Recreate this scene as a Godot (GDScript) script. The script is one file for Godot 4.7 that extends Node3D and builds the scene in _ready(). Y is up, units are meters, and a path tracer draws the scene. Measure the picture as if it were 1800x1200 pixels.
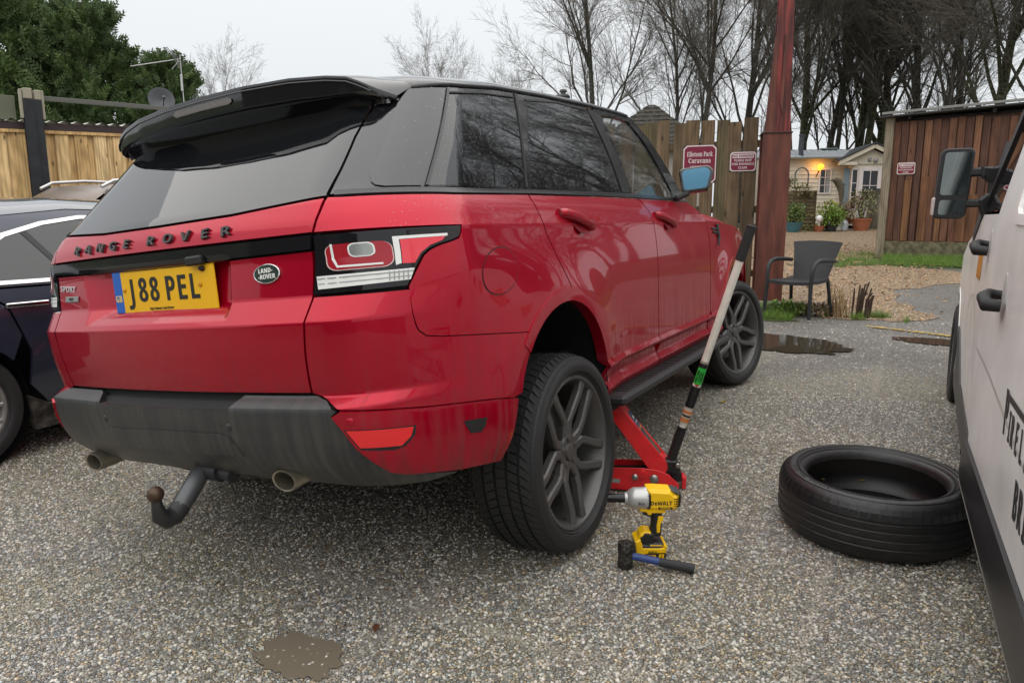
extends Node3D
# A wet yard: a red estate 4x4 jacked up for a tyre change, tools and an old tyre on the chippings, a white van, timber fences, a caravan and bare trees.

var rng := RandomNumberGenerator.new()
var mats := {}
const SLOPE := 0.029

func _ready():
	rng.seed = 7
	# ---------- camera, sky, sun, exposure
	var cam := Camera3D.new()
	cam.name = "camera"
	cam.position = Vector3(2.0821, 1.3144, 2.5075)
	cam.rotation_degrees = Vector3(-9.7276, 29.5052, 0)
	cam.fov = 50.506
	cam.near = 0.05
	cam.far = 600.0
	add_child(cam)
	cam.current = true
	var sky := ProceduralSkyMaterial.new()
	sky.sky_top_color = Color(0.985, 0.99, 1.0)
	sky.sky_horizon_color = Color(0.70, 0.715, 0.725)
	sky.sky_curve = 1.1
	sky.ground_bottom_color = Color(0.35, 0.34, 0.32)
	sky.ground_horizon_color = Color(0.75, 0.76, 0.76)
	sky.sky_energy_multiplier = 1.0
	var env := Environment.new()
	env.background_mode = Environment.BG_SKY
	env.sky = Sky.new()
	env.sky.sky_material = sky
	env.tonemap_mode = Environment.TONE_MAPPER_LINEAR
	env.tonemap_exposure = 1.7
	env.sdfgi_enabled = true
	env.ssao_enabled = true
	env.ssil_enabled = true
	var we := WorldEnvironment.new()
	we.name = "world_environment"
	we.environment = env
	add_child(we)
	var sun := DirectionalLight3D.new()
	sun.name = "sun"
	sun.light_energy = 0.35
	sun.light_angular_distance = 120.0
	sun.light_color = Color(1.0, 0.97, 0.93)
	sun.shadow_enabled = true
	sun.sky_mode = DirectionalLight3D.SKY_MODE_LIGHT_ONLY
	sun.rotation_degrees = Vector3(-84, -20, 0)
	add_child(sun)
	build_materials()
	build_ground()
	build_background()
	build_yard()
	build_sedan()
	build_far_car()
	build_van()
	build_suv()
	build_tools()
	build_small_things()

# =====================================================================  mesh building
class MB:
	var v := PackedVector3Array()
	var n := PackedVector3Array()
	var uv := PackedVector2Array()
	var c := PackedColorArray()
	var ix := PackedInt32Array()
	var col := Color(1, 1, 1)

	func vert(p: Vector3, nn: Vector3, t := Vector2.ZERO) -> int:
		v.push_back(p)
		n.push_back(nn)
		uv.push_back(t)
		c.push_back(col)
		return v.size() - 1

	func tri_i(a: int, b: int, d: int) -> void:
		var g := (v[d] - v[a]).cross(v[b] - v[a])
		if g.dot(n[a] + n[b] + n[d]) < 0.0:
			ix.push_back(a)
			ix.push_back(d)
			ix.push_back(b)
		else:
			ix.push_back(a)
			ix.push_back(b)
			ix.push_back(d)

	func tri(a: Vector3, b: Vector3, d: Vector3) -> void:
		var g := (d - a).cross(b - a)
		if g.length_squared() < 1e-16:
			return
		g = g.normalized()
		var k := vert(a, g, Vector2(a.x, a.y))
		vert(b, g, Vector2(b.x, b.y))
		vert(d, g, Vector2(d.x, d.y))
		ix.push_back(k)
		ix.push_back(k + 1)
		ix.push_back(k + 2)

	func quad(a: Vector3, b: Vector3, d: Vector3, e: Vector3) -> void:
		tri(a, b, d)
		tri(a, d, e)

	func smooth_quad(a: int, b: int, d: int, e: int) -> void:
		tri_i(a, b, d)
		tri_i(a, d, e)

	func box(x: Transform3D, s: Vector3, ch := 0.0) -> void:
		# a box with chamfered edges, centred on x
		var h := s * 0.5
		if ch <= 0.0:
			var p := []
			for k in 8:
				p.push_back(x * Vector3(h.x * (1 if k & 1 else -1), h.y * (1 if k & 2 else -1), h.z * (1 if k & 4 else -1)))
			for f in [[0, 2, 3, 1], [4, 5, 7, 6], [0, 1, 5, 4], [2, 6, 7, 3], [0, 4, 6, 2], [1, 3, 7, 5]]:
				quad(p[f[0]], p[f[1]], p[f[2]], p[f[3]])
			return
		ch = minf(ch, minf(h.x, minf(h.y, h.z)) * 0.95)
		var q := {}
		for k in 8:
			var sg := Vector3(1 if k & 1 else -1, 1 if k & 2 else -1, 1 if k & 4 else -1)
			for a in 3:
				var w := sg * (h - Vector3(ch, ch, ch))
				w[a] = sg[a] * h[a]
				q[k * 3 + a] = x * w
		for a in 3:
			for s2 in 2:
				var ks := []
				for k in 8:
					if ((k >> a) & 1) == s2:
						ks.push_back(k)
				quad(q[ks[0] * 3 + a], q[ks[1] * 3 + a], q[ks[3] * 3 + a], q[ks[2] * 3 + a])
		for a in 3:
			var b := (a + 1) % 3
			var e := (a + 2) % 3
			for m in 4:
				var k0 := ((m & 1) << b) | ((m >> 1) << e)
				var k1 := k0 | (1 << a)
				quad(q[k0 * 3 + b], q[k1 * 3 + b], q[k1 * 3 + e], q[k0 * 3 + e])
		for k in 8:
			tri(q[k * 3], q[k * 3 + 1], q[k * 3 + 2])

	func beam(a: Vector3, b: Vector3, w: float, h: float, up := Vector3.UP, ch := 0.0) -> void:
		var z := (b - a).normalized()
		if absf(z.dot(up)) > 0.98:
			up = Vector3(1, 0, 0)
		var xx := up.cross(z).normalized()
		var yy := z.cross(xx)
		box(Transform3D(Basis(xx, yy, z), (a + b) * 0.5), Vector3(w, h, a.distance_to(b)), ch)

	func tube(p: PackedVector3Array, r: Array, sides := 8, caps := true) -> void:
		var t := (p[1] - p[0]).normalized()
		var u := t.cross(Vector3.UP if absf(t.y) < 0.9 else Vector3.RIGHT).normalized()
		var prev := -1
		var first := v.size()
		var m := p.size()
		for k in m:
			var d := t
			if k < m - 1 and k > 0:
				d = ((p[k + 1] - p[k]).normalized() + (p[k] - p[k - 1]).normalized()).normalized()
			elif k > 0:
				d = (p[k] - p[k - 1]).normalized()
			u = (u - d * u.dot(d)).normalized()
			var w := d.cross(u)
			var base := v.size()
			for s in sides + 1:
				var a := TAU * s / sides
				var nn := u * cos(a) + w * sin(a)
				vert(p[k] + nn * r[k], nn, Vector2(float(s) / sides, k))
			if prev >= 0:
				for s in sides:
					smooth_quad(prev + s, prev + s + 1, base + s + 1, base + s)
			prev = base
		if caps:
			for e in 2:
				var b0: int = first if e == 0 else prev
				if r[0 if e == 0 else m - 1] < 0.0005:
					continue
				for s in range(1, sides - 1):
					tri(v[b0], v[b0 + s], v[b0 + s + 1])

	func lathe(x: Transform3D, prof: Array, segs := 32, from := 0.0, to := TAU) -> void:
		# prof: Vector2(radius, height along local y)
		var m := prof.size()
		for k in m - 1:
			var a: Vector2 = prof[k]
			var b: Vector2 = prof[k + 1]
			var d := (b - a).normalized()
			var na := Vector2(d.y, -d.x)
			var nb := na
			if k > 0:
				var e: Vector2 = (a - (prof[k - 1] as Vector2)).normalized()
				if e.dot(d) > 0.75:
					na = (na + Vector2(e.y, -e.x)).normalized()
			if k < m - 2:
				var e2: Vector2 = ((prof[k + 2] as Vector2) - b).normalized()
				if e2.dot(d) > 0.75:
					nb = (nb + Vector2(e2.y, -e2.x)).normalized()
			var base := v.size()
			for s in segs + 1:
				var g := from + (to - from) * s / segs
				var cs := cos(g)
				var sn := sin(g)
				vert(x * Vector3(a.x * cs, a.y, a.x * sn), x.basis * Vector3(na.x * cs, na.y, na.x * sn), Vector2(float(s) / segs, a.y))
				vert(x * Vector3(b.x * cs, b.y, b.x * sn), x.basis * Vector3(nb.x * cs, nb.y, nb.x * sn), Vector2(float(s) / segs, b.y))
			for s in segs:
				smooth_quad(base + s * 2, base + s * 2 + 1, base + s * 2 + 3, base + s * 2 + 2)

	func ball(x: Transform3D, r: Vector3, segs := 16, rings := 10, top := 1.0) -> void:
		var base := v.size()
		for j in rings + 1:
			var th := PI * j / rings * top
			for s in segs + 1:
				var g := TAU * s / segs
				var d := Vector3(sin(th) * cos(g), cos(th), sin(th) * sin(g))
				vert(x * (d * r), (x.basis * (d / r)).normalized(), Vector2(float(s) / segs, float(j) / rings))
		for j in rings:
			for s in segs:
				var k := base + j * (segs + 1) + s
				smooth_quad(k, k + 1, k + segs + 2, k + segs + 1)

	func prism(x: Transform3D, poly: PackedVector2Array, d: float, ch := 0.0) -> void:
		# polygon in the local xy plane, from z = 0 to z = d, front edge (z = d) chamfered
		var m := poly.size()
		var area := 0.0
		for k in m:
			var a := poly[k]
			var b := poly[(k + 1) % m]
			area += a.x * b.y - b.x * a.y
		var ins := PackedVector2Array()
		for k in m:
			var p0 := poly[(k + m - 1) % m]
			var p1 := poly[k]
			var p2 := poly[(k + 1) % m]
			var e0 := (p1 - p0).normalized()
			var e1 := (p2 - p1).normalized()
			var s := signf(area)
			var n0 := Vector2(-e0.y, e0.x) * s
			var n1 := Vector2(-e1.y, e1.x) * s
			var bi := (n0 + n1)
			var l := bi.length_squared()
			ins.push_back(p1 + (bi * (2.0 * ch / maxf(l, 0.6)) if ch > 0.0 else Vector2.ZERO))
		var sg := signf(d)
		for k in m:
			var k2 := (k + 1) % m
			var a3 := x * Vector3(poly[k].x, poly[k].y, 0)
			var b3 := x * Vector3(poly[k2].x, poly[k2].y, 0)
			var a4 := x * Vector3(poly[k].x, poly[k].y, d - ch * sg)
			var b4 := x * Vector3(poly[k2].x, poly[k2].y, d - ch * sg)
			quad(a3, b3, b4, a4)
			if ch > 0.0:
				quad(a4, b4, x * Vector3(ins[k2].x, ins[k2].y, d), x * Vector3(ins[k].x, ins[k].y, d))
		var t := Geometry2D.triangulate_polygon(ins)
		for k in range(0, t.size(), 3):
			tri(x * Vector3(ins[t[k]].x, ins[t[k]].y, d), x * Vector3(ins[t[k + 1]].x, ins[t[k + 1]].y, d), x * Vector3(ins[t[k + 2]].x, ins[t[k + 2]].y, d))
		t = Geometry2D.triangulate_polygon(poly)
		for k in range(0, t.size(), 3):
			tri(x * Vector3(poly[t[k]].x, poly[t[k]].y, 0), x * Vector3(poly[t[k + 1]].x, poly[t[k + 1]].y, 0), x * Vector3(poly[t[k + 2]].x, poly[t[k + 2]].y, 0))

	func grid(p: Array, nu: int, nv: int, uvs := []) -> void:
		# p: (nu x nv) points, row by row; smooth normals from the neighbours
		var base := v.size()
		for j in nv:
			for i in nu:
				var a: Vector3 = p[j * nu + maxi(i - 1, 0)]
				var b: Vector3 = p[j * nu + mini(i + 1, nu - 1)]
				var d: Vector3 = p[maxi(j - 1, 0) * nu + i]
				var e: Vector3 = p[mini(j + 1, nv - 1) * nu + i]
				var nn := (b - a).cross(e - d)
				vert(p[j * nu + i], nn.normalized() if nn.length_squared() > 1e-14 else Vector3.UP, uvs[j * nu + i] if uvs.size() else Vector2(float(i) / (nu - 1), float(j) / (nv - 1)))
		for j in nv - 1:
			for i in nu - 1:
				var k := base + j * nu + i
				smooth_quad(k, k + 1, k + nu + 1, k + nu)

	func mesh() -> ArrayMesh:
		var m := ArrayMesh.new()
		if v.size() == 0:
			return m
		var a := []
		a.resize(Mesh.ARRAY_MAX)
		a[Mesh.ARRAY_VERTEX] = v
		a[Mesh.ARRAY_NORMAL] = n
		a[Mesh.ARRAY_TEX_UV] = uv
		a[Mesh.ARRAY_COLOR] = c
		a[Mesh.ARRAY_INDEX] = ix
		m.add_surface_from_arrays(Mesh.PRIMITIVE_TRIANGLES, a)
		return m

func T(p: Vector3, b := Basis()) -> Transform3D:
	return Transform3D(b, p)

func Ry(a: float) -> Basis:
	return Basis(Vector3.UP, deg_to_rad(a))

func obj(called: String, m: MB, mat: Material, parent: Node = null) -> MeshInstance3D:
	return mesh_obj(called, m.mesh(), mat, parent)

func mesh_obj(called: String, m: Mesh, mat: Material, parent: Node = null) -> MeshInstance3D:
	var o := MeshInstance3D.new()
	o.name = called
	o.mesh = m
	o.material_override = mat
	(parent if parent else self).add_child(o, true)
	return o

func thing(called: String, label: String, category: String, at := Vector3.ZERO, group := "", b := Basis()) -> Node3D:
	var o := Node3D.new()
	o.name = called
	o.transform = Transform3D(b, at)
	add_child(o, true)
	return tag(o, label, category, group)

func tag(o: Node3D, label: String, category: String, group := "") -> Node3D:
	o.set_meta("label", label)
	o.set_meta("category", category)
	if group:
		o.set_meta("group", group)
	return o

func part(called: String, parent: Node, x := Transform3D()) -> Node3D:
	var o := Node3D.new()
	o.name = called
	o.transform = x
	parent.add_child(o, true)
	return o

func struct(called: String, m: MB, mat: Material) -> MeshInstance3D:
	var o := obj(called, m, mat)
	o.set_meta("kind", "structure")
	return o

var fonts := {}
func text(called: String, s: String, h: float, wide: float, x: Transform3D, mat: Material, parent: Node, font := "Droid Sans", bold := true, depth := 0.002) -> MeshInstance3D:
	# lettering whose capitals are h high, centred on x, facing its local +z, "wide" times as wide as the font draws it
	var key := font + str(bold)
	if not fonts.has(key):
		var f := SystemFont.new()
		f.font_names = PackedStringArray([font])
		f.font_weight = 700 if bold else 400
		fonts[key] = f
	var tm := TextMesh.new()
	tm.font = fonts[key]
	tm.text = s
	tm.font_size = 64
	tm.pixel_size = h / 46.0
	tm.depth = depth
	tm.curve_step = 4.0
	var o := mesh_obj(called, tm, mat, parent)
	o.transform = x * Transform3D(Basis.from_scale(Vector3(wide, 1, 1)), Vector3.ZERO)
	return o

# =====================================================================  materials
func M(key: String, c: Color, rough := 0.6, metal := 0.0) -> StandardMaterial3D:
	# c is a linear base colour
	if mats.has(key):
		return mats[key]
	var m := StandardMaterial3D.new()
	m.resource_name = key
	m.albedo_color = c.linear_to_srgb()
	m.roughness = rough
	m.metallic = metal
	mats[key] = m
	return m

func noise(type: int, freq: float, seed_: int, oct := 3) -> FastNoiseLite:
	var f := FastNoiseLite.new()
	f.noise_type = type
	f.frequency = freq
	f.seed = seed_
	f.fractal_octaves = oct
	if oct <= 1:
		f.fractal_type = FastNoiseLite.FRACTAL_NONE
	return f

func noise_img(size: int, f: FastNoiseLite) -> Image:
	var im := f.get_seamless_image(size, size, false, false, 0.1)
	im.convert(Image.FORMAT_L8)
	return im

func tex(im: Image) -> ImageTexture:
	return ImageTexture.create_from_image(im)

func tri_map(m: StandardMaterial3D, scale: float, world := true) -> void:
	m.uv1_triplanar = true
	m.uv1_world_triplanar = world
	m.uv1_scale = Vector3.ONE * scale

func speckle(m: StandardMaterial3D, scale: float, bump: float, lo := 0.75, world := false) -> void:
	# uneven tone and fine relief from one shared noise
	if not mats.has("_speckle"):
		var im := noise_img(256, noise(FastNoiseLite.TYPE_SIMPLEX_SMOOTH, 0.02, 11, 5))
		mats["_speckle"] = tex(im)
	if not mats.has("_speckle%s" % lo):
		var src: Image = (mats["_speckle"] as ImageTexture).get_image()
		var d := src.get_data()
		var o := PackedByteArray()
		o.resize(d.size())
		for k in d.size():
			o[k] = int(255.0 * lerpf(lo, 1.0, clampf(d[k] / 255.0 * 1.5 - 0.25, 0, 1)))
		mats["_speckle%s" % lo] = tex(Image.create_from_data(256, 256, false, Image.FORMAT_L8, o))
	m.albedo_texture = mats["_speckle%s" % lo]
	if bump > 0.0:
		m.heightmap_enabled = true
		m.heightmap_texture = mats["_speckle"]
		m.heightmap_scale = bump
	tri_map(m, scale, world)

func wood(key: String, c: Color, dark: float, rough := 0.75, knots := true) -> StandardMaterial3D:
	# grain along the board's own y axis
	var m := M(key, c, rough)
	if not mats.has("_grain"):
		var w := 256
		var im := Image.create(w, w * 2, false, Image.FORMAT_RGB8)
		var hm := Image.create(w, w * 2, false, Image.FORMAT_L8)
		var f1 := noise(FastNoiseLite.TYPE_SIMPLEX_SMOOTH, 0.01, 3, 4)
		var f2 := noise(FastNoiseLite.TYPE_SIMPLEX_SMOOTH, 0.012, 5, 2)
		var kn := []
		var r2 := RandomNumberGenerator.new()
		r2.seed = 4
		for k in 6:
			kn.push_back(Vector2(r2.randf() * w, r2.randf() * w * 2))
		for y in w * 2:
			for x in w:
				var px := 26.0 * sin(TAU * x / w)
				var pz := 26.0 * cos(TAU * x / w)
				var ly := 14.0 * sin(TAU * y / (w * 2.0))
				var lz := 14.0 * cos(TAU * y / (w * 2.0))
				var g := f1.get_noise_3d(px * 9.0 + ly, pz * 9.0 + lz, ly)
				var b := f2.get_noise_3d(px * 2.0 + ly * 4.0, pz * 2.0, lz * 4.0)
				var t := 0.90 + 0.22 * g + 0.18 * b
				var kd := 1e9
				for q in kn:
					var dv := Vector2(x - q.x, (y - q.y) * 0.6)
					kd = minf(kd, dv.length())
				if kd < 8.0:
					t *= lerpf(0.55, 1.0, clampf((kd - 2.5) / 5.5, 0, 1))
				t = clampf(t, 0.2, 1.0)
				im.set_pixel(x, y, Color(t, t * lerpf(0.93, 1.0, t), t * lerpf(0.82, 1.0, t)))
				hm.set_pixel(x, y, Color(0.5 + 0.5 * g, 0, 0))
		mats["_grain"] = tex(im)
		mats["_grain_h"] = tex(hm)
	m.albedo_texture = mats["_grain"]
	m.heightmap_enabled = true
	m.heightmap_texture = mats["_grain_h"]
	m.heightmap_scale = 0.25
	m.uv1_triplanar = true
	m.uv1_world_triplanar = false
	m.uv1_scale = Vector3(1.9, 0.55, 1.9) * dark
	return m

func build_materials() -> void:
	M("black", Color(0.012, 0.012, 0.013), 0.6)
	M("gloss_black", Color(0.010, 0.010, 0.012), 0.06)
	M("dark_trim", Color(0.022, 0.022, 0.024), 0.55)
	M("rubber", Color(0.016, 0.016, 0.017), 0.62)
	M("chrome", Color(0.75, 0.75, 0.76), 0.12, 1.0)
	M("steel", Color(0.42, 0.41, 0.39), 0.35, 1.0)
	M("white", Color(0.78, 0.78, 0.76), 0.35)
	M("underbody", Color(0.02, 0.02, 0.02), 0.9)
	var g := M("privacy_glass", Color(0.008, 0.009, 0.011), 0.02)
	g.metallic_specular = 0.7
	var cg := M("clear_glass", Color(0.02, 0.03, 0.03), 0.02)
	cg.transparency = BaseMaterial3D.TRANSPARENCY_ALPHA
	cg.albedo_color.a = 0.30
	build_body_paint()

func build_body_paint() -> void:
	# road dirt on the lower body in the flat coordinates of the panels: u = U / 8 + 0.5, v = y / 2
	var w := 2048
	var h := 512
	var mask := PackedByteArray()
	mask.resize(w * h)
	var fs := noise(FastNoiseLite.TYPE_SIMPLEX_SMOOTH, 0.010, 21, 3)
	var fb := noise(FastNoiseLite.TYPE_SIMPLEX_SMOOTH, 0.018, 22, 3)
	var streak := PackedFloat32Array()
	streak.resize(w)
	for y in h:
		var py := 2.0 * y / h
		var base := clampf((0.98 - py) / 0.62, 0.0, 1.0)
		base = base * base * 0.34 + base * 0.07
		for x in w:
			if base <= 0.0:
				mask[y * w + x] = 0
				continue
			var s := fs.get_noise_2d(x * 14.0, y * 0.55)
			var b := fb.get_noise_2d(x, y * 1.6)
			var d := base * (0.55 + 1.7 * s + 0.6 * b)
			if py < 0.42:
				d += (0.42 - py) * 2.0
			mask[y * w + x] = int(255.0 * clampf(d, 0.0, 0.85))
	var mt := tex(Image.create_from_data(w, h, false, Image.FORMAT_L8, mask))
	var dirt := Image.create(8, 8, false, Image.FORMAT_RGBA8)
	dirt.fill(Color(0.20, 0.075, 0.075).linear_to_srgb())
	var dt := tex(dirt)
	var dirt2 := Image.create(8, 8, false, Image.FORMAT_RGBA8)
	dirt2.fill(Color(0.10, 0.095, 0.08).linear_to_srgb())
	var dt2 := tex(dirt2)
	var red := M("red_paint", Color(0.43, 0.0008, 0.020), 1.0, 0.5)
	red.clearcoat_enabled = true
	red.clearcoat = 0.7
	red.metallic_specular = 0.2
	red.clearcoat_roughness = 0.03
	var bump := M("bumper_plastic", Color(0.028, 0.029, 0.031), 0.42)
	for p in [[red, dt], [bump, dt2]]:
		var m: StandardMaterial3D = p[0]
		m.detail_enabled = true
		m.detail_mask = mt
		m.detail_albedo = p[1]
		m.detail_blend_mode = BaseMaterial3D.BLEND_MODE_MIX
	mats["dirt_mask"] = mt
	# dirt is dull: it roughens the paint and hides the lacquer
	var rr := PackedByteArray()
	var cc := PackedByteArray()
	rr.resize(w * h)
	cc.resize(w * h)
	for k in w * h:
		rr[k] = int(lerpf(78.0, 215.0, clampf(mask[k] / 150.0, 0, 1)))
		cc[k] = int(lerpf(255.0, 40.0, clampf(mask[k] / 130.0, 0, 1)))
	red.roughness_texture = tex(Image.create_from_data(w, h, false, Image.FORMAT_L8, rr))
	red.clearcoat_texture = tex(Image.create_from_data(w, h, false, Image.FORMAT_L8, cc))
	var gl := M("gloss_upper", Color(0.010, 0.010, 0.012), 0.06)
	gl.metallic_specular = 0.68

# =====================================================================  ground
func gh(z: float) -> float:
	return -SLOPE * maxf(z, -40.0)

func on(x: float, z: float, up := 0.0) -> Vector3:
	return Vector3(x, gh(z) + up, z)

func stone_texture(key: String, cell: float, dark: Color, pale: Color, gaps: float, seed_: int, contrast := 1.0) -> void:
	# loose stones: a colour for each cell, dark joints, and their relief
	var s := 1024
	var fv := noise(FastNoiseLite.TYPE_CELLULAR, 1.0 / cell, seed_, 1)
	fv.cellular_return_type = FastNoiseLite.RETURN_CELL_VALUE
	fv.cellular_jitter = 1.0
	fv.domain_warp_enabled = true
	fv.domain_warp_amplitude = cell * 0.8
	fv.domain_warp_frequency = 0.6 / cell
	fv.domain_warp_fractal_type = FastNoiseLite.DOMAIN_WARP_FRACTAL_NONE
	var fd: FastNoiseLite = fv.duplicate()
	fd.cellular_return_type = FastNoiseLite.RETURN_DISTANCE2_SUB
	var iv := fv.get_seamless_image(s, s, false, false, 0.08, true)
	var id := fd.get_seamless_image(s, s, false, false, 0.08, true)
	iv.convert(Image.FORMAT_L8)
	id.convert(Image.FORMAT_L8)
	var grit := noise(FastNoiseLite.TYPE_SIMPLEX, 0.12, seed_ + 1, 2).get_seamless_image(s, s)
	grit.convert(Image.FORMAT_L8)
	var av := iv.get_data()
	var ad := id.get_data()
	var ag := grit.get_data()
	var rgb := PackedByteArray()
	rgb.resize(s * s * 3)
	var hh := PackedByteArray()
	hh.resize(s * s)
	var pal := []
	for k in 256:
		var t := fmod(k * 0.6180339, 1.0)
		t = clampf(0.5 + (t - 0.5) * contrast, 0, 1)
		t = t * t * 0.55 + t * 0.45
		var q := dark.lerp(pale, t)
		var hue := fmod(k * 0.754877, 1.0) - 0.5
		q = Color(q.r * (1.0 + 0.16 * hue), q.g, q.b * (1.0 - 0.22 * hue))
		pal.push_back(q)
	var inv := 1.0 / gaps
	for k in s * s:
		var e := clampf((ad[k] / 255.0 - 0.03) * inv, 0.0, 1.0)
		var q: Color = pal[av[k]]
		var f := (0.42 + 0.58 * e) * (0.78 + 0.44 * ag[k] / 255.0)
		rgb[k * 3] = int(255.0 * clampf(q.r * f, 0, 1))
		rgb[k * 3 + 1] = int(255.0 * clampf(q.g * f, 0, 1))
		rgb[k * 3 + 2] = int(255.0 * clampf(q.b * f, 0, 1))
		hh[k] = int(clampf(e * 190.0 + (av[k] % 32) * 1.6, 0, 255))
	mats[key + "_c"] = tex(Image.create_from_data(s, s, false, Image.FORMAT_RGB8, rgb))
	mats[key + "_h"] = tex(Image.create_from_data(s, s, false, Image.FORMAT_L8, hh))

func ground_sheet(x0: float, x1: float, z0: float, z1: float, step: float, up: float, tint: Callable) -> MB:
	var m := MB.new()
	var nx := int(ceil((x1 - x0) / step)) + 1
	var nz := int(ceil((z1 - z0) / step)) + 1
	var nn := Vector3(0, 1, SLOPE).normalized()
	for j in nz:
		for i in nx:
			var x := x0 + (x1 - x0) * i / (nx - 1)
			var z := z0 + (z1 - z0) * j / (nz - 1)
			m.col = tint.call(x, z)
			m.vert(on(x, z, up), nn, Vector2(x, z))
	for j in nz - 1:
		for i in nx - 1:
			var k := j * nx + i
			m.smooth_quad(k, k + 1, k + nx + 1, k + nx)
	return m

func blob(cx: float, cz: float, rx: float, rz: float, rough: float, seed_: int, up: float, n := 64, turn := 0.0) -> MB:
	# an uneven flat patch lying on the ground
	var f := noise(FastNoiseLite.TYPE_SIMPLEX_SMOOTH, 0.9, seed_, 3)
	var m := MB.new()
	var nn := Vector3(0, 1, SLOPE).normalized()
	var c0 := m.vert(on(cx, cz, up), nn, Vector2.ZERO)
	for k in n:
		var a := TAU * k / n
		var r := 1.0 + rough * f.get_noise_2d(cos(a) * 1.6, sin(a) * 1.6) * 2.0 + rough * 0.9 * f.get_noise_2d(cos(a) * 5.0, sin(a) * 5.0)
		var p := Vector2(cos(a) * rx * r, sin(a) * rz * r).rotated(turn)
		m.vert(on(cx + p.x, cz + p.y, up), nn, p)
	for k in n:
		m.tri_i(c0, 1 + k, 1 + (k + 1) % n)
	return m

func poly_sheet(pts: Array, up: float, jit := 0.0, seed_ := 1, sub := 6) -> MB:
	var f := noise(FastNoiseLite.TYPE_SIMPLEX_SMOOTH, 1.3, seed_, 3)
	var poly := PackedVector2Array()
	for k in pts.size():
		var a: Vector2 = pts[k]
		var b: Vector2 = pts[(k + 1) % pts.size()]
		for s in sub:
			var p := a.lerp(b, float(s) / sub)
			poly.push_back(p + Vector2(f.get_noise_2d(p.x, p.y), f.get_noise_2d(p.x + 40, p.y)) * jit)
	var m := MB.new()
	var nn := Vector3(0, 1, SLOPE).normalized()
	for p in poly:
		m.vert(on(p.x, p.y, up), nn, p)
	var t := Geometry2D.triangulate_polygon(poly)
	for k in range(0, t.size(), 3):
		m.tri_i(t[k], t[k + 1], t[k + 2])
	return m

func scatter(called: String, mesh: Mesh, mat: Material, xs: Array, cols: Array) -> MultiMeshInstance3D:
	var mm := MultiMesh.new()
	mm.transform_format = MultiMesh.TRANSFORM_3D
	mm.use_colors = cols.size() > 0
	mm.mesh = mesh
	mm.instance_count = xs.size()
	for k in xs.size():
		mm.set_instance_transform(k, xs[k])
		if cols.size():
			mm.set_instance_color(k, cols[k])
	var o := MultiMeshInstance3D.new()
	o.name = called
	o.multimesh = mm
	o.material_override = mat
	return o

func stuff(o: MultiMeshInstance3D, label: String, category: String) -> void:
	add_child(o, true)
	o.set_meta("kind", "stuff")
	tag(o, label, category)

func pebble(seed_: int) -> ArrayMesh:
	var r2 := RandomNumberGenerator.new()
	r2.seed = seed_
	var m := MB.new()
	var top := []
	var mid := []
	var n := 5
	for k in n:
		var a := TAU * (k + r2.randf() * 0.5) / n
		top.push_back(Vector3(cos(a) * 0.32, 0.30 + r2.randf() * 0.12, sin(a) * 0.32))
		a += 0.5
		mid.push_back(Vector3(cos(a) * (0.45 + 0.12 * r2.randf()), 0.0, sin(a) * (0.45 + 0.12 * r2.randf())))
	for k in n:
		var k2 := (k + 1) % n
		m.tri(mid[k], mid[k2], top[k2])
		m.tri(mid[k], top[k2], top[k])
	for k in range(1, n - 1):
		m.tri(top[0], top[k], top[k + 1])
	return m.mesh()

func rand_basis(s: Vector3, tilt := 0.25) -> Basis:
	return Basis(Vector3.UP, rng.randf() * TAU) * Basis(Vector3.RIGHT, rng.randf_range(-tilt, tilt)) * Basis(Vector3.BACK, rng.randf_range(-tilt, tilt)) * Basis.from_scale(s)

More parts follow.
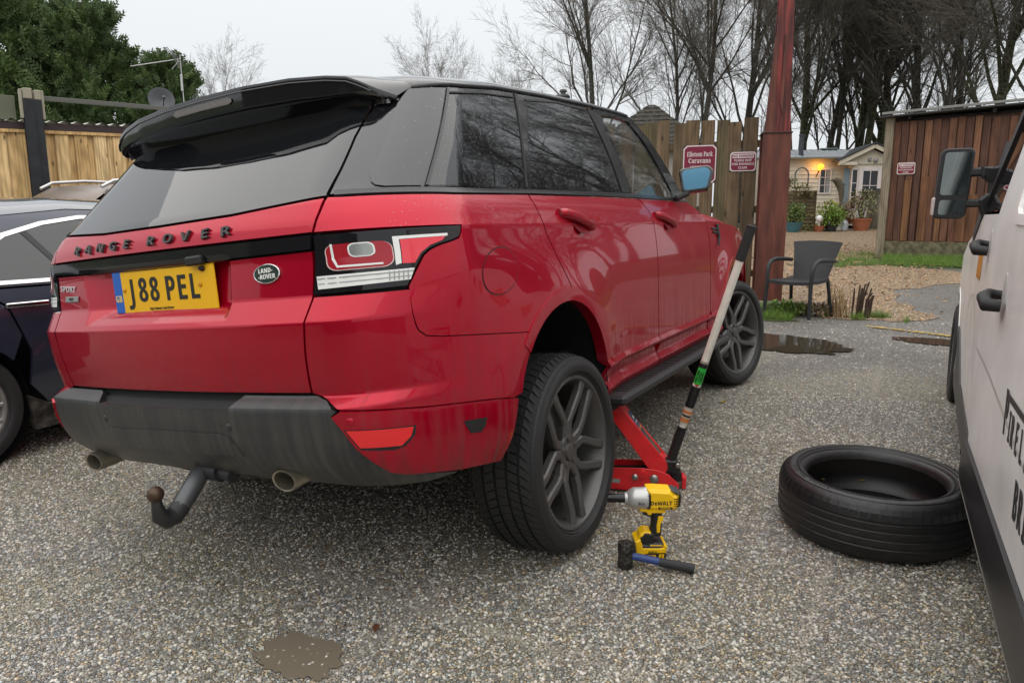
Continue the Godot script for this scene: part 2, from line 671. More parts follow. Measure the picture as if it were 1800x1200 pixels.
func build_ground() -> void:
	stone_texture("chip", 9.0, Color(0.20, 0.18, 0.155).linear_to_srgb(), Color(0.62, 0.57, 0.49).linear_to_srgb(), 0.16, 31)
	stone_texture("leafy", 16.0, Color(0.20, 0.12, 0.06).linear_to_srgb(), Color(0.66, 0.50, 0.33).linear_to_srgb(), 0.20, 57)
	var g := M("chippings", Color(1, 1, 1), 0.5)
	g.albedo_texture = mats["chip_c"]
	g.heightmap_enabled = true
	g.heightmap_texture = mats["chip_h"]
	g.heightmap_scale = 0.5
	g.vertex_color_use_as_albedo = true
	tri_map(g, 0.83)
	var big := noise(FastNoiseLite.TYPE_SIMPLEX_SMOOTH, 0.35, 71, 4)
	var fine := noise(FastNoiseLite.TYPE_SIMPLEX_SMOOTH, 1.6, 72, 3)
	var tint := func(x: float, z: float) -> Color:
		var t := 0.95 + 0.30 * big.get_noise_2d(x, z) + 0.18 * fine.get_noise_2d(x, z)
		# the damp grey tarmac by the entrance, thin of chippings
		var d := clampf((-3.0 - z) / 1.6 + 0.8 * big.get_noise_2d(x * 1.7, z * 1.7), 0, 1)
		d = maxf(d, clampf(1.0 - Vector2((x - 1.9) / 1.0, (z + 2.5) / 1.0).length() + 0.5 * fine.get_noise_2d(x, z), 0, 1) * 0.9)
		d = maxf(d, clampf(1.2 - Vector2((x - 2.5) / 0.55, (z + 2.2) / 0.7).length(), 0, 1) * 0.85)
		t *= lerpf(1.0, 0.60, d)
		return Color(t, t * lerpf(1.0, 1.02, d), t * lerpf(0.88, 1.06, d))
	struct("ground", ground_sheet(-9, 9, -13, 9, 0.14, 0.0, tint), g)
	# the land farther off, round the yard
	var far := MB.new()
	var fn := Vector3(0, 1, 0)
	var grass_far := M("far_grass", Color(0.06, 0.085, 0.03), 0.95)
	speckle(grass_far, 0.3, 0.0, 0.5, true)
	for q in [[-300, -9, -300, 200], [9, 300, -300, 200], [-9, 9, -300, -13], [-9, 9, 9, 200]]:
		var zs := [q[2]]
		for z in [-40.0, 60.0]:
			if z > q[2] and z < q[3]:
				zs.push_back(z)
		zs.push_back(q[3])
		for k in zs.size() - 1:
			far.quad(on(q[0], zs[k], -0.012), on(q[1], zs[k], -0.012), on(q[1], zs[k + 1], -0.012), on(q[0], zs[k + 1], -0.012))
	struct("terrain", far, grass_far)
	# yard surfaces round the near sheet
	var outer := ground_sheet(-14, -8.95, -13, 9, 1.0, -0.004, func(_x, _z): return Color(0.8, 0.8, 0.79))
	struct("yard_ground", outer, g)
	var lf := M("leaf_gravel", Color(1, 1, 1), 0.75)
	lf.albedo_texture = mats["leafy_c"]
	lf.heightmap_enabled = true
	lf.heightmap_texture = mats["leafy_h"]
	lf.heightmap_scale = 1.0
	tri_map(lf, 0.6)
	struct("gravel_drive", poly_sheet([Vector2(-6, -7.25), Vector2(0.2, -7.1), Vector2(0.95, -6.65), Vector2(1.25, -6.3), Vector2(1.9, -6.35), Vector2(2.25, -6.9), Vector2(1.9, -8.0), Vector2(1.75, -9.4), Vector2(2.6, -10.5), Vector2(3.4, -11.6), Vector2(2.6, -12.6), Vector2(1.2, -13.6), Vector2(1.1, -16.5), Vector2(1.0, -29.6), Vector2(-9, -29.6), Vector2(-9, -9)], 0.006, 0.16, 5, 6), lf)
	# puddles: thin brown water over the chippings
	var water := M("puddle_water", Color(0.045, 0.036, 0.025), 0.03)
	water.metallic_specular = 0.5
	struct("puddle_water", blob(0.80, -4.65, 0.80, 0.42, 0.10, 3, 0.009, 96, 0.12), water)
	struct("puddle_water", blob(2.4, -5.30, 0.55, 0.17, 0.10, 8, 0.008, 64, 0.1), water)
	struct("puddle_water", blob(2.55, -2.0, 0.20, 0.36, 0.12, 9, 0.006, 64), water)
	struct("puddle_water", blob(0.50, 1.05, 0.15, 0.10, 0.14, 15, 0.004, 96), M("muddy_water", Color(0.16, 0.135, 0.10), 0.16))
	# worn yellow line by the entrance
	var line := M("worn_line", Color(0.42, 0.30, 0.09), 0.7)
	var lm := MB.new()
	for k in 90:
		var t := k / 90.0
		var p := Vector2(1.62, -5.95).lerp(Vector2(2.75, -5.55), t)
		for q in 3:
			if rng.randf() < 0.42 + 0.4 * t:
				var w := 0.022
				var cx := p.x + rng.randf_range(-0.01, 0.01)
				var cz := p.y + (q - 1) * 0.028
				lm.quad(on(cx - w * 0.5, cz - w, 0.011), on(cx + w * 0.6, cz - w * 0.7, 0.011), on(cx + w * 0.5, cz + w, 0.011), on(cx - w * 0.6, cz + w * 0.8, 0.011))
	struct("road_marking", lm, line)
	# loose chippings close to the camera
	var pm := M("loose_chippings", Color(1, 1, 1), 0.55)
	pm.vertex_color_use_as_albedo = true
	var pebs := [pebble(1), pebble(2), pebble(3)]
	for v in 3:
		var xs := []
		var cs := []
		var tries := 0
		while xs.size() < 26000 and tries < 200000:
			tries += 1
			var d := pow(rng.randf(), 0.75) * 4.6 + 0.9
			var a := deg_to_rad(29.5 + rng.randf_range(-44, 44))
			var x := 2.08 - sin(a) * d
			var z := 2.51 - cos(a) * d
			var wet := Vector2((x - 0.5) / 0.2, (z - 1.05) / 0.16).length()
			if wet < 0.95 and rng.randf() < 0.72:
				continue
			var s := rng.randf_range(0.007, 0.0135)
			xs.push_back(Transform3D(rand_basis(Vector3(s * rng.randf_range(0.9, 1.5), s * rng.randf_range(0.7, 1.1), s), 0.35), on(x, z, 0.0)))
			var t := rng.randf()
			t = 0.14 + 0.44 * t * t + 0.12 * t
			cs.push_back(Color(t * rng.randf_range(0.98, 1.08), t * 0.97, t * rng.randf_range(0.80, 0.93)))
		stuff(scatter("chippings", pebs[v], pm, xs, cs), "loose pale stone chippings covering the yard surface", "chippings")
	# fallen leaves
	var leaf := MB.new()
	var lp := [Vector3(0, 0, -0.5), Vector3(0.22, 0.08, -0.15), Vector3(0.2, 0.1, 0.2), Vector3(0, 0.02, 0.5), Vector3(-0.2, 0.1, 0.2), Vector3(-0.24, 0.07, -0.15), Vector3(0, 0.0, 0)]
	for k in 6:
		leaf.tri(lp[6], lp[k], lp[(k + 1) % 6])
	var lmesh := leaf.mesh()
	for q in [[0.62, 0.83, 0.05, Color(0.10, 0.035, 0.015), "curled dark brown leaf lying above the muddy patch"], [0.57, 0.70, 0.04, Color(0.09, 0.03, 0.015), ""], [0.98, -2.36, 0.07, Color(0.30, 0.22, 0.03), "yellow fallen leaf on the damp tarmac behind the jack handle"]]:
		var lmat := M("leaf_%s" % str(q[3]), q[3], 0.6)
		if q[4] == "":
			continue
		var o := mesh_obj("fallen_leaf", lmesh, lmat)
		o.transform = Transform3D(Ry(rng.randf() * 360) * Basis.from_scale(Vector3(q[2], q[2], q[2])), on(q[0], q[1], 0.012))
		tag(o, q[4], "leaf")
	var xs2 := []
	var cs2 := []
	for k in 2600:
		var x := rng.randf_range(-1.6, 2.4)
		var z := rng.randf_range(-20, -6.4)
		if z > -7.2 and (x < 0.9):
			continue
		if x > 1.6 + 0.15 * absf(z + 7.0) and rng.randf() < 0.8:
			continue
		var s := rng.randf_range(0.03, 0.075)
		xs2.push_back(Transform3D(rand_basis(Vector3(s, s, s), 0.6), on(x, z, 0.02)))
		var t := rng.randf()
		cs2.push_back(Color(0.20 + 0.30 * t, 0.11 + 0.20 * t, 0.05 + 0.10 * t))
	var lfm := M("litter", Color(1, 1, 1), 0.7)
	lfm.vertex_color_use_as_albedo = true
	stuff(scatter("leaf_litter", lmesh, lfm, xs2, cs2), "tan and brown leaf litter spread over the gravel drive", "leaves")
	# small bright stones and crumbs on the damp tarmac
	var xs3 := []
	var cs3 := []
	for k in 9000:
		var x := rng.randf_range(0.2, 3.0)
		var z := -1.2 - 5.4 * pow(rng.randf(), 1.6)
		var s := rng.randf_range(0.007, 0.017) * (1.0 if rng.randf() < 0.97 else 1.7)
		xs3.push_back(Transform3D(rand_basis(Vector3(s, s * 0.6, s), 0.3), on(x, z, 0.0)))
		var t := 0.12 + 0.5 * pow(rng.randf(), 1.6)
		cs3.push_back(Color(t, t * 0.96, t * 0.86))
	stuff(scatter("gravel", pebs[0], pm, xs3, cs3), "scattered pale stones on the damp tarmac by the entrance", "stones")
	# grass along the shed foot and by the drive
	var blade := MB.new()
	blade.tri(Vector3(-0.006, 0, 0), Vector3(0.006, 0, 0), Vector3(0.0, 0.55, 0.1))
	blade.tri(Vector3(-0.0045, 0.4, 0.05), Vector3(0.0045, 0.4, 0.05), Vector3(0.004, 1.0, 0.42))
	blade.tri(Vector3(-0.05, 0, 0.02), Vector3(-0.036, 0, 0.02), Vector3(-0.12, 0.8, -0.1))
	blade.tri(Vector3(0.04, 0, -0.02), Vector3(0.054, 0, -0.02), Vector3(0.14, 0.7, -0.06))
	var xs4 := []
	var cs4 := []
	var gf := noise(FastNoiseLite.TYPE_SIMPLEX_SMOOTH, 1.2, 88, 2)
	for k in 16000:
		var u := rng.randf()
		var x: float
		var z: float
		if u < 0.62:
			x = rng.randf_range(1.35, 4.2)
			z = -14.95 + rng.randf_range(0.0, 1.9) * rng.randf() + rng.randf_range(-0.1, 0.1)
		elif u < 0.82:
			x = rng.randf_range(-0.1, 1.3)
			z = rng.randf_range(-16.5, -12.6)
			if gf.get_noise_2d(x * 1.2, z * 1.2) < 0.05:
				continue
		elif u < 0.93:
			x = rng.randf_range(1.1, 2.0)
			z = rng.randf_range(-6.75, -6.35)
			if gf.get_noise_2d(x * 2.0, z * 2.0) < 0.1:
				continue
		else:
			x = rng.randf_range(0.35, 0.85)
			z = rng.randf_range(-6.35, -5.95)
		var s := rng.randf_range(0.05, 0.12) if u > 0.8 else rng.randf_range(0.07, 0.2)
		xs4.push_back(Transform3D(rand_basis(Vector3(0.25, s, 0.25), 0.4), on(x, z, 0.0)))
		var t := rng.randf()
		cs4.push_back(Color(0.07 + 0.12 * t, 0.15 + 0.14 * t, 0.015 + 0.03 * t))
	var gm := M("grass_blades", Color(1, 1, 1), 0.6)
	gm.vertex_color_use_as_albedo = true
	gm.backlight_enabled = true
	gm.backlight = Color(0.25, 0.3, 0.1)
	stuff(scatter("grass", blade.mesh(), gm, xs4, cs4), "bright green grass and moss along the foot of the brown shed", "grass")
	var moss := M("moss", Color(0.10, 0.15, 0.02), 0.95)
	speckle(moss, 3.0, 1.0, 0.4, true)
	struct("moss_patch", poly_sheet([Vector2(1.2, -15.3), Vector2(4.4, -15.0), Vector2(4.4, -13.6), Vector2(2.9, -13.3), Vector2(2.0, -13.9), Vector2(1.0, -13.2), Vector2(0.1, -12.4), Vector2(-0.3, -13.0), Vector2(0.5, -14.4)], 0.010, 0.3, 9, 6), moss)
	struct("moss_patch", blob(0.66, -6.0, 0.24, 0.13, 0.4, 19, 0.008, 40), moss)

# =====================================================================  trees
class Grower:
	var rng := RandomNumberGenerator.new()
	var trunk := MB.new()
	var crown := MB.new()
	var upward := 0.35
	var counts := [10, 8, 7, 6]
	var ivy := []

	func grow(p: Vector3, d: Vector3, length: float, r: float, level: int) -> void:
		var segs: int = [7, 5, 3, 2, 1][level]
		var pts := PackedVector3Array([p])
		var rad := [r]
		var dirs := [d]
		var q := p
		var dd := d
		var wob: float = [0.035, 0.13, 0.17, 0.2, 0.2][level]
		for k in segs:
			dd = (dd + Vector3(rng.randfn(), rng.randfn() * 0.6, rng.randfn()) * wob + Vector3.UP * upward * (0.14 if level > 0 else 0.05)).normalized()
			q += dd * length / segs
			pts.push_back(q)
			var t := float(k + 1) / segs
			rad.push_back(maxf(r * lerpf(1.0, 0.22 if level < 4 else 0.3, pow(t, 0.8)), 0.0055))
			dirs.push_back(dd)
		if level == 0:
			rad[0] = r * 1.35
		var sides: int = [9, 6, 4, 3, 3][level]
		(trunk if level < 2 else crown).tube(pts, rad, sides, false)
		if level >= 4:
			return
		var n: int = counts[level]
		for k in n:
			var t := rng.randf_range([0.14, 0.15, 0.12, 0.10][level], 1.0)
			if k == n - 1:
				t = 1.0
			var f := t * segs
			var i := mini(int(f), segs - 1)
			var at: Vector3 = pts[i].lerp(pts[i + 1], f - i)
			var rr: float = lerpf(rad[i], rad[i + 1], f - i)
			var ax: Vector3 = dirs[i]
			var side := ax.cross(Vector3(rng.randfn(), rng.randfn(), rng.randfn())).normalized()
			var ang := deg_to_rad(rng.randf_range(18, 46) if level < 2 else rng.randf_range(20, 50))
			if k == n - 1:
				ang *= 0.4
			var nd := (ax * cos(ang) + side * sin(ang)).normalized()
			var ll: float = length * [0.44, 0.46, 0.46, 0.5][level] * rng.randf_range(0.65, 1.15) * lerpf(1.15, 0.75, t if level < 1 else 0.5)
			grow(at, nd, ll, minf(rr * 0.62, r * [0.34, 0.42, 0.5, 0.6][level]), level + 1)

func bare_tree_meshes(seed_: int, h: float, r: float, counts: Array, up := 0.35, lean := Vector3.ZERO) -> Array:
	var g := Grower.new()
	g.rng.seed = seed_
	g.counts = counts
	g.upward = up
	g.grow(Vector3(0, -0.2, 0), (Vector3.UP + lean).normalized(), h, r, 0)
	return [g.trunk.mesh(), g.crown.mesh()]

func build_background() -> void:
	var bark := M("bark", Color(0.13, 0.12, 0.098), 0.95)
	speckle(bark, 1.2, 2.0, 0.45)
	var bark2 := M("mossy_bark", Color(0.15, 0.155, 0.08), 0.95)
	speckle(bark2, 1.1, 2.0, 0.4)
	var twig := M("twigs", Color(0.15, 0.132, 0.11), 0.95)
	var twig_haze := M("hazed_twigs", Color(0.22, 0.205, 0.19), 0.95)  # paler copy of the twigs: distance haze put into the colour
	var kinds := [
		bare_tree_meshes(101, 16.0, 0.22, [19, 11, 9, 7], 0.6),
		bare_tree_meshes(202, 18.0, 0.25, [18, 11, 9, 7], 0.8),
		bare_tree_meshes(303, 16.0, 0.17, [18, 11, 9, 6], 0.55, Vector3(0.03, 0, 0.02)),
		bare_tree_meshes(404, 19.0, 0.31, [18, 11, 9, 7], 0.85, Vector3(-0.02, 0, 0)),
		bare_tree_meshes(505, 9.0, 0.11, [15, 9, 7, 4], 0.6),
	]
	# x, z, kind, size, turn, mossy, label
	var spots := [
		[-11.9, -31.0, 0, 0.92, 20, 0, "round-crowned bare tree behind the mirror of the red car, leftmost of the row"],
		[-9.6, -35.5, 2, 0.9, 130, 0, "thin bare tree second from the left behind the timber fence"],
		[-8.0, -33.5, 1, 0.78, 250, 0, "bare tree with upswept branches above the maroon signs"],
		[-6.3, -36.0, 3, 0.8, 75, 0, "bare many-stemmed tree just left of the rusty post"],
		[-5.6, -39.0, 1, 0.95, 10, 0, "tall bare tree directly behind the top of the rusty post"],
		[-4.4, -42.0, 3, 0.95, 190, 1, "tall bare tree just right of the rusty post"],
		[-3.6, -45.5, 1, 1.0, 310, 0, "dark bare tree behind the caravan flue"],
		[-2.9, -43.0, 2, 1.1, 55, 0, "slender bare tree behind the lit wall lamp of the caravan"],
		[-2.0, -47.0, 3, 1.05, 140, 1, "thick greenish trunk behind the caravan window"],
		[-1.4, -43.5, 1, 1.0, 230, 1, "thick mossy trunk left of the caravan porch gable"],
		[-0.7, -47.0, 3, 0.95, 25, 1, "broad mossy trunk behind the caravan porch gable"],
		[0.35, -44.0, 1, 1.0, 95, 0, "straight dark trunk between caravan porch and brown shed"],
		[1.4, -41.0, 3, 0.9, 265, 0, "bare tree rising over the left corner of the brown shed"],
		[2.3, -38.5, 2, 1.0, 340, 0, "leaning bare tree above the middle of the shed roof"],
		[3.2, -41.0, 1, 1.0, 160, 0, "tall bare tree above the shed, left of the van mirror"],
		[4.4, -37.5, 3, 0.95, 45, 1, "big bare tree with ivy above the van mirror"],
		[5.6, -36.0, 0, 1.1, 200, 0, "bare tree at the right edge above the van roof pillar"],
		[8.5, -30.0, 3, 0.9, 100, 0, "bare tree right of the shed, mirrored in the car windows"],
		[11.0, -26.0, 0, 0.95, 15, 0, "spreading bare tree mirrored in the rear side window"],
		[14.5, -27.0, 1, 0.8, 280, 0, "bare tree farther right, mirrored in the rear door window"],
		[9.5, -21.0, 0, 0.75, 170, 0, "smaller bare tree mirrored low in the car windows"],
		[13.0, -20.0, 1, 0.62, 60, 0, "bare tree beyond the van, mirrored in the quarter window"],
		[16.5, -21.5, 0, 0.75, 230, 0, "bare tree beyond the van, mirrored behind the others"],
		[12.0, -31.0, 3, 0.7, 300, 0, "tall bare tree beyond the shed, mirrored in the front door window"],
		[17.5, -16.0, 2, 0.7, 20, 0, "slender bare tree beyond the van, mirrored in the dark rear pillar"],
		[19.5, -25.0, 1, 0.75, 120, 0, "bare tree far right beyond the van, mirrored in the doors"],
	]
	for s in spots:
		var t := thing("bare_tree", s[6], "tree", on(s[0], s[1]), "bare winter trees", Ry(s[4]) * Basis.from_scale(Vector3.ONE * s[3]))
		mesh_obj("trunk", kinds[s[2]][0], bark2 if s[5] else bark, t)
		mesh_obj("crown", kinds[s[2]][1], twig, t)
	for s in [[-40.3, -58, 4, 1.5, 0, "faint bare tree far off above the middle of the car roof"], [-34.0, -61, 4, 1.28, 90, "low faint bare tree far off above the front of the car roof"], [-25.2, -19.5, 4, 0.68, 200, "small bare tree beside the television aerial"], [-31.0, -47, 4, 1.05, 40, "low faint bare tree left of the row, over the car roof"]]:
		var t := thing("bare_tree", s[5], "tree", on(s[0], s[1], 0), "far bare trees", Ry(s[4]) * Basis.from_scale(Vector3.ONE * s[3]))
		mesh_obj("trunk", kinds[4][0], twig_haze, t)
		mesh_obj("crown", kinds[4][1], twig_haze, t)
	# ivy on the trunks at the right
	build_conifers()
	build_left_fence()
	build_right_fence()
	build_shed()
	build_caravan()
	build_far_house()
	build_added_block()

func build_conifers() -> void:
	# one spray of scale leaves: flat fan of small blades
	var sp := MB.new()
	var r2 := RandomNumberGenerator.new()
	r2.seed = 9
	for k in 9:
		var t := k / 8.0
		var side := 1.0 if k % 2 else -1.0
		var base := Vector3(0, 0.02 * sin(t * 3.0), t * 0.8)
		var ln := lerpf(0.36, 0.14, t)
		var dr := Vector3(side * 0.72, r2.randf_range(-0.25, 0.25), 0.75).normalized()
		var w := Vector3(-dr.z, r2.randf_range(-0.4, 0.4), dr.x).normalized() * 0.07
		sp.tri(base - w * 0.6, base + w * 0.6, base + dr * ln)
		sp.tri(base + dr * ln * 0.35 - w, base + dr * ln * 0.4 + w, base + dr * ln * 0.8 + Vector3(side * 0.1, 0.05, 0.06))
	sp.tri(Vector3(-0.03, 0, 0.6), Vector3(0.03, 0, 0.6), Vector3(0, 0.04, 1.05))
	var leaf := M("conifer_leaf", Color(1, 1, 1), 0.75)
	leaf.vertex_color_use_as_albedo = true
	leaf.backlight_enabled = true
	leaf.backlight = Color(0.2, 0.25, 0.1)
	var bark := M("conifer_bark", Color(0.06, 0.045, 0.03), 0.95)
	var f := noise(FastNoiseLite.TYPE_SIMPLEX_SMOOTH, 0.55, 5, 3)
	var kinds := []
	for kind in 2:
		var H: float = [8.2, 7.6][kind]
		var Rr: float = [2.5, 2.7][kind]
		var tr := MB.new()
		tr.tube(PackedVector3Array([Vector3(0, -0.2, 0), Vector3(0.05, 3, 0), Vector3(0, H * 0.9, 0)]), [0.28, 0.2, 0.04], 7, false)
		for k in 26:
			var y := H * rng.randf_range(0.12, 0.85)
			var a := rng.randf() * TAU
			var rr := Rr * (1.0 - y / H) * 0.85
			tr.tube(PackedVector3Array([Vector3(0, y, 0), Vector3(cos(a) * rr, y + rr * 0.35, sin(a) * rr)]), [0.05, 0.01], 4, false)
		var cr := MB.new()
		# boughs: each a plume of sprays that leans out and up, its tip standing clear of the crown
		for bq in 105:
			var v := pow((bq + rng.randf()) / 105.0, 0.85)
			var y := H * (0.02 + 0.86 * v)
			var a := rng.randf() * TAU
			var reach := Rr * pow(1.0 - v * 0.93, 0.70) * rng.randf_range(0.72, 1.12)
			var dir := Vector3(cos(a), lerpf(0.35, 1.1, v) + rng.randf_range(-0.1, 0.25), sin(a)).normalized()
			var start := Vector3(cos(a) * reach * 0.25, y - 0.3, sin(a) * reach * 0.25)
			var n := 40 if v < 0.8 else 32
			var tone := rng.randf_range(0.0, 1.0)
			for k in n:
				var t := pow(rng.randf(), 0.62)
				var wide := 0.52 * (1.0 - t) + 0.10
				var p := start + dir * t * (reach * 0.85 + 0.35) + Vector3(rng.randfn(), rng.randfn() * 0.7, rng.randfn()) * wide * 0.55
				var out := (dir + Vector3(rng.randfn(), rng.randfn() * 0.8 + 0.25, rng.randfn()) * 0.42).normalized()
				var s2 := rng.randf_range(0.30, 0.62)
				var b := Basis.looking_at(-out, Vector3(rng.randfn(), 0.4, rng.randfn()).normalized()) * Basis.from_scale(Vector3(s2, s2, s2))
				var g := clampf(0.45 * tone + 0.55 * rng.randf() , 0.0, 1.0)
				cr.col = Color(0.040 + 0.080 * g, 0.072 + 0.105 * g, 0.030 + 0.022 * g)
				for e in range(0, sp.ix.size(), 3):
					cr.tri(b * sp.v[sp.ix[e]] + p, b * sp.v[sp.ix[e + 1]] + p, b * sp.v[sp.ix[e + 2]] + p)
		kinds.push_back([tr.mesh(), cr.mesh()])
	for q in [[-29.0, -11.0, 1.12, 0, 0, "broad dark conifer at the far left above the fence"], [-26.3, -12.0, 1.24, 1, 70, "tall dark conifer over the black fence post"], [-24.2, -13.4, 1.12, 0, 200, "dark conifer with pointed tips left of the satellite dish"], [-22.5, -15.3, 0.95, 1, 300, "lower dark conifer behind the satellite dish and aerial"], [-30.5, -15.5, 1.02, 0, 130, "dark conifer behind the others at the back left"]]:
		var t := thing("conifer_tree", q[5], "tree", on(q[0], q[1]), "conifers beyond the fence", Ry(q[4]) * Basis.from_scale(Vector3.ONE * q[2]))
		mesh_obj("trunk", kinds[q[3]][0], bark, t)
		mesh_obj("crown", kinds[q[3]][1], leaf, t)

# =====================================================================  boards
func board_mesh(w: float, h: float, d: float, seed_: int, ch := 0.004, yo := 0.0) -> ArrayMesh:
	# origin at the foot of the board, front face towards +z
	var r2 := RandomNumberGenerator.new()
	r2.seed = seed_
	var m := MB.new()
	var n := 4
	var xl := []
	var xr := []
	for k in n + 1:
		xl.push_back(-w * 0.5 + r2.randf_range(-0.004, 0.004))
		xr.push_back(w * 0.5 + r2.randf_range(-0.004, 0.004))
	var bow := r2.randf_range(-0.006, 0.006)
	for k in n:
		var y0 := yo + h * k / n
		var y1 := yo + h * (k + 1) / n
		var b0 := bow * sin(PI * k / n)
		var b1 := bow * sin(PI * (k + 1) / n)
		var L0 := Vector3(xl[k], y0, b0)
		var L1 := Vector3(xl[k + 1], y1, b1)
		var R0 := Vector3(xr[k], y0, b0)
		var R1 := Vector3(xr[k + 1], y1, b1)
		var c := Vector3(ch, 0, 0)
		var D := Vector3(0, 0, d)
		var Dc := Vector3(0, 0, d - ch)
		m.quad(L0 + c + D, R0 - c + D, R1 - c + D, L1 + c + D)
		m.quad(L0 + Dc, L0 + c + D, L1 + c + D, L1 + Dc)
		m.quad(R0 - c + D, R0 + Dc, R1 + Dc, R1 - c + D)
		m.quad(L0, L0 + Dc, L1 + Dc, L1)
		m.quad(R0 + Dc, R0, R1, R1 + Dc)
		m.quad(R0, L0, L1, R1)
	var a := Vector3(xl[n], yo + h, 0)
	var b := Vector3(xr[n], yo + h, 0)
	m.quad(a, a + Vector3(0, 0, d), b + Vector3(0, 0, d), b)
	m.quad(Vector3(xl[0], yo, 0), Vector3(xr[0], yo, 0), Vector3(xr[0], yo, d), Vector3(xl[0], yo, d))
	return m.mesh()

func wood_set(key: String, cols: Array, sc := 1.0) -> Array:
	var out := []
	for k in cols.size():
		var w := wood("%s_%d" % [key, k], cols[k], sc)
		w.uv1_offset = Vector3(0.37 * k, 0.21 * k, 0.13 * k)
		out.push_back(w)
	return out

func build_left_fence() -> void:
	# along the left boundary, from a (near) to b (far)
	var a := Vector3(-8.75, 0, -1.4)
	var b := Vector3(-6.9, 0, -6.9)
	var dir := (b - a).normalized()
	var face := dir.cross(Vector3.UP) * -1.0   # towards the yard (+x)
	if face.x < 0:
		face = -face
	var bs := Basis(Vector3.UP.cross(face).normalized(), Vector3.UP, face)
	var t := thing("timber_fence", "new pale timber board fence with a corrugated sheet along its top, at the left", "fence", Vector3.ZERO)
	var ws := wood_set("new_timber", [Color(0.90, 0.60, 0.27), Color(0.95, 0.66, 0.32), Color(0.82, 0.53, 0.23), Color(0.97, 0.70, 0.36)], 1.1)
	var L := a.distance_to(b)
	var wide := []
	var thin := []
	for v in 7:
		wide.push_back(board_mesh(0.148 + 0.004 * (v % 4), 2.36, 0.022, v, 0.004, 1.37 * v))
		thin.push_back(board_mesh(0.15 + 0.003 * (v % 3), 2.36, 0.02, 20 + v, 0.004, 0.71 + 1.13 * v))
	var s := 0.08
	var k := 0
	while s < L:
		var p := a + dir * s
		var y := gh(p.z) - 0.02
		var o := mesh_obj("board", wide[k * 3 % 7], ws[rng.randi() % 4], t)
		o.transform = Transform3D(bs, Vector3(p.x, y - 1.37 * (k * 3 % 7), p.z) + face * 0.028)
		var p2 := p + dir * 0.115
		var o2 := mesh_obj("board", thin[k * 2 % 7], ws[rng.randi() % 4], t)
		o2.transform = Transform3D(bs, Vector3(p2.x, y - 0.71 - 1.13 * (k * 2 % 7), p2.z) + face * rng.randf_range(0.0, 0.004))
		s += 0.232
		k += 1
	var brown := M("brown_trim", Color(0.045, 0.025, 0.025), 0.6)
	var m := MB.new()
	m.beam(Vector3(a.x, gh(a.z) + 2.40, a.z) + face * 0.02, Vector3(b.x, gh(b.z) + 2.40, b.z) + face * 0.02, 0.12, 0.09, Vector3.UP, 0.006)
	obj("fascia", m, brown, t)
	m = MB.new()
	m.beam(Vector3(a.x, gh(a.z) + 2.335, a.z) + face * 0.066, Vector3(b.x, gh(b.z) + 2.335, b.z) + face * 0.066, 0.02, 0.045, Vector3.UP, 0.003)
	obj("rail", m, ws[2], t)
	# corrugated sheet, falling away behind the fence
	m = MB.new()
	var n := int(L / 0.012)
	var pts := []
	for j in 2:
		for i in n + 1:
			var q := a.lerp(b, float(i) / n)
			var up := 0.035 * (0.5 + 0.5 * sin(TAU * i * 0.012 / 0.15))
			pts.push_back(Vector3(q.x, gh(q.z) + 2.452 + up + 0.10 * j, q.z) + face * (0.11 - 2.6 * j))
	m.grid(pts, n + 1, 2)
	obj("corrugated_sheet", m, M("roof_sheet", Color(0.50, 0.50, 0.47), 0.5, 0.0), t)
	# black steel post in front of it and its upper rail
	var steel := M("black_steel", Color(0.018, 0.020, 0.026), 0.55)
	speckle(steel, 0.9, 0.2, 0.7)
	var pp := a + dir * 1.62 + face * 0.10
	var po := thing("steel_post", "black steel post with a pale cap standing against the left timber fence", "post", Vector3(pp.x, gh(pp.z), pp.z), "", bs)
	m = MB.new()
	m.box(T(Vector3(0, 1.36, 0.03)), Vector3(0.205, 2.72, 0.02), 0.003)
	m.box(T(Vector3(0, 1.36, 0.12)), Vector3(0.205, 2.72, 0.02), 0.003)
	m.box(T(Vector3(0, 1.36, 0.075)), Vector3(0.018, 2.72, 0.085), 0.0)
	m.box(T(Vector3(0.03, 1.36, 0.133)), Vector3(0.012, 2.4, 0.006), 0.0)
	obj("post", m, steel, po)
	m = MB.new()
	m.box(T(Vector3(-0.045, 2.79, 0.07)), Vector3(0.10, 0.13, 0.11), 0.006)
	m.box(T(Vector3(0.065, 2.78, 0.07)), Vector3(0.075, 0.12, 0.11), 0.006)
	m.box(T(Vector3(0.118, 2.66, 0.07)), Vector3(0.03, 0.36, 0.09), 0.004)
	m.box(T(Vector3(-0.118, 2.66, 0.07)), Vector3(0.03, 0.36, 0.09), 0.004)
	obj("cap", m, M("pale_cap", Color(0.36, 0.33, 0.25), 0.9), po)
	m = MB.new()
	var r0 := pp + Vector3(0, gh(pp.z) + 2.76, 0) + dir * 0.12
	m.beam(r0, r0 + dir * 4.4 + Vector3(0, 0.05, 0), 0.05, 0.055, Vector3.UP, 0.004)
	tag(obj("steel_rail", m, M("grey_rail", Color(0.13, 0.13, 0.115), 0.7)), "long thin grey steel rail running from the black post cap towards the dish", "rail")
	m = MB.new()
	var q0 := pp + Vector3(0, gh(pp.z) + 2.62, 0) - dir * 0.16 - face * 0.1
	m.beam(q0, q0 - dir * 1.8, 0.03, 0.30, Vector3.UP, 0.004)
	tag(obj("panel", m, M("olive_panel", Color(0.135, 0.145, 0.10), 0.8)), "olive grey panel left of the black post cap at the picture's edge", "panel")
	m = MB.new()
	var d0 := a + dir * 1.02 + face * 0.09
	m.beam(Vector3(d0.x, gh(d0.z), d0.z), Vector3(d0.x, gh(d0.z) + 2.0, d0.z), 0.06, 0.05, face, 0.004)
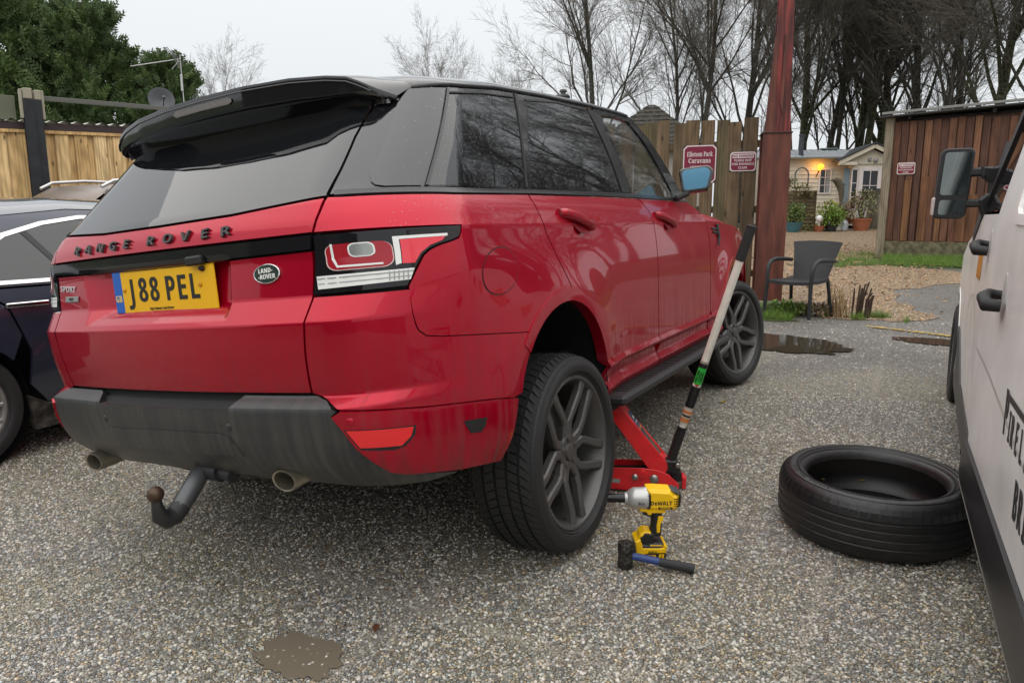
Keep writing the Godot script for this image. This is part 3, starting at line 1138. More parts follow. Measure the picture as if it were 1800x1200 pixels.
	tag(obj("drainpipe", m, brown), "narrow dark brown upright at the far left of the timber fence", "post")

func lettered_sign(called: String, label: String, group: String, w: float, h: float, x: Transform3D, lines: Array) -> void:
	var t := thing(called, label, "sign", x.origin, group, x.basis)
	var cut := minf(w, h) * 0.10
	var outline := func(iw: float, ih: float, c: float) -> PackedVector2Array:
		var hx := iw * 0.5
		var hy := ih * 0.5
		return PackedVector2Array([Vector2(-hx + c, -hy), Vector2(hx - c, -hy), Vector2(hx, -hy + c), Vector2(hx, hy - c), Vector2(hx - c, hy), Vector2(-hx + c, hy), Vector2(-hx, hy - c), Vector2(-hx, -hy + c)])
	var m := MB.new()
	m.prism(T(Vector3(0, 0, 0)), PackedVector2Array([Vector2(-w * 0.5, -h * 0.5), Vector2(w * 0.5, -h * 0.5), Vector2(w * 0.5, h * 0.5), Vector2(-w * 0.5, h * 0.5)]), 0.004, 0.0)
	obj("backing", m, M("sign_brown", Color(0.075, 0.035, 0.035), 0.5), t)
	m = MB.new()
	m.prism(T(Vector3(0, 0, 0.004)), outline.call(w - 0.006, h - 0.006, cut), 0.003)
	obj("border", m, M("sign_white", Color(0.74, 0.66, 0.64), 0.5), t)
	m = MB.new()
	m.prism(T(Vector3(0, 0, 0.007)), outline.call(w - 0.036, h - 0.036, cut * 0.9), 0.003)
	obj("panel", m, M("sign_maroon", Color(0.20, 0.008, 0.035), 0.45), t)
	for l in lines:
		if l.size() > 5 and l[5]:
			m = MB.new()
			m.box(T(Vector3(0, l[1], 0.0105)), Vector3(w * 0.8, l[2] * 1.7, 0.002))
			obj("band", m, mats["sign_white"], t)
			text("lettering", l[0], l[2], l[3], T(Vector3(0, l[1], 0.0125)), mats["sign_maroon"], t, l[4])
		else:
			text("lettering", l[0], l[2], l[3], T(Vector3(0, l[1], 0.0115)), mats["sign_white"], t, l[4])

func build_right_fence() -> void:
	var a := Vector3(-3.6, 0, -7.03)
	var b := Vector3(0.17, 0, -7.62)
	var dir := (b - a).normalized()
	var face := Vector3.UP.cross(dir)
	if face.z < 0:
		face = -face
	var bs := Basis(dir, Vector3.UP, face)
	var t := thing("timber_fence", "old mossy brown vertical board fence behind the front of the red car", "fence", Vector3.ZERO)
	var ws := wood_set("old_board", [Color(0.185, 0.120, 0.060), Color(0.150, 0.102, 0.054), Color(0.215, 0.145, 0.078), Color(0.140, 0.110, 0.052)], 0.9)
	var L := a.distance_to(b)
	var bms := []
	for v in 7:
		bms.push_back(board_mesh(0.171 + 0.0045 * ((v * 2) % 4), 2.34 + 0.015 * ((v * 3) % 5), 0.024, 11 + v, 0.004, 1.29 * v))
	var s := 0.1
	var k := 0
	while s < L - 0.02:
		var p := a + dir * s
		var o := mesh_obj("board", bms[k * 3 % 7], ws[(k * 3 + k / 4) % 4], t)
		o.transform = Transform3D(bs * Basis(Vector3.BACK, rng.randf_range(-0.005, 0.005)), Vector3(p.x, gh(p.z) + rng.randf_range(-0.02, 0.03) - 1.29 * (k * 3 % 7), p.z) + face * rng.randf_range(0, 0.006))
		s += 0.181 + rng.randf_range(0.0, 0.010)
		k += 1
	for y in [0.35, 1.2, 2.05]:
		var m := MB.new()
		m.beam(Vector3(a.x, gh(a.z) + y, a.z) - face * 0.03, Vector3(b.x, gh(b.z) + y, b.z) - face * 0.03, 0.05, 0.09)
		obj("rail", m, ws[1], t)
	var sx := func(d: float, y: float) -> Transform3D:
		var p := a + dir * d
		return Transform3D(bs, Vector3(p.x, y, p.z) + face * 0.034)
	lettered_sign("entrance_sign", "maroon caravan park name sign on the old fence, partly behind the car mirror", "", 0.44, 0.50, sx.call(2.98, 2.02), [
		["Elletson Park", 0.130, 0.060, 0.60, "Droid Serif"], ["Caravans", 0.045, 0.062, 0.72, "Droid Serif"], ["PLEASE DRIVE SLOWLY", -0.03, 0.02, 0.8, "Droid Sans"], ["RESIDENTS ONLY", -0.08, 0.02, 1.0, "Droid Sans"]])
	lettered_sign("parking_sign", "maroon no parking sign on the old fence between the car mirror and rusty post", "", 0.335, 0.255, sx.call(3.54, 2.04), [
		["NO PARKING", 0.072, 0.032, 0.95, "Droid Sans", true], ["PLEASE KEEP", 0.015, 0.029, 0.92, "Droid Sans"], ["THIS ENTRANCE", -0.032, 0.029, 0.92, "Droid Sans"], ["CLEAR", -0.079, 0.029, 0.92, "Droid Sans"]])

func build_shed() -> void:
	var a := Vector3(1.22, 0, -15.55)
	var b := Vector3(4.9, 0, -14.95)
	var dir := (b - a).normalized()
	var face := Vector3.UP.cross(dir)
	if face.z < 0:
		face = -face
	var bs := Basis(dir, Vector3.UP, face)
	var g := gh(-15.3)
	var org := Vector3(a.x, g, a.z)
	var t := thing("shed", "brown stained board shed on a low concrete base at the right, beside the van mirror", "shed", org, "", bs)
	var L := a.distance_to(b)
	var conc := M("mossy_concrete", Color(0.20, 0.18, 0.105), 0.95)
	speckle(conc, 1.1, 1.0, 0.65)
	var m := MB.new()
	m.box(T(Vector3(L * 0.5, 0.14, -1.2)), Vector3(L + 0.02, 0.44, 2.5), 0.01)
	obj("base", m, conc, t)
	var ws := wood_set("shed_board", [Color(0.165, 0.068, 0.038), Color(0.110, 0.047, 0.029), Color(0.205, 0.090, 0.050), Color(0.25, 0.115, 0.058)], 0.8)
	m = MB.new()
	m.box(T(Vector3(L * 0.5, 1.62, -1.2)), Vector3(L - 0.06, 2.54, 2.36))
	obj("wall", m, ws[1], t)
	var wmesh := []
	for v in 7:
		wmesh.push_back(board_mesh([0.135, 0.15, 0.125][v % 3], 2.50 + 0.01 * (v % 4), 0.022, 21 + v, 0.004, 1.43 * v))
	var s := 0.17
	var k := 0
	while s < L:
		var o := mesh_obj("board", wmesh[k * 3 % 7], ws[[0, 1, 2, 1, 3, 0, 1, 2, 0, 1, 3, 1][k % 12]], t)
		o.transform = T(Vector3(s, 0.36 + rng.randf_range(-0.03, 0.02) - 1.43 * (k * 3 % 7), 0.003 + (0.018 if k % 2 else 0.0)))
		s += 0.147
		k += 1
	# lower repairs in fresher orange brown
	var fresh := wood_set("shed_fresh", [Color(0.235, 0.105, 0.042), Color(0.205, 0.086, 0.036)], 0.8)
	for q in [[0.46, 0.13, 1.28], [0.78, 0.15, 1.34], [1.08, 0.10, 1.1], [1.5, 0.16, 1.22], [1.70, 0.13, 0.95]]:
		var o := mesh_obj("board", board_mesh(q[1], q[2], 0.014, int(q[0] * 100)), fresh[int(q[0] * 10) % 2], t)
		o.transform = T(Vector3(q[0], 0.375, 0.044))
	m = MB.new()
	m.box(T(Vector3(0.02, 1.48, 0.02)), Vector3(0.17, 2.98, 0.13), 0.008)
	obj("corner_post", m, wood("grey_post", Color(0.30, 0.25, 0.18), 0.9), t)
	m = MB.new()
	m.beam(Vector3(-0.12, 3.05, 0.22), Vector3(L + 0.2, 3.14, 0.22), 0.05, 0.05, Vector3.UP, 0.004)
	obj("roof_edge", m, M("lead_edge", Color(0.23, 0.23, 0.22), 0.6), t)
	m = MB.new()
	m.box(Transform3D(Basis(Vector3.BACK, 0.022), Vector3(L * 0.5, 3.03, -1.05)), Vector3(L + 0.34, 0.03, 2.6))
	obj("roof", m, M("roof_felt", Color(0.055, 0.055, 0.055), 0.95), t)
	m = MB.new()
	m.box(T(Vector3(L * 0.5, 2.92, -0.03)), Vector3(L, 0.06, 0.03))
	for q in [0.4, 1.9, 3.2]:
		m.box(T(Vector3(q, 2.96, 0.05)), Vector3(0.05, 0.10, 0.28))
	obj("rafter", m, M("dark_rafter", Color(0.02, 0.015, 0.012), 0.9), t)
	var sg := Transform3D(bs, org) * T(Vector3(0.40, 1.90, 0.062))
	lettered_sign("parking_sign", "maroon no parking sign on the brown shed wall, left of the van mirror", "", 0.35, 0.25, sg, [
		["NO PARKING", 0.070, 0.033, 1.0, "Droid Sans", true], ["PLEASE KEEP", 0.014, 0.027, 1.0, "Droid Sans"], ["THIS ENTRANCE", -0.032, 0.027, 1.0, "Droid Sans"], ["CLEAR", -0.079, 0.027, 1.0, "Droid Sans"]])

func build_far_house() -> void:
	# hipped roof of a house behind the fence, seen past the car's roof
	var t := thing("house", "house with a dark mossy hipped roof behind the fence and bare trees", "house", Vector3(-8.6, gh(-28), -28.6), "", Ry(14))
	var m := MB.new()
	m.box(T(Vector3(0, 1.6, 0)), Vector3(4.6, 3.2, 4.6))
	m.box(T(Vector3(-4.2, 1.6, 0)), Vector3(4.0, 3.2, 4.0))
	obj("wall", m, M("render_wall", Color(0.35, 0.33, 0.3), 0.9), t)
	m = MB.new()
	var tile := M("roof_tile", Color(0.085, 0.078, 0.062), 0.9)
	speckle(tile, 1.0, 1.0, 0.5)
	var rows := 11
	for k in 4:
		var b := Basis(Vector3.UP, PI / 2 * k)
		for r in rows:
			var f0 := float(r) / rows
			var f1 := float(r + 1) / rows
			var w0 := lerpf(2.7, 0.12, f0)
			var w1 := lerpf(2.7, 0.12, f1)
			var y0 := lerpf(3.1, 5.25, f0)
			var y1 := lerpf(3.1, 5.25, f1)
			m.quad(b * Vector3(-w0, y0 + 0.05, w0), b * Vector3(w0, y0 + 0.05, w0), b * Vector3(w1, y1, w1), b * Vector3(-w1, y1, w1))
			m.quad(b * Vector3(-w0, y0, w0), b * Vector3(w0, y0, w0), b * Vector3(w0, y0 + 0.05, w0), b * Vector3(-w0, y0 + 0.05, w0))
	for sd in [-1.0, 1.0]:
		m.quad(Vector3(-6.4, 3.1, 2.2 * sd), Vector3(-2.0, 3.1, 2.2 * sd), Vector3(-2.0, 4.6, 0), Vector3(-6.4, 4.6, 0))
	m.tri(Vector3(-6.3, 3.1, -2.2), Vector3(-6.3, 3.1, 2.2), Vector3(-6.3, 4.6, 0))
	var rf := obj("roof", m, tile, t)
	m = MB.new()
	m.box(T(Vector3(-3.9, 5.0, 0)), Vector3(0.42, 1.5, 0.42), 0.02)
	m.box(T(Vector3(-3.9, 5.78, 0)), Vector3(0.54, 0.10, 0.54), 0.02)
	m.lathe(T(Vector3(-3.9, 5.83, 0)), [Vector2(0.12, 0), Vector2(0.12, 0.12), Vector2(0.17, 0.14), Vector2(0.16, 0.22), Vector2(0.0, 0.26)], 12)
	obj("chimney", m, M("chimney_grey", Color(0.10, 0.10, 0.10), 0.9), rf)
	# low building with the aerial and the satellite dish, behind the left fence
	t = thing("bungalow", "low building with a pale green grey roof behind the left fence", "house", Vector3(-20.6, gh(-17) - 0.35, -17.2), "", Ry(-70))
	m = MB.new()
	m.box(T(Vector3(0, 1.5, 0)), Vector3(9, 3.0, 4))
	obj("wall", m, mats["render_wall"], t)
	m = MB.new()
	for sd in [-1.0, 1.0]:
		m.quad(Vector3(-4.7, 3.0, 2.3 * sd), Vector3(4.7, 3.0, 2.3 * sd), Vector3(4.7, 4.0, 0), Vector3(-4.7, 4.0, 0))
	for e in [-4.6, 4.6]:
		m.tri(Vector3(e, 3.0, -2.2), Vector3(e, 3.0, 2.2), Vector3(e, 3.98, 0))
	obj("roof", m, M("green_roof", Color(0.36, 0.40, 0.35), 0.8), t)
	var alu := M("aluminium", Color(0.55, 0.55, 0.55), 0.45, 0.6)
	t = thing("television_aerial", "television aerial on a thin pole left of the car roof, with a long boom", "aerial", Vector3(-17.95, 3.6, -12.58))
	m = MB.new()
	m.tube(PackedVector3Array([Vector3(0, 0, 0), Vector3(-0.12, 2.58, -0.05)]), [0.016, 0.014], 6)
	obj("pole", m, alu, t)
	m = MB.new()
	var bx := Vector3(0.87, 0.14, -0.49)
	m.tube(PackedVector3Array([Vector3(-0.1, 2.44, 0) - bx * 1.5, Vector3(-0.1, 2.44, 0) + bx * 0.05]), [0.015, 0.015], 5)
	obj("boom", m, alu, t)
	for k in 10:
		m = MB.new()
		var q := Vector3(-0.1, 2.44, 0) - bx * (0.35 - k * 0.04) * (1.0 if k > 4 else 0.4)
		var up := Vector3(0.1, 0.22 - 0.012 * k, 0.2)
		m.tube(PackedVector3Array([q - up, q + up]), [0.008, 0.008], 4)
		obj("element", m, alu, t)
	m = MB.new()
	m.tube(PackedVector3Array([Vector3(-0.1, 2.35, 0), Vector3(-0.55, 2.78, 0.1)]), [0.012, 0.012], 5)
	m.tube(PackedVector3Array([Vector3(-0.1, 2.4, 0), Vector3(-0.34, 2.15, 0.1)]), [0.012, 0.012], 5)
	m.box(T(Vector3(-0.06, 1.75, 0)), Vector3(0.09, 0.5, 0.03), 0.01)
	obj("reflector", m, alu, t)
	t = thing("satellite_dish", "dark grey satellite dish above the spoiler's left end", "dish", Vector3(-17.6, 4.68, -11.55), "", Ry(62))
	m = MB.new()
	m.lathe(Transform3D(Basis(Vector3.RIGHT, deg_to_rad(78)), Vector3.ZERO), [Vector2(0.0, -0.09), Vector2(0.14, -0.075), Vector2(0.26, -0.03), Vector2(0.35, 0.02), Vector2(0.36, 0.03), Vector2(0.34, 0.03), Vector2(0.25, -0.01), Vector2(0.0, -0.07)], 28)
	obj("reflector", m, M("dish_grey", Color(0.075, 0.08, 0.09), 0.5), t)
	m = MB.new()
	m.tube(PackedVector3Array([Vector3(0, -0.3, 0), Vector3(0, -0.25, 0.3), Vector3(0, -0.02, 0.5)]), [0.015, 0.015, 0.015], 6)
	m.ball(T(Vector3(0, 0.0, 0.52)), Vector3(0.05, 0.05, 0.08))
	m.tube(PackedVector3Array([Vector3(0, 0, -0.08), Vector3(0, -0.05, -0.25), Vector3(0, -1.0, -0.28)]), [0.025, 0.025, 0.025], 7)
	obj("arm", m, mats["dish_grey"], t)

func build_added_block() -> void:
	# added unseen block behind the camera, darkening reflections and cutting light from behind
	var t := thing("added_dark_block", "dark clad block added behind the camera to darken reflections", "building", Vector3(-1.0, gh(11.5), 12.5))
	var clad := M("added_block_clad", Color(0.075, 0.072, 0.068), 0.8)
	for k in 34:
		var m := MB.new()
		m.box(T(Vector3(-8.2 + k * 0.5, 2.1, 0)), Vector3(0.49, 4.2, 0.06), 0.01)
		obj("cladding_panel", m, clad, t)
	var m := MB.new()
	m.box(T(Vector3(0.1, 2.05, 2.0)), Vector3(16.8, 4.1, 3.8))
	obj("wall", m, clad, t)
	m = MB.new()
	m.box(T(Vector3(0.1, 4.3, 1.8)), Vector3(17.4, 0.16, 4.8))
	obj("roof", m, M("added_block_roof", Color(0.12, 0.12, 0.12), 0.8), t)
	m = MB.new()
	m.box(T(Vector3(1.5, 1.6, -0.05)), Vector3(3.6, 3.2, 0.06))
	obj("added_shutter_door", m, M("added_shutter_door", Color(0.16, 0.165, 0.17), 0.6), t)

func shrub(called: String, label: String, at: Vector3, rad: Vector3, n: int, size: float, c0: Color, c1: Color, stems := 7, base := 0.0, group := "") -> Node3D:
	var t := thing(called, label, "plant", at, group)
	var m := MB.new()
	for k in stems:
		var a := rng.randf() * TAU
		var e := Vector3(cos(a) * rad.x * 0.6, base + rad.y * rng.randf_range(1.1, 1.9), sin(a) * rad.z * 0.6)
		m.tube(PackedVector3Array([Vector3(cos(a) * 0.03, base, sin(a) * 0.03), Vector3(e.x * 0.4, e.y * 0.6, e.z * 0.4), e]), [0.012, 0.009, 0.004], 4, false)
	obj("stem", m, M("stem", Color(0.10, 0.075, 0.045), 0.9), t)
	var lv := MB.new()
	var lw := 0.24
	for k in n:
		var d := Vector3(rng.randfn(), rng.randfn(), rng.randfn()).normalized() * pow(rng.randf(), 0.45)
		var p := Vector3(d.x * rad.x, base + rad.y + d.y * rad.y, d.z * rad.z)
		var s := size * rng.randf_range(0.6, 1.3)
		var b := Basis.looking_at((-d + Vector3(rng.randfn(), rng.randfn() - 0.4, rng.randfn()) * 0.6).normalized(), Vector3(0.2, 1, 0.1).normalized()) * Basis.from_scale(Vector3(s, s, s))
		lv.col = c0.lerp(c1, rng.randf())
		var q0 := p
		var q1 := p + b * Vector3(-lw, 0.06, 0.45)
		var q2 := p + b * Vector3(0, 0.0, 0.5)
		var q3 := p + b * Vector3(lw, 0.06, 0.45)
		var q4 := p + b * Vector3(0, -0.1, 1.0)
		lv.tri(q0, q1, q2)
		lv.tri(q0, q2, q3)
		lv.tri(q1, q4, q2)
		lv.tri(q3, q2, q4)
	var lm := M("shrub_leaf", Color(1, 1, 1), 0.55)
	lm.vertex_color_use_as_albedo = true
	lm.backlight_enabled = true
	lm.backlight = Color(0.25, 0.3, 0.1)
	obj("leaves", lv, lm, t)
	return t

func pot(called: String, label: String, at: Vector3, r0: float, r1: float, h: float, mat: Material, category := "pot") -> void:
	var m := MB.new()
	m.lathe(T(Vector3.ZERO), [Vector2(0.0, 0.0), Vector2(r0, 0.0), Vector2(lerpf(r0, r1, 0.55), h * 0.5), Vector2(r1 * 0.94, h * 0.82), Vector2(r1, h * 0.84), Vector2(r1 * 1.04, h), Vector2(r1 * 0.9, h), Vector2(r1 * 0.86, h * 0.9), Vector2(0, h * 0.9)], 28)
	var o := obj(called, m, mat)
	o.position = at
	tag(o, label, category)

func build_caravan() -> void:
	# local axes: x along the front wall towards the right, z towards the yard
	var bs := Ry(22.0)
	var org := Vector3(-1.75, gh(-30.6), -30.6)
	var t := thing("caravan", "cream clad static caravan with a gabled porch and grey sheet roof", "caravan", org, "", bs)
	var cream := M("cream_cladding", Color(0.72, 0.64, 0.51), 0.6)
	var whitep := M("caravan_white", Color(0.82, 0.73, 0.70), 0.5)
	var roofm := M("tile_sheet", Color(0.36, 0.385, 0.41), 0.35, 0.1)
	var dark := M("dark_glass", Color(0.015, 0.018, 0.02), 0.05)
	var x0 := -2.6
	var x1 := 3.4
	var m := MB.new()
	m.box(T(Vector3((x0 + x1) * 0.5, 1.5, -1.6)), Vector3(x1 - x0, 2.7, 3.1))
	obj("wall", m, cream, t)
	m = MB.new()
	var y := 0.2
	while y < 2.78:
		m.quad(Vector3(x0, y, -0.015), Vector3(x1, y, -0.015), Vector3(x1, y + 0.165, -0.045), Vector3(x0, y + 0.165, -0.045))
		m.quad(Vector3(x0, y, -0.05), Vector3(x1, y, -0.05), Vector3(x1, y, -0.015), Vector3(x0, y, -0.015))
		y += 0.165
	var cl := obj("cladding", m, cream, t)
	cl.set_meta("kind", "stuff")
	# tile-profiled sheet roof
	m = MB.new()
	var nu := 160
	var nv := 25
	var pts := []
	for j in nv:
		for i in nu:
			var u := float(i) / (nu - 1)
			var v := float(j) / (nv - 1)
			var st := fmod(v * 6.0, 1.0)
			pts.push_back(Vector3(lerpf(x0 - 0.2, x1 + 0.2, u), 2.86 + v * 0.46 + 0.018 * sin(u * TAU * 26.0) - 0.03 * st, 0.28 - v * 2.0))
	m.grid(pts, nu, nv)
	m.quad(Vector3(x0 - 0.2, 3.33, -1.7), Vector3(x1 + 0.2, 3.33, -1.7), Vector3(x1 + 0.2, 2.86, -3.5), Vector3(x0 - 0.2, 2.86, -3.5))
	var rf := obj("roof", m, roofm, t)
	m = MB.new()
	m.beam(Vector3(x0 - 0.2, 2.83, 0.3), Vector3(x1 + 0.2, 2.83, 0.3), 0.09, 0.08, Vector3.UP, 0.01)
	obj("gutter", m, M("gutter_grey", Color(0.20, 0.19, 0.17), 0.6), t)
	m = MB.new()
	m.lathe(T(Vector3(-0.92, 2.9, -0.35)), [Vector2(0.10, 0), Vector2(0.10, 0.85), Vector2(0.13, 0.87), Vector2(0.13, 0.93), Vector2(0.0, 0.95)], 12)
	obj("flue", m, M("flue_grey", Color(0.045, 0.05, 0.06), 0.5), rf)
	m = MB.new()
	m.beam(Vector3(0.2, 3.36, -1.7), Vector3(0.9, 3.36, -1.7), 0.2, 0.05, Vector3.UP, 0.01)
	obj("ridge_cap", m, M("ridge_green", Color(0.15, 0.19, 0.17), 0.7), rf)
	# window
	var win := part("window", t, T(Vector3(0.02, 1.90, 0.0)))
	m = MB.new()
	for q in [[-0.22, 0, 0.05, 1.02], [0.22, 0, 0.05, 1.02], [0, 0.49, 0.44, 0.05], [0, -0.49, 0.44, 0.05], [0.0, 0, 0.025, 0.95], [0, 0.16, 0.42, 0.02], [0, -0.16, 0.42, 0.02]]:
		m.box(T(Vector3(q[0], q[1], 0.0)), Vector3(q[2], q[3], 0.06))
	obj("frame", m, whitep, win)
	m = MB.new()
	m.box(T(Vector3(0, 0, -0.02)), Vector3(0.42, 0.96, 0.02))
	obj("pane", m, dark, win)
	m = MB.new()
	for k in 8:
		m.tube(PackedVector3Array([Vector3(0.06 + 0.02 * k, -0.46, -0.006), Vector3(0.06 + 0.02 * k, 0.46, -0.006)]), [0.012, 0.012], 5)
	obj("curtain", m, M("curtain", Color(0.35, 0.36, 0.34), 0.9), win)
	# bay with the door, side lights and shutters
	var bx := 1.62
	m = MB.new()
	m.box(T(Vector3(bx, 1.35, 0.25)), Vector3(1.45, 2.5, 0.5))
	obj("porch_wall", m, cream, t)
	var door := part("door", t, T(Vector3(bx, 1.42, 0.51)))
	m = MB.new()
	for q in [[-0.36, 0, 0.16, 2.0], [0.36, 0, 0.16, 2.0], [0, 0.93, 0.60, 0.14], [0, -0.65, 0.60, 0.70], [0, 0.35, 0.025, 1.1], [0, 0.28, 0.58, 0.025]]:
		m.box(T(Vector3(q[0], q[1], 0.0)), Vector3(q[2], q[3], 0.05))
	obj("frame", m, whitep, door)
	m = MB.new()
	m.box(T(Vector3(0, 0.3, -0.012)), Vector3(0.58, 1.2, 0.012))
	obj("pane", m, dark, door)
	for sd in [-1.0, 1.0]:
		var sl := part("side_light", t, T(Vector3(bx + sd * 0.60, 1.55, 0.51)))
		m = MB.new()
		for q in [[-0.11, 0, 0.04, 1.6], [0.11, 0, 0.04, 1.6], [0, 0.8, 0.26, 0.05], [0, -0.8, 0.26, 0.05], [0, 0.25, 0.2, 0.025], [0, -0.3, 0.2, 0.025]]:
			m.box(T(Vector3(q[0], q[1], 0.0)), Vector3(q[2], q[3], 0.05))
		obj("frame", m, whitep, sl)
		m = MB.new()
		m.box(T(Vector3(0, 0, -0.012)), Vector3(0.2, 1.58, 0.012))
		obj("pane", m, dark, sl)
		m = MB.new()
		m.box(T(Vector3(bx + sd * 0.88, 1.55, 0.42)), Vector3(0.24, 1.7, 0.05), 0.01)
		obj("shutter", m, M("shutter_blue", Color(0.20, 0.25, 0.28), 0.6), t)
	m = MB.new()
	m.prism(T(Vector3(bx, 2.55, 0.50)), PackedVector2Array([Vector2(-1.15, 0.0), Vector2(1.15, 0.0), Vector2(0, 0.58)]), 0.06)
	obj("gable", m, cream, t)
	m = MB.new()
	for sd in [-1.0, 1.0]:
		m.beam(Vector3(bx + sd * 1.32, 2.58, 0.80), Vector3(bx, 3.24, 0.80), 0.05, 0.16, Vector3.UP, 0.006)
		m.beam(Vector3(bx + sd * 1.3, 2.56, 0.66), Vector3(bx + sd * 0.62, 2.56, 0.66), 0.24, 0.12, Vector3.UP, 0.006)
	obj("bargeboard", m, cream, t)
	m = MB.new()
	for sd in [-1.0, 1.0]:
		m.beam(Vector3(bx + sd * 1.42, 2.66, 0.5), Vector3(bx, 3.36, 0.5), 0.75, 0.05, Vector3.UP, 0.004)
		m.quad(Vector3(bx + sd * 1.42, 2.68, 0.1), Vector3(bx, 3.38, 0.1), Vector3(bx, 3.38, -1.8), Vector3(bx + sd * 0.2, 3.3, -1.8))
	obj("porch_roof", m, M("porch_dark", Color(0.035, 0.037, 0.042), 0.5), t)
	m = MB.new()
	m.ball(T(Vector3(bx + 0.12, 2.68, 0.64)), Vector3(0.09, 0.08, 0.08))
	m.box(T(Vector3(bx - 0.1, 2.72, 0.6)), Vector3(0.12, 0.14, 0.1), 0.02)
	obj("porch_lamp", m, M("lamp_grey", Color(0.3, 0.3, 0.3), 0.5), t)
	# lit wall lamp with its own light
	var wl := thing("wall_lamp", "lit yellow wall lamp on the cream caravan wall", "lamp", org + bs * Vector3(-0.30, 2.40, 0.1), "", bs)
	m = MB.new()
	m.tube(PackedVector3Array([Vector3(-0.05, -0.32, -0.08), Vector3(-0.03, -0.18, 0.04), Vector3(0.02, -0.08, 0.08)]), [0.02, 0.02, 0.03], 7)
	obj("bracket", m, mats["black"], wl)
	var glow := StandardMaterial3D.new()
	glow.resource_name = "lamp_glow"
	glow.albedo_color = Color(1, 0.8, 0.35)
	glow.emission_enabled = true
	glow.emission = Color(1.0, 0.70, 0.16)
	glow.emission_energy_multiplier = 1.1
	m = MB.new()
	m.lathe(Transform3D(Basis(Vector3.BACK, -0.35), Vector3(0.02, -0.06, 0.08)), [Vector2(0.03, 0), Vector2(0.10, 0.10), Vector2(0.12, 0.2), Vector2(0.07, 0.26), Vector2(0, 0.27)], 14)
	obj("lamp_shade", m, glow, wl)
	var ol := OmniLight3D.new()
	ol.name = "lamp_light"
	ol.light_color = Color(1.0, 0.68, 0.22)
	ol.light_energy = 0.07
	ol.light_size = 0.1
	ol.omni_range = 6.0
	ol.omni_attenuation = 2.0
	ol.shadow_enabled = true
	ol.position = Vector3(-0.08, 0.08, 0.13)
	wl.add_child(ol)
	# handrail and steps side at the right of the door
	m = MB.new()
	m.beam(Vector3(-0.26, 2.40, -30.05), Vector3(0.9, 2.42, -30.35), 0.07, 0.07)
	for k in 5:
		var px := -0.2 + k * 0.25
		m.beam(Vector3(px, 2.38, -30.07 - 0.06 * k), Vector3(px, gh(-30), -30.07 - 0.06 * k), 0.045, 0.045)
	tag(obj("handrail", m, M("rail_black", Color(0.02, 0.02, 0.022), 0.6)), "dark handrail on the deck right of the caravan door", "rail")
	# wooden carving of a leaping dolphin on a stake
	var dt := thing("carving", "carved wooden dolphin leaping up beside the caravan shutters", "sculpture", Vector3(-0.95, gh(-28.4), -28.4), "", Ry(24))
	m = MB.new()
	var sp := PackedVector3Array([Vector3(0.07, 0.95, 0), Vector3(0.10, 1.2, 0), Vector3(0.09, 1.45, 0), Vector3(0.03, 1.68, 0), Vector3(-0.06, 1.83, 0), Vector3(-0.16, 1.90, 0), Vector3(-0.26, 1.90, 0), Vector3(-0.36, 1.88, 0)])
	m.tube(sp, [0.035, 0.07, 0.11, 0.145, 0.15, 0.12, 0.055, 0.015], 10)
	obj("body", m, M("carved_wood", Color(0.095, 0.075, 0.045), 0.7), dt)
	m = MB.new()
	m.prism(T(Vector3(0.0, 0, -0.012)), PackedVector2Array([Vector2(0.10, 1.66), Vector2(0.26, 1.72), Vector2(0.06, 1.82)]), 0.024)
	m.prism(T(Vector3(0.0, 0, -0.012)), PackedVector2Array([Vector2(0.07, 0.98), Vector2(-0.06, 0.78), Vector2(0.05, 0.84), Vector2(0.16, 0.74), Vector2(0.10, 0.98)]), 0.024)
	obj("fin", m, mats["carved_wood"], dt)
	m = MB.new()
	m.tube(PackedVector3Array([Vector3(0.06, 0, 0), Vector3(0.07, 1.0, 0)]), [0.03, 0.03], 6)
	obj("stake", m, mats["carved_wood"], dt)
	# woven hurdle at the left and a fence panel at the right
	var tw := wood_set("hurdle", [Color(0.17, 0.12, 0.055), Color(0.13, 0.095, 0.045)], 0.7)
	var hb := Ry(22.0)
	var hd := thing("hurdle_panel", "mossy brown waney-lap fence panel left of the potted plants", "fence", Vector3(-2.85, gh(-27.6), -27.55), "", hb)
	for k in 11:
		m = MB.new()
		m.box(Transform3D(Basis(Vector3.RIGHT, -0.22), Vector3(0.62, 0.1 + 0.135 * k, 0.0)), Vector3(1.22, 0.16, 0.016), 0.003)
		obj("slat", m, tw[k % 2], hd)
	for q in [0.02, 0.42, 0.82, 1.22]:
		m = MB.new()
		m.box(T(Vector3(q, 0.76, 0.035)), Vector3(0.05, 1.52, 0.045), 0.004)
		obj("post", m, tw[1], hd)
	var pd := thing("fence_panel", "weathered grey brown fence panel behind the big terracotta pot", "fence", Vector3(0.02, gh(-29.4), -29.35), "", hb)
	var grey := wood_set("greyed", [Color(0.15, 0.125, 0.085), Color(0.125, 0.10, 0.07)], 0.8)
	for k in 9:
		var o := mesh_obj("board", board_mesh(0.125, 1.42, 0.018, 40 + k), grey[k % 2], pd)
		o.transform = T(Vector3(0.07 + 0.132 * k, 0.05, 0))
	m = MB.new()
	m.box(T(Vector3(0.6, 1.47, 0.0)), Vector3(1.3, 0.05, 0.06), 0.004)
	obj("rail", m, grey[0], pd)
	# pots and ornaments
	pot("plant_pot", "teal glazed plant pot in front of the brown fence panel", on(-2.24, -26.5), 0.20, 0.32, 0.36, M("teal_glaze", Color(0.06, 0.16, 0.19), 0.35))
	pot("plant_pot", "big terracotta bowl pot in front of the caravan door", on(-0.07, -28.2), 0.24, 0.36, 0.46, M("terracotta", Color(0.36, 0.115, 0.055), 0.75))
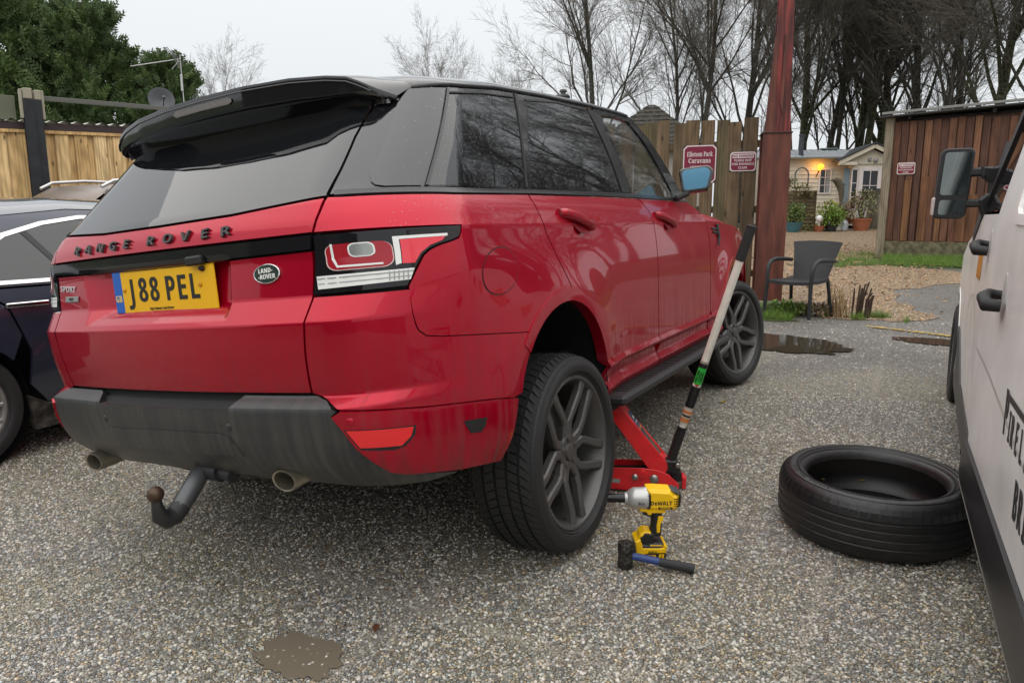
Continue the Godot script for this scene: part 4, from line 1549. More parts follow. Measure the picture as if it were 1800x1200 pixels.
	pot("plant_pot", "small terracotta pot under the white globe", on(-1.41, -27.0), 0.13, 0.2, 0.22, mats["terracotta"])
	pot("plant_pot", "terracotta pot raised behind the white jug", on(-0.60, -29.0, 0.22), 0.12, 0.19, 0.24, mats["terracotta"])
	pot("plant_pot", "black plastic pot between the small terracotta pot and white jug", on(-1.02, -27.3), 0.18, 0.23, 0.24, mats["dark_trim"])
	m = MB.new()
	m.ball(T(Vector3(0, 0.10, 0)), Vector3(0.13, 0.13, 0.13))
	m.tube(PackedVector3Array([Vector3(0, -0.2, 0), Vector3(0, 0, 0)]), [0.025, 0.025], 6)
	var gl := obj("garden_globe", m, mats["white"])
	gl.position = on(-1.41, -27.0, 0.38)
	tag(gl, "white globe on a stem above the small terracotta pot", "ornament")
	m = MB.new()
	m.lathe(T(Vector3.ZERO), [Vector2(0, 0), Vector2(0.135, 0.01), Vector2(0.14, 0.26), Vector2(0.12, 0.33), Vector2(0.05, 0.38), Vector2(0.05, 0.43), Vector2(0, 0.44)], 16)
	var jug := obj("jug", m, M("jug_white", Color(0.62, 0.66, 0.70), 0.4))
	jug.position = on(-0.66, -28.3)
	tag(jug, "white plastic jug between the black pot and the big terracotta pot", "container")
	m = MB.new()
	m.ball(T(Vector3(0, 0.10, 0)), Vector3(0.17, 0.11, 0.11))
	m.ball(T(Vector3(0.12, 0.22, 0)), Vector3(0.06, 0.07, 0.06))
	var du := obj("ornament", m, M("ornament_cream", Color(0.52, 0.50, 0.43), 0.7))
	du.position = on(-0.86, -27.35)
	tag(du, "small cream garden ornament right of the black pot", "ornament")
	m = MB.new()
	for k in 13:
		var a := PI * k / 12.0
		var a2 := PI * (k + 1) / 12.0
		if k < 12:
			m.beam(Vector3(cos(a) * 0.26, 0.62 + sin(a) * 0.28, 0), Vector3(cos(a2) * 0.26, 0.62 + sin(a2) * 0.28, 0), 0.05, 0.05, Vector3.BACK)
	for q in [-0.26, 0.26]:
		m.beam(Vector3(q, 0.1, 0), Vector3(q, 0.64, 0), 0.05, 0.05)
	m.beam(Vector3(-0.36, 0.1, 0), Vector3(0.36, 0.1, 0), 0.06, 0.05)
	var mf := obj("garden_mirror", m, M("mirror_frame", Color(0.10, 0.11, 0.11), 0.6))
	mf.transform = Transform3D(bs, on(-2.55, -29.9, 1.55))
	tag(mf, "dark arched frame against the caravan wall left of its window", "ornament")
	# planting
	shrub("hanging_basket", "hanging basket of trailing leaves at the caravan's left, by the post", Vector3(-2.95, gh(-29.3) + 1.75, -29.3), Vector3(0.36, 0.16, 0.3), 160, 0.13, Color(0.10, 0.09, 0.03), Color(0.16, 0.16, 0.05), 4)
	shrub("leafy_shrub", "green leafy plant in the teal pot", on(-2.22, -26.5, 0.3), Vector3(0.42, 0.36, 0.36), 420, 0.14, Color(0.05, 0.10, 0.02), Color(0.14, 0.22, 0.04))
	shrub("leafy_shrub", "yellow green shrub right of the brown fence panel", on(-1.15, -27.7, 0.0), Vector3(0.55, 0.58, 0.45), 620, 0.15, Color(0.14, 0.17, 0.02), Color(0.36, 0.38, 0.06))
	shrub("leafy_shrub", "bright green plant in the black pot", on(-1.0, -27.25, 0.18), Vector3(0.45, 0.36, 0.4), 460, 0.15, Color(0.09, 0.17, 0.02), Color(0.22, 0.34, 0.05))
	shrub("flowering_plant", "red tinged plant between the green plants and the jug", on(-0.72, -28.75, 0.2), Vector3(0.42, 0.42, 0.35), 380, 0.12, Color(0.16, 0.03, 0.02), Color(0.22, 0.15, 0.06))
	shrub("leafy_shrub", "straggly pale shrub growing from the big terracotta pot", on(-0.1, -28.35, 0.35), Vector3(0.62, 0.62, 0.5), 520, 0.12, Color(0.10, 0.11, 0.04), Color(0.32, 0.30, 0.14), 16)
	shrub("flowering_plant", "pink flowered plant in front of the caravan door", on(-0.35, -29.6, 0.75), Vector3(0.4, 0.3, 0.3), 220, 0.10, Color(0.08, 0.11, 0.03), Color(0.36, 0.06, 0.09))
	shrub("leafy_shrub", "trailing plant over the top of the brown fence panel", on(-2.25, -27.85, 1.2), Vector3(0.62, 0.28, 0.22), 260, 0.13, Color(0.09, 0.09, 0.03), Color(0.18, 0.18, 0.06))
	shrub("leafy_shrub", "low greenery at the foot of the brown fence panel", on(-1.75, -27.4, 0.0), Vector3(0.9, 0.10, 0.3), 260, 0.10, Color(0.07, 0.10, 0.02), Color(0.18, 0.20, 0.05), 2)

func build_yard() -> void:
	# rusty stanchion at the entrance
	var bs := Ry(17.0)
	var p := Vector3(0.335, gh(-7.34), -7.34)
	var t := thing("steel_stanchion", "tall rusty red steel post by the entrance, wider below and tapering above", "post", p, "", bs)
	var rust := M("rust_brown", Color(0.16, 0.043, 0.025), 0.6)
	speckle(rust, 0.6, 0.2, 0.72)
	rust.uv1_scale = Vector3(1.6, 0.25, 1.6)
	var redr := M("rust_red", Color(0.27, 0.035, 0.026), 0.5)
	speckle(redr, 0.6, 0.2, 0.5)
	redr.uv1_scale = Vector3(3.0, 0.25, 3.0)
	var m := MB.new()
	m.box(T(Vector3(0, 1.06, 0.150)), Vector3(0.34, 2.14, 0.022), 0.003)
	m.box(T(Vector3(0, 1.06, -0.150)), Vector3(0.34, 2.14, 0.022), 0.003)
	m.box(T(Vector3(-0.02, 1.06, 0)), Vector3(0.02, 2.14, 0.28), 0.0)
	obj("lower_section", m, rust, t)
	m = MB.new()
	m.box(T(Vector3(0, 2.14, 0)), Vector3(0.36, 0.018, 0.35), 0.003)
	obj("joint_plate", m, M("rust_dark", Color(0.05, 0.022, 0.018), 0.7), t)
	m = MB.new()
	var prof := func(y: float) -> float: return lerpf(0.31, 0.135, clampf((y - 2.15) / 3.0, 0, 1))
	for k in 8:
		var y0 := 2.152 + k * 0.40
		var y1 := y0 + 0.40
		var w0: float = prof.call(y0) * 0.5
		var w1: float = prof.call(y1) * 0.5
		for z in [0.085, -0.085]:
			for q in [[0.0, 0.018]]:
				var z2: float = z + q[1]
				m.quad(Vector3(-w0 + 0.05, y0, z2), Vector3(w0, y0, z2), Vector3(w1, y1, z2), Vector3(-w1 + 0.05, y1, z2))
				m.quad(Vector3(-w0 + 0.05, y0, z), Vector3(w0, y0, z), Vector3(w1, y1, z), Vector3(-w1 + 0.05, y1, z))
				m.quad(Vector3(w0, y0, z), Vector3(w0, y0, z2), Vector3(w1, y1, z2), Vector3(w1, y1, z))
				m.quad(Vector3(-w0 + 0.05, y0, z), Vector3(-w0 + 0.05, y0, z2), Vector3(-w1 + 0.05, y1, z2), Vector3(-w1 + 0.05, y1, z))
		m.quad(Vector3(0.02, y0, -0.085), Vector3(0.02, y0, 0.085), Vector3(0.02, y1, 0.085), Vector3(0.02, y1, -0.085))
	obj("upper_section", m, redr, t)
	m = MB.new()
	m.prism(T(Vector3(0, 0, 0.103)), PackedVector2Array([Vector2(-0.155, 2.153), Vector2(-0.03, 2.153), Vector2(-0.055, 3.28), Vector2(-0.085, 3.28)]), 0.014)
	m.prism(T(Vector3(0, 0, 0.103)), PackedVector2Array([Vector2(0.01, 2.5), Vector2(0.05, 2.35), Vector2(0.055, 3.3), Vector2(0.03, 3.3)]), 0.02)
	obj("stiffener", m, rust, t)
	# kerb slab at its foot
	m = MB.new()
	m.box(Transform3D(Ry(11), on(0.62, -6.86, 0.03)), Vector3(1.3, 0.11, 0.26), 0.012)
	var slab := M("kerb_stone", Color(0.24, 0.22, 0.175), 0.95)
	speckle(slab, 3.0, 2.0, 0.5)
	tag(obj("kerb_stone", m, slab), "weathered concrete kerb stone lying at the foot of the rusty post", "kerb")
	build_chair()
	shrub("weed_clump", "low green weeds under the black chair's left side", on(0.72, -6.42, 0.0), Vector3(0.30, 0.07, 0.16), 420, 0.075, Color(0.05, 0.12, 0.015), Color(0.20, 0.30, 0.04), 3)
	shrub("weed_clump", "dark reddish weeds between the chair's front and back legs", on(1.02, -6.45, 0.0), Vector3(0.28, 0.07, 0.14), 260, 0.06, Color(0.07, 0.05, 0.02), Color(0.16, 0.08, 0.04), 5)
	# dead stalks by the chair
	m = MB.new()
	for k in 34:
		var b := Vector3(1.30 + rng.randfn() * 0.06, 0, -6.50 + rng.randfn() * 0.05)
		var e := Vector3(b.x + rng.randfn() * 0.06, rng.randf_range(0.15, 0.42), b.z + rng.randfn() * 0.05)
		m.tube(PackedVector3Array([on(b.x, b.z, -0.02), on((b.x + e.x) * 0.5 + rng.randfn() * 0.02, b.z, e.y * 0.6), on(e.x, e.z, e.y)]), [0.006, 0.005, 0.003], 4, false)
	tag(obj("dead_stalks", m, M("straw", Color(0.36, 0.24, 0.12), 0.8)), "clump of dry straw coloured stalks at the chair's right back leg", "plant")
	m = MB.new()
	for k in 12:
		var b := Vector3(1.52 + rng.randfn() * 0.04, 0, -6.55 + rng.randfn() * 0.04)
		m.tube(PackedVector3Array([on(b.x, b.z, -0.02), on(b.x + 0.01, b.z, 0.2), on(b.x + 0.04 + rng.randfn() * 0.02, b.z, rng.randf_range(0.25, 0.40))]), [0.008, 0.012, 0.008], 4, false)
	tag(obj("dead_stalks", m, M("dead_brown", Color(0.06, 0.035, 0.022), 0.9)), "short dark dead stalks right of the straw coloured clump", "plant")

func build_chair() -> void:
	var A := Vector3(0.532, 0, -6.154)
	var B := Vector3(1.055, 0, -5.966)
	var dx := (B - A).normalized()
	var dz := dx.cross(Vector3.UP)   # forwards
	if dz.z < 0:
		dz = -dz
	var org := (A + B) * 0.5 - dz * 0.25
	var t := thing("garden_chair", "black woven plastic armchair standing in front of the rusty post", "chair", on(org.x, org.z), "", Basis(dx, Vector3.UP, dz))
	var blk := M("chair_black", Color(0.014, 0.015, 0.017), 0.5)
	var wv := M("chair_weave", Color(0.017, 0.018, 0.021), 0.55)
	if true:
		var w := 64
		var h := Image.create(w, w, false, Image.FORMAT_L8)
		for y in w:
			for x in w:
				var c := int(x / 8) % 2 == int(y / 8) % 2
				h.set_pixel(x, y, Color(0.5 + 0.5 * (sin(PI * (x % 8) / 8.0) if c else sin(PI * (y % 8) / 8.0)), 0, 0))
		wv.heightmap_enabled = true
		wv.heightmap_texture = tex(h)
		wv.heightmap_scale = 0.5
		tri_map(wv, 9.0, false)
	var m := MB.new()
	var pts := []
	for j in 9:
		for i in 13:
			var u := i / 12.0 * 2.0 - 1.0
			var v := j / 8.0
			var half := lerpf(0.245, 0.225, v)
			pts.push_back(Vector3(u * half, 0.44 + 0.012 * u * u - 0.02 * sin(PI * v) - 0.02 * pow(1.0 - v, 6), 0.26 - v * 0.5))
	m.grid(pts, 13, 9)
	var pts2 := []
	for q in pts:
		pts2.push_back(q - Vector3(0, 0.035, 0))
	m.grid(pts2, 13, 9)
	for i in 12:
		m.quad(pts[i], pts[i + 1], pts2[i + 1], pts2[i])
	for j in 8:
		m.quad(pts[j * 13], pts[j * 13 + 13], pts2[j * 13 + 13], pts2[j * 13])
		m.quad(pts[j * 13 + 12], pts[j * 13 + 25], pts2[j * 13 + 25], pts2[j * 13 + 12])
	obj("seat", m, wv, t)
	m = MB.new()
	pts = []
	for j in 13:
		for i in 13:
			var u := i / 12.0 * 2.0 - 1.0
			var v := j / 12.0
			var half := lerpf(0.205, 0.29, pow(v, 1.3))
			var top := 0.015 * (1.0 - u * u)
			pts.push_back(Vector3(u * half, 0.42 + v * (0.43 + top), -0.22 - 0.13 * v - 0.05 * (1.0 - u * u) * v))
	m.grid(pts, 13, 13)
	pts2 = []
	for q in pts:
		pts2.push_back(q + Vector3(0, 0, -0.02))
	m.grid(pts2, 13, 13)
	for i in 12:
		m.quad(pts[156 + i], pts[157 + i], pts2[157 + i], pts2[156 + i])
		m.quad(pts[i * 13], pts[i * 13 + 13], pts2[i * 13 + 13], pts2[i * 13])
		m.quad(pts[i * 13 + 12], pts[i * 13 + 25], pts2[i * 13 + 25], pts2[i * 13 + 12])
	obj("backrest", m, wv, t)
	for s in [-1.0, 1.0]:
		m = MB.new()
		m.tube(PackedVector3Array([Vector3(s * 0.275, 0.0, 0.27), Vector3(s * 0.26, 0.40, 0.25)]), [0.019, 0.024], 8)
		obj("leg", m, blk, t)
		m = MB.new()
		m.tube(PackedVector3Array([Vector3(s * 0.25, 0.0, -0.30), Vector3(s * 0.22, 0.42, -0.22)]), [0.019, 0.022], 8)
		obj("leg", m, blk, t)
		m = MB.new()
		m.tube(PackedVector3Array([Vector3(s * 0.26, 0.40, 0.25), Vector3(s * 0.265, 0.52, 0.245), Vector3(s * 0.268, 0.60, 0.225), Vector3(s * 0.27, 0.645, 0.17), Vector3(s * 0.27, 0.66, 0.08), Vector3(s * 0.268, 0.655, -0.1), Vector3(s * 0.262, 0.64, -0.28)]), [0.024, 0.023, 0.023, 0.024, 0.025, 0.024, 0.02], 8)
		obj("armrest", m, blk, t)
		m = MB.new()
		m.box(T(Vector3(s * 0.276, 0.008, 0.271)), Vector3(0.034, 0.022, 0.034), 0.004)
		obj("foot", m, M("foot_grey", Color(0.35, 0.34, 0.32), 0.8), t)

# =====================================================================  the red car
# Its outer skin in flat coordinates: U runs from the tailgate's middle round the corner and forward along the side (metres, negative on the left), y is the height.
var t_zr := PackedFloat32Array()
var t_xs := PackedFloat32Array()
var t_xb := PackedFloat32Array()
var t_z3 := PackedFloat32Array()
const UA := 0.62
const UB := 1.06

func table(p: Array) -> PackedFloat32Array:
	# p: [t, v, crease]; sampled every millimetre from 0.2 to 2.0
	var n := p.size()
	var L := []
	var R := []
	for i in n:
		var sl = (p[i][1] - p[i - 1][1]) / (p[i][0] - p[i - 1][0]) if i > 0 else null
		var sr = (p[i + 1][1] - p[i][1]) / (p[i + 1][0] - p[i][0]) if i < n - 1 else null
		if sl == null:
			sl = sr
		if sr == null:
			sr = sl
		if p[i][2]:
			L.push_back(sl)
			R.push_back(sr)
		else:
			var m = (p[i + 1][1] - p[i - 1][1]) / (p[i + 1][0] - p[i - 1][0]) if i > 0 and i < n - 1 else sl
			L.push_back(m)
			R.push_back(m)
	var o := PackedFloat32Array()
	for k in 1802:
		var x := 0.2 + k * 0.001
		if x <= p[0][0]:
			o.push_back(p[0][1] + (x - p[0][0]) * R[0])
		elif x >= p[n - 1][0]:
			o.push_back(p[n - 1][1] + (x - p[n - 1][0]) * L[n - 1])
		else:
			for i in n - 1:
				if x <= p[i + 1][0]:
					var h: float = p[i + 1][0] - p[i][0]
					var s: float = (x - p[i][0]) / h
					o.push_back((2 * s * s * s - 3 * s * s + 1) * p[i][1] + (s * s * s - 2 * s * s + s) * h * R[i] + (3 * s * s - 2 * s * s * s) * p[i + 1][1] + (s * s * s - s * s) * h * L[i + 1])
					break
	return o

func at(t: PackedFloat32Array, y: float) -> float:
	var f := clampf((y - 0.2) * 1000.0, 0.0, 1800.0)
	var i := int(f)
	return lerpf(t[i], t[i + 1], f - i)

func bz(a: float, b: float, c: float, d: float, t: float) -> float:
	var u := 1.0 - t
	return u * u * u * a + 3.0 * u * u * t * b + 3.0 * u * t * t * c + t * t * t * d

func flare(y: float, z: float) -> float:
	var f := 0.0
	for zc in [0.0, -2.923]:
		var r := sqrt((z - zc) * (z - zc) + (y - 0.42) * (y - 0.42))
		f += 0.030 * (exp(-pow((r - 0.43) / 0.16, 2.0)) if r > 0.43 else 1.0)
	return f / (1.0 + exp(-(1.06 - y) / 0.03))

func S(U: float, y: float) -> Vector3:
	var s := 1.0 if U >= 0.0 else -1.0
	var u := absf(U)
	var zr := at(t_zr, y)
	var xd := at(t_xs, y)
	var z3 := at(t_z3, y)
	if y < 0.8:
		xd = lerpf(at(t_xb, y), xd, clampf((u - 1.45) / 0.3, 0.0, 1.0))
	var xb := xd - 0.28
	var x: float
	var z: float
	if u <= UA:
		x = u / UA * xb
		z = zr - 0.09 * x * x
		if y > 0.88 and y < 1.08:
			var sx := x * s
			var a := clampf((sx + 0.465 - (1.06 - y) * 0.30) / 0.145, 0.0, 1.0)
			var b := clampf((0.338 - sx) / 0.028, 0.0, 1.0)
			var c := clampf((y - 0.893) / 0.05, 0.0, 1.0)
			var d := clampf((1.078 - y) / 0.012, 0.0, 1.0)
			z -= 0.032 * minf(minf(a, b), minf(c, d))
	elif u < UB:
		var t := (u - UA) / (UB - UA)
		var z0 := zr - 0.09 * xb * xb
		x = bz(xb, xb + 0.16, xd, xd, t)
		z = bz(z0, z0 - 0.16 * 0.18 * xb, z3 + 0.19, z3, t)
		x += flare(y, z) * t * t
	else:
		z = z3 - (u - UB)
		x = xd + flare(y, z)
		if z < -2.2:
			x -= 0.05 * pow((z + 2.2) / 1.2, 2.0)
	return Vector3(s * x, y, z)

func SN(U: float, y: float) -> Vector3:
	var h := 0.003
	return (S(U + h, y) - S(U - h, y)).cross(S(U, y + h) - S(U, y - h)).normalized()

func uz(z: float, y: float) -> float:
	# U of the side at a given z
	return UB + at(t_z3, y) - z

func ux(x: float, y: float) -> float:
	return x / (at(t_xs, y) - 0.28) * UA

func SF(U: float, y: float, off := 0.0) -> Transform3D:
	var n := SN(U, y)
	var up := (S(U, y + 0.004) - S(U, y - 0.004)).normalized()
	var r := up.cross(n).normalized()
	return Transform3D(Basis(r, n.cross(r), n), S(U, y) + n * off)

func panel(m: MB, poly_in: Array, off := 0.0, gap := 0.0022, depth := 0.018, step := 0.025, mirror := false) -> void:
	var poly := PackedVector2Array()
	for p in poly_in:
		poly.push_back(Vector2(p[0], p[1]))
	if gap > 0.0:
		var o := Geometry2D.offset_polygon(poly, -gap)
		if o.size() == 0:
			return
		poly = o[0]
	var lo := poly[0]
	var hi := poly[0]
	for p in poly:
		lo = lo.min(p)
		hi = hi.max(p)
	var sg := -1.0 if mirror else 1.0
	var nu := int(ceil((hi.x - lo.x) / step))
	# rows, with the creases of the section among them
	var rows := []
	var y := lo.y
	while y < hi.y - 1e-6:
		rows.push_back(y)
		y += step
	rows.push_back(hi.y)
	for c in [0.40, 0.43, 0.478, 0.488, 0.502, 0.52, 0.625, 0.655, 0.875, 0.893, 0.943, 1.055, 1.12, 1.125]:
		if c > lo.y + 0.002 and c < hi.y - 0.002:
			rows.push_back(c)
	rows.sort()
	var clean := [rows[0]]
	for k in range(1, rows.size()):
		if rows[k] - clean[-1] > 0.0015:
			clean.push_back(rows[k])
	rows = clean
	var edge := {}
	var n := poly.size()
	for k in n:
		var a := poly[k]
		var b := poly[(k + 1) % n]
		var st := maxi(1, int(a.distance_to(b) / (step * 0.15)))
		for q in st + 1:
			var p := a.lerp(b, float(q) / st)
			var i := clampi(int((p.x - lo.x) / step), 0, nu - 1)
			var j := clampi(rows.bsearch(p.y) - 1, 0, rows.size() - 2)
			for di in [-1e-4, 1e-4]:
				for dj in [-1e-4, 1e-4]:
					var i2 := clampi(int((p.x + di - lo.x) / step), 0, nu - 1)
					var j2 := clampi(rows.bsearch(p.y + dj) - 1, 0, rows.size() - 2)
					edge[j2 * 100000 + i2] = true
			edge[j * 100000 + i] = true
	for j in rows.size() - 1:
		for i in nu:
			var x0 := lo.x + i * step
			var cell := PackedVector2Array([Vector2(x0, rows[j]), Vector2(x0 + step, rows[j]), Vector2(x0 + step, rows[j + 1]), Vector2(x0, rows[j + 1])])
			var mid := (cell[0] + cell[2]) * 0.5
			var parts := []
			if edge.has(j * 100000 + i):
				parts = Geometry2D.intersect_polygons(cell, poly)
			elif Geometry2D.is_point_in_polygon(mid, poly):
				parts = [cell]
			for pc in parts:
				if pc.size() < 3:
					continue
				var base := m.v.size()
				for p in pc:
					var q: Vector2 = p.lerp(mid, 0.12)
					var nn := SNK(q.x * sg, q.y)
					m.vert(K(p.x * sg, p.y) + SNK(p.x * sg, p.y) * off, nn, Vector2(p.x * sg / 8.0 + 0.5, p.y * 0.5))
				if pc.size() == 4 and parts.size() == 1 and not edge.has(j * 100000 + i):
					m.tri_i(base, base + 1, base + 2)
					m.tri_i(base, base + 2, base + 3)
				else:
					var t := Geometry2D.triangulate_polygon(pc)
					for k in range(0, t.size(), 3):
						m.tri_i(base + t[k], base + t[k + 1], base + t[k + 2])
	if depth > 0.0:
		# a small rounded return round the edge
		for k in n:
			var a := poly[k]
			var b := poly[(k + 1) % n]
			var st := maxi(1, int(a.distance_to(b) / step))
			for q in st:
				var p0 := a.lerp(b, float(q) / st)
				var p1 := a.lerp(b, float(q + 1) / st)
				var n0 := SNK(p0.x * sg, p0.y)
				var n1 := SNK(p1.x * sg, p1.y)
				var A := K(p0.x * sg, p0.y) + n0 * off
				var B := K(p1.x * sg, p1.y) + n1 * off
				var base := m.v.size()
				var side := (B - A).cross(n0).normalized()
				m.vert(A, side, Vector2(p0.x * sg / 8.0 + 0.5, p0.y * 0.5))
				m.vert(B, side, Vector2(p1.x * sg / 8.0 + 0.5, p1.y * 0.5))
				m.vert(B - n1 * depth, side, Vector2(p1.x * sg / 8.0 + 0.5, p1.y * 0.5))
				m.vert(A - n0 * depth, side, Vector2(p0.x * sg / 8.0 + 0.5, p0.y * 0.5))
				m.smooth_quad(base, base + 1, base + 2, base + 3)

func skin_part(called: String, poly: Array, mat: Material, parent: Node, off := 0.0, gap := 0.0022, depth := 0.018, step := 0.025, mirror := false) -> MeshInstance3D:
	var m := MB.new()
	panel(m, poly, off, gap, depth, step, mirror)
	return obj(called, m, mat, parent)

func arch(zc: float, r: float, a0: float, a1: float, n := 14) -> Array:
	# points on a wheel arch, angles from straight up towards the rear, in degrees
	var o := []
	for k in n + 1:
		var a := deg_to_rad(lerpf(a0, a1, float(k) / n))
		var y := 0.42 + r * cos(a)
		o.push_back([uz(zc + r * sin(a), y), y])
	return o

func flip(p: Array) -> Array:
	var o := []
	for k in range(p.size() - 1, -1, -1):
		o.push_back([-p[k][0], p[k][1]])
	return o

func wheel(parent: Node, x: Transform3D, tyre_r: float, rim_r: float, half: float, rim_mat: Material, detail: int, spokes := 5) -> Node3D:
	# axis along local +x, outer face towards +x
	var w := part("wheel", parent, x)
	var ax := Basis(Vector3(0, 0, 1), -PI / 2)   # lathe's y axis onto +x
	var L := Transform3D(ax, Vector3.ZERO)
	var rb := rim_r + 0.004
	var m := MB.new()
	var sw := tyre_r - rb
	var prof := [Vector2(rb - 0.012, half * 0.78), Vector2(rb, half * 0.86), Vector2(rb + sw * 0.10, half * 0.95), Vector2(rb + sw * 0.13, half * 0.93), Vector2(rb + sw * 0.18, half * 0.985), Vector2(rb + sw * 0.38, half * 1.02), Vector2(rb + sw * 0.58, half * 1.01), Vector2(rb + sw * 0.61, half * 0.995), Vector2(rb + sw * 0.78, half * 0.965), Vector2(tyre_r - 0.018, half * 0.90), Vector2(tyre_r - 0.010, half * 0.82)]
	var tread := []
	for g in [0.54, 0.18, -0.18, -0.54]:
		tread.push_back(Vector2(tyre_r - 0.0095, half * (g + 0.045)))
		tread.push_back(Vector2(tyre_r - 0.0095, half * (g - 0.045)))
	prof.append_array(tread)
	var back := []
	for k in 11:
		var q: Vector2 = prof[10 - k]
		back.push_back(Vector2(q.x, -q.y))
	prof.append_array(back)
	m.lathe(L, prof, 72 if detail > 1 else 40)
	obj("tyre", m, mats["rubber"], w)
	if detail > 1:
		# tread blocks: shoulders, inner ribs and the centre rib, slit crosswise
		m = MB.new()
		var n := 70
		for k in n:
			var a := TAU * k / n
			for rr in [[0.585, 0.86, 0.0, 0.80], [0.225, 0.495, 0.5, 0.86], [-0.135, 0.135, 0.2, 0.93], [-0.495, -0.225, 0.7, 0.86], [-0.86, -0.585, 0.35, 0.80]]:
				var da: float = TAU / n * rr[3]
				var sh: float = (absf(rr[0]) + absf(rr[1])) * 0.5 * 0.10
				var p := []
				for q in [[0, rr[0]], [1, rr[0]], [1, rr[1]], [0, rr[1]]]:
					var g: float = a + da * q[0] + TAU / n * rr[2] + sh * (1.0 if absf(q[1]) > absf((rr[0] + rr[1]) * 0.5) else 0.0)
					var drop := 0.010 * pow(maxf(absf(q[1]) - 0.5, 0.0) / 0.36, 2.0)
					p.push_back([g, half * q[1], tyre_r - drop])
				var top := []
				var bot := []
				for q in p:
					top.push_back(Vector3(q[1], cos(q[0]) * q[2], sin(q[0]) * q[2]))
					bot.push_back(Vector3(q[1], cos(q[0]) * (q[2] - 0.012), sin(q[0]) * (q[2] - 0.012)))
				m.quad(top[0], top[1], top[2], top[3])
				for q in 4:
					m.quad(top[q], top[(q + 1) % 4], bot[(q + 1) % 4], bot[q])
		obj("tread", m, mats["rubber"], w)
	# barrel and lip
	m = MB.new()
	m.lathe(L, [Vector2(rim_r - 0.004, half * 0.80), Vector2(rim_r + 0.004, half * 0.87), Vector2(rim_r, half * 0.89), Vector2(rim_r - 0.010, half * 0.875), Vector2(rim_r - 0.016, half * 0.80), Vector2(rim_r - 0.03, half * 0.55), Vector2(rim_r - 0.045, 0.0), Vector2(rim_r - 0.03, -half * 0.9)], 64)
	obj("rim", m, rim_mat, w)
	m = MB.new()
	m.lathe(L, [Vector2(0.0, half * 0.10), Vector2(rim_r * 0.64, half * 0.10), Vector2(rim_r * 0.64, -half * 0.08), Vector2(0.0, -half * 0.08)], 40)
	obj("brake_disc", m, M("disc_steel", Color(0.10, 0.095, 0.09), 0.45, 0.8), w)
	m = MB.new()
	m.lathe(L, [Vector2(0.0, -half * 0.35), Vector2(rim_r - 0.03, -half * 0.35)], 32)
	obj("back_plate", m, mats["underbody"], w)
	# spokes
	var face := half * 0.80
	if spokes == 5:
		for k in 5:
			var th := TAU * k / 5.0 + PI
			for sd in [-1.0, 1.0]:
				m = MB.new()
				var rad := Vector2(cos(th), sin(th))
				var tan_: Vector2 = Vector2(-rad.y, rad.x) * sd
				var hub := Vector2(cos(th + sd * TAU * 0.062), sin(th + sd * TAU * 0.062)) * 0.055
				var path := [hub, rad * rim_r * 0.36 + tan_ * 0.052, rad * rim_r * 0.50 + tan_ * 0.052, rad * rim_r * 0.78 + tan_ * 0.043, rad * (rim_r - 0.008) + tan_ * 0.046]
				var wd := [0.050, 0.036, 0.034, 0.036, 0.046]
				var ht := [face * 0.80, face * 0.86, face * 0.92, face * 1.0, face * 1.03]
				for q in 4:
					var a: Vector2 = path[q]
					var b: Vector2 = path[q + 1]
					var d0 := ((path[q + 1] - path[q - 1]) if q > 0 else (b - a)).normalized() as Vector2
					var d1 := ((path[q + 2] - path[q]) if q < 3 else (b - a)).normalized() as Vector2
					var n0 := Vector2(-d0.y, d0.x)
					var n1 := Vector2(-d1.y, d1.x)
					var f := func(c: Vector2, hgt: float) -> Vector3: return Vector3(hgt, c.x, c.y)
					var dp := 0.030
					var h0: float = ht[q]
					var h1: float = ht[q + 1]
					var w0: float = wd[q] * 0.5
					var w1: float = wd[q + 1] * 0.5
					var e0 := 0.62
					var pa := [f.call(a - n0 * w0, h0 - dp), f.call(a - n0 * w0, h0 - 0.007), f.call(a - n0 * w0 * e0, h0), f.call(a + n0 * w0 * e0, h0), f.call(a + n0 * w0, h0 - 0.007), f.call(a + n0 * w0, h0 - dp)]
					var pb := [f.call(b - n1 * w1, h1 - dp), f.call(b - n1 * w1, h1 - 0.007), f.call(b - n1 * w1 * e0, h1), f.call(b + n1 * w1 * e0, h1), f.call(b + n1 * w1, h1 - 0.007), f.call(b + n1 * w1, h1 - dp)]
					for e in 5:
						m.quad(pa[e], pa[e + 1], pb[e + 1], pb[e])
				obj("spoke", m, rim_mat, w)
	else:
		for k in spokes:
			m = MB.new()
			var th := TAU * (k + 0.3) / spokes
			var rad := Vector3(0, cos(th), sin(th))
			m.beam(rad * 0.04 + Vector3(face * 0.85, 0, 0), rad * (rim_r - 0.01) + Vector3(face, 0, 0), 0.026, 0.022, Vector3.RIGHT, 0.006)
			obj("spoke", m, rim_mat, w)
	m = MB.new()
	m.lathe(L, [Vector2(0.060, face * 0.45), Vector2(0.075, face * 0.76), Vector2(0.066, face * 0.82), Vector2(0.036, face * 0.79), Vector2(0.034, face * 0.86), Vector2(0.028, face * 0.885), Vector2(0.0, face * 0.885)], 30)
	obj("hub", m, rim_mat, w)
	for k in 5:
		var th := TAU * (k + 0.5) / 5.0 + PI
		m = MB.new()
		m.lathe(Transform3D(ax, Vector3(0, cos(th) * 0.054, sin(th) * 0.054)), [Vector2(0.0135, face * 0.7), Vector2(0.0135, face * 0.84), Vector2(0.010, face * 0.86), Vector2(0.0, face * 0.86)], 6)
		obj("wheel_nut", m, M("nut_grey", Color(0.16, 0.15, 0.14), 0.4, 0.8), w)
	return w

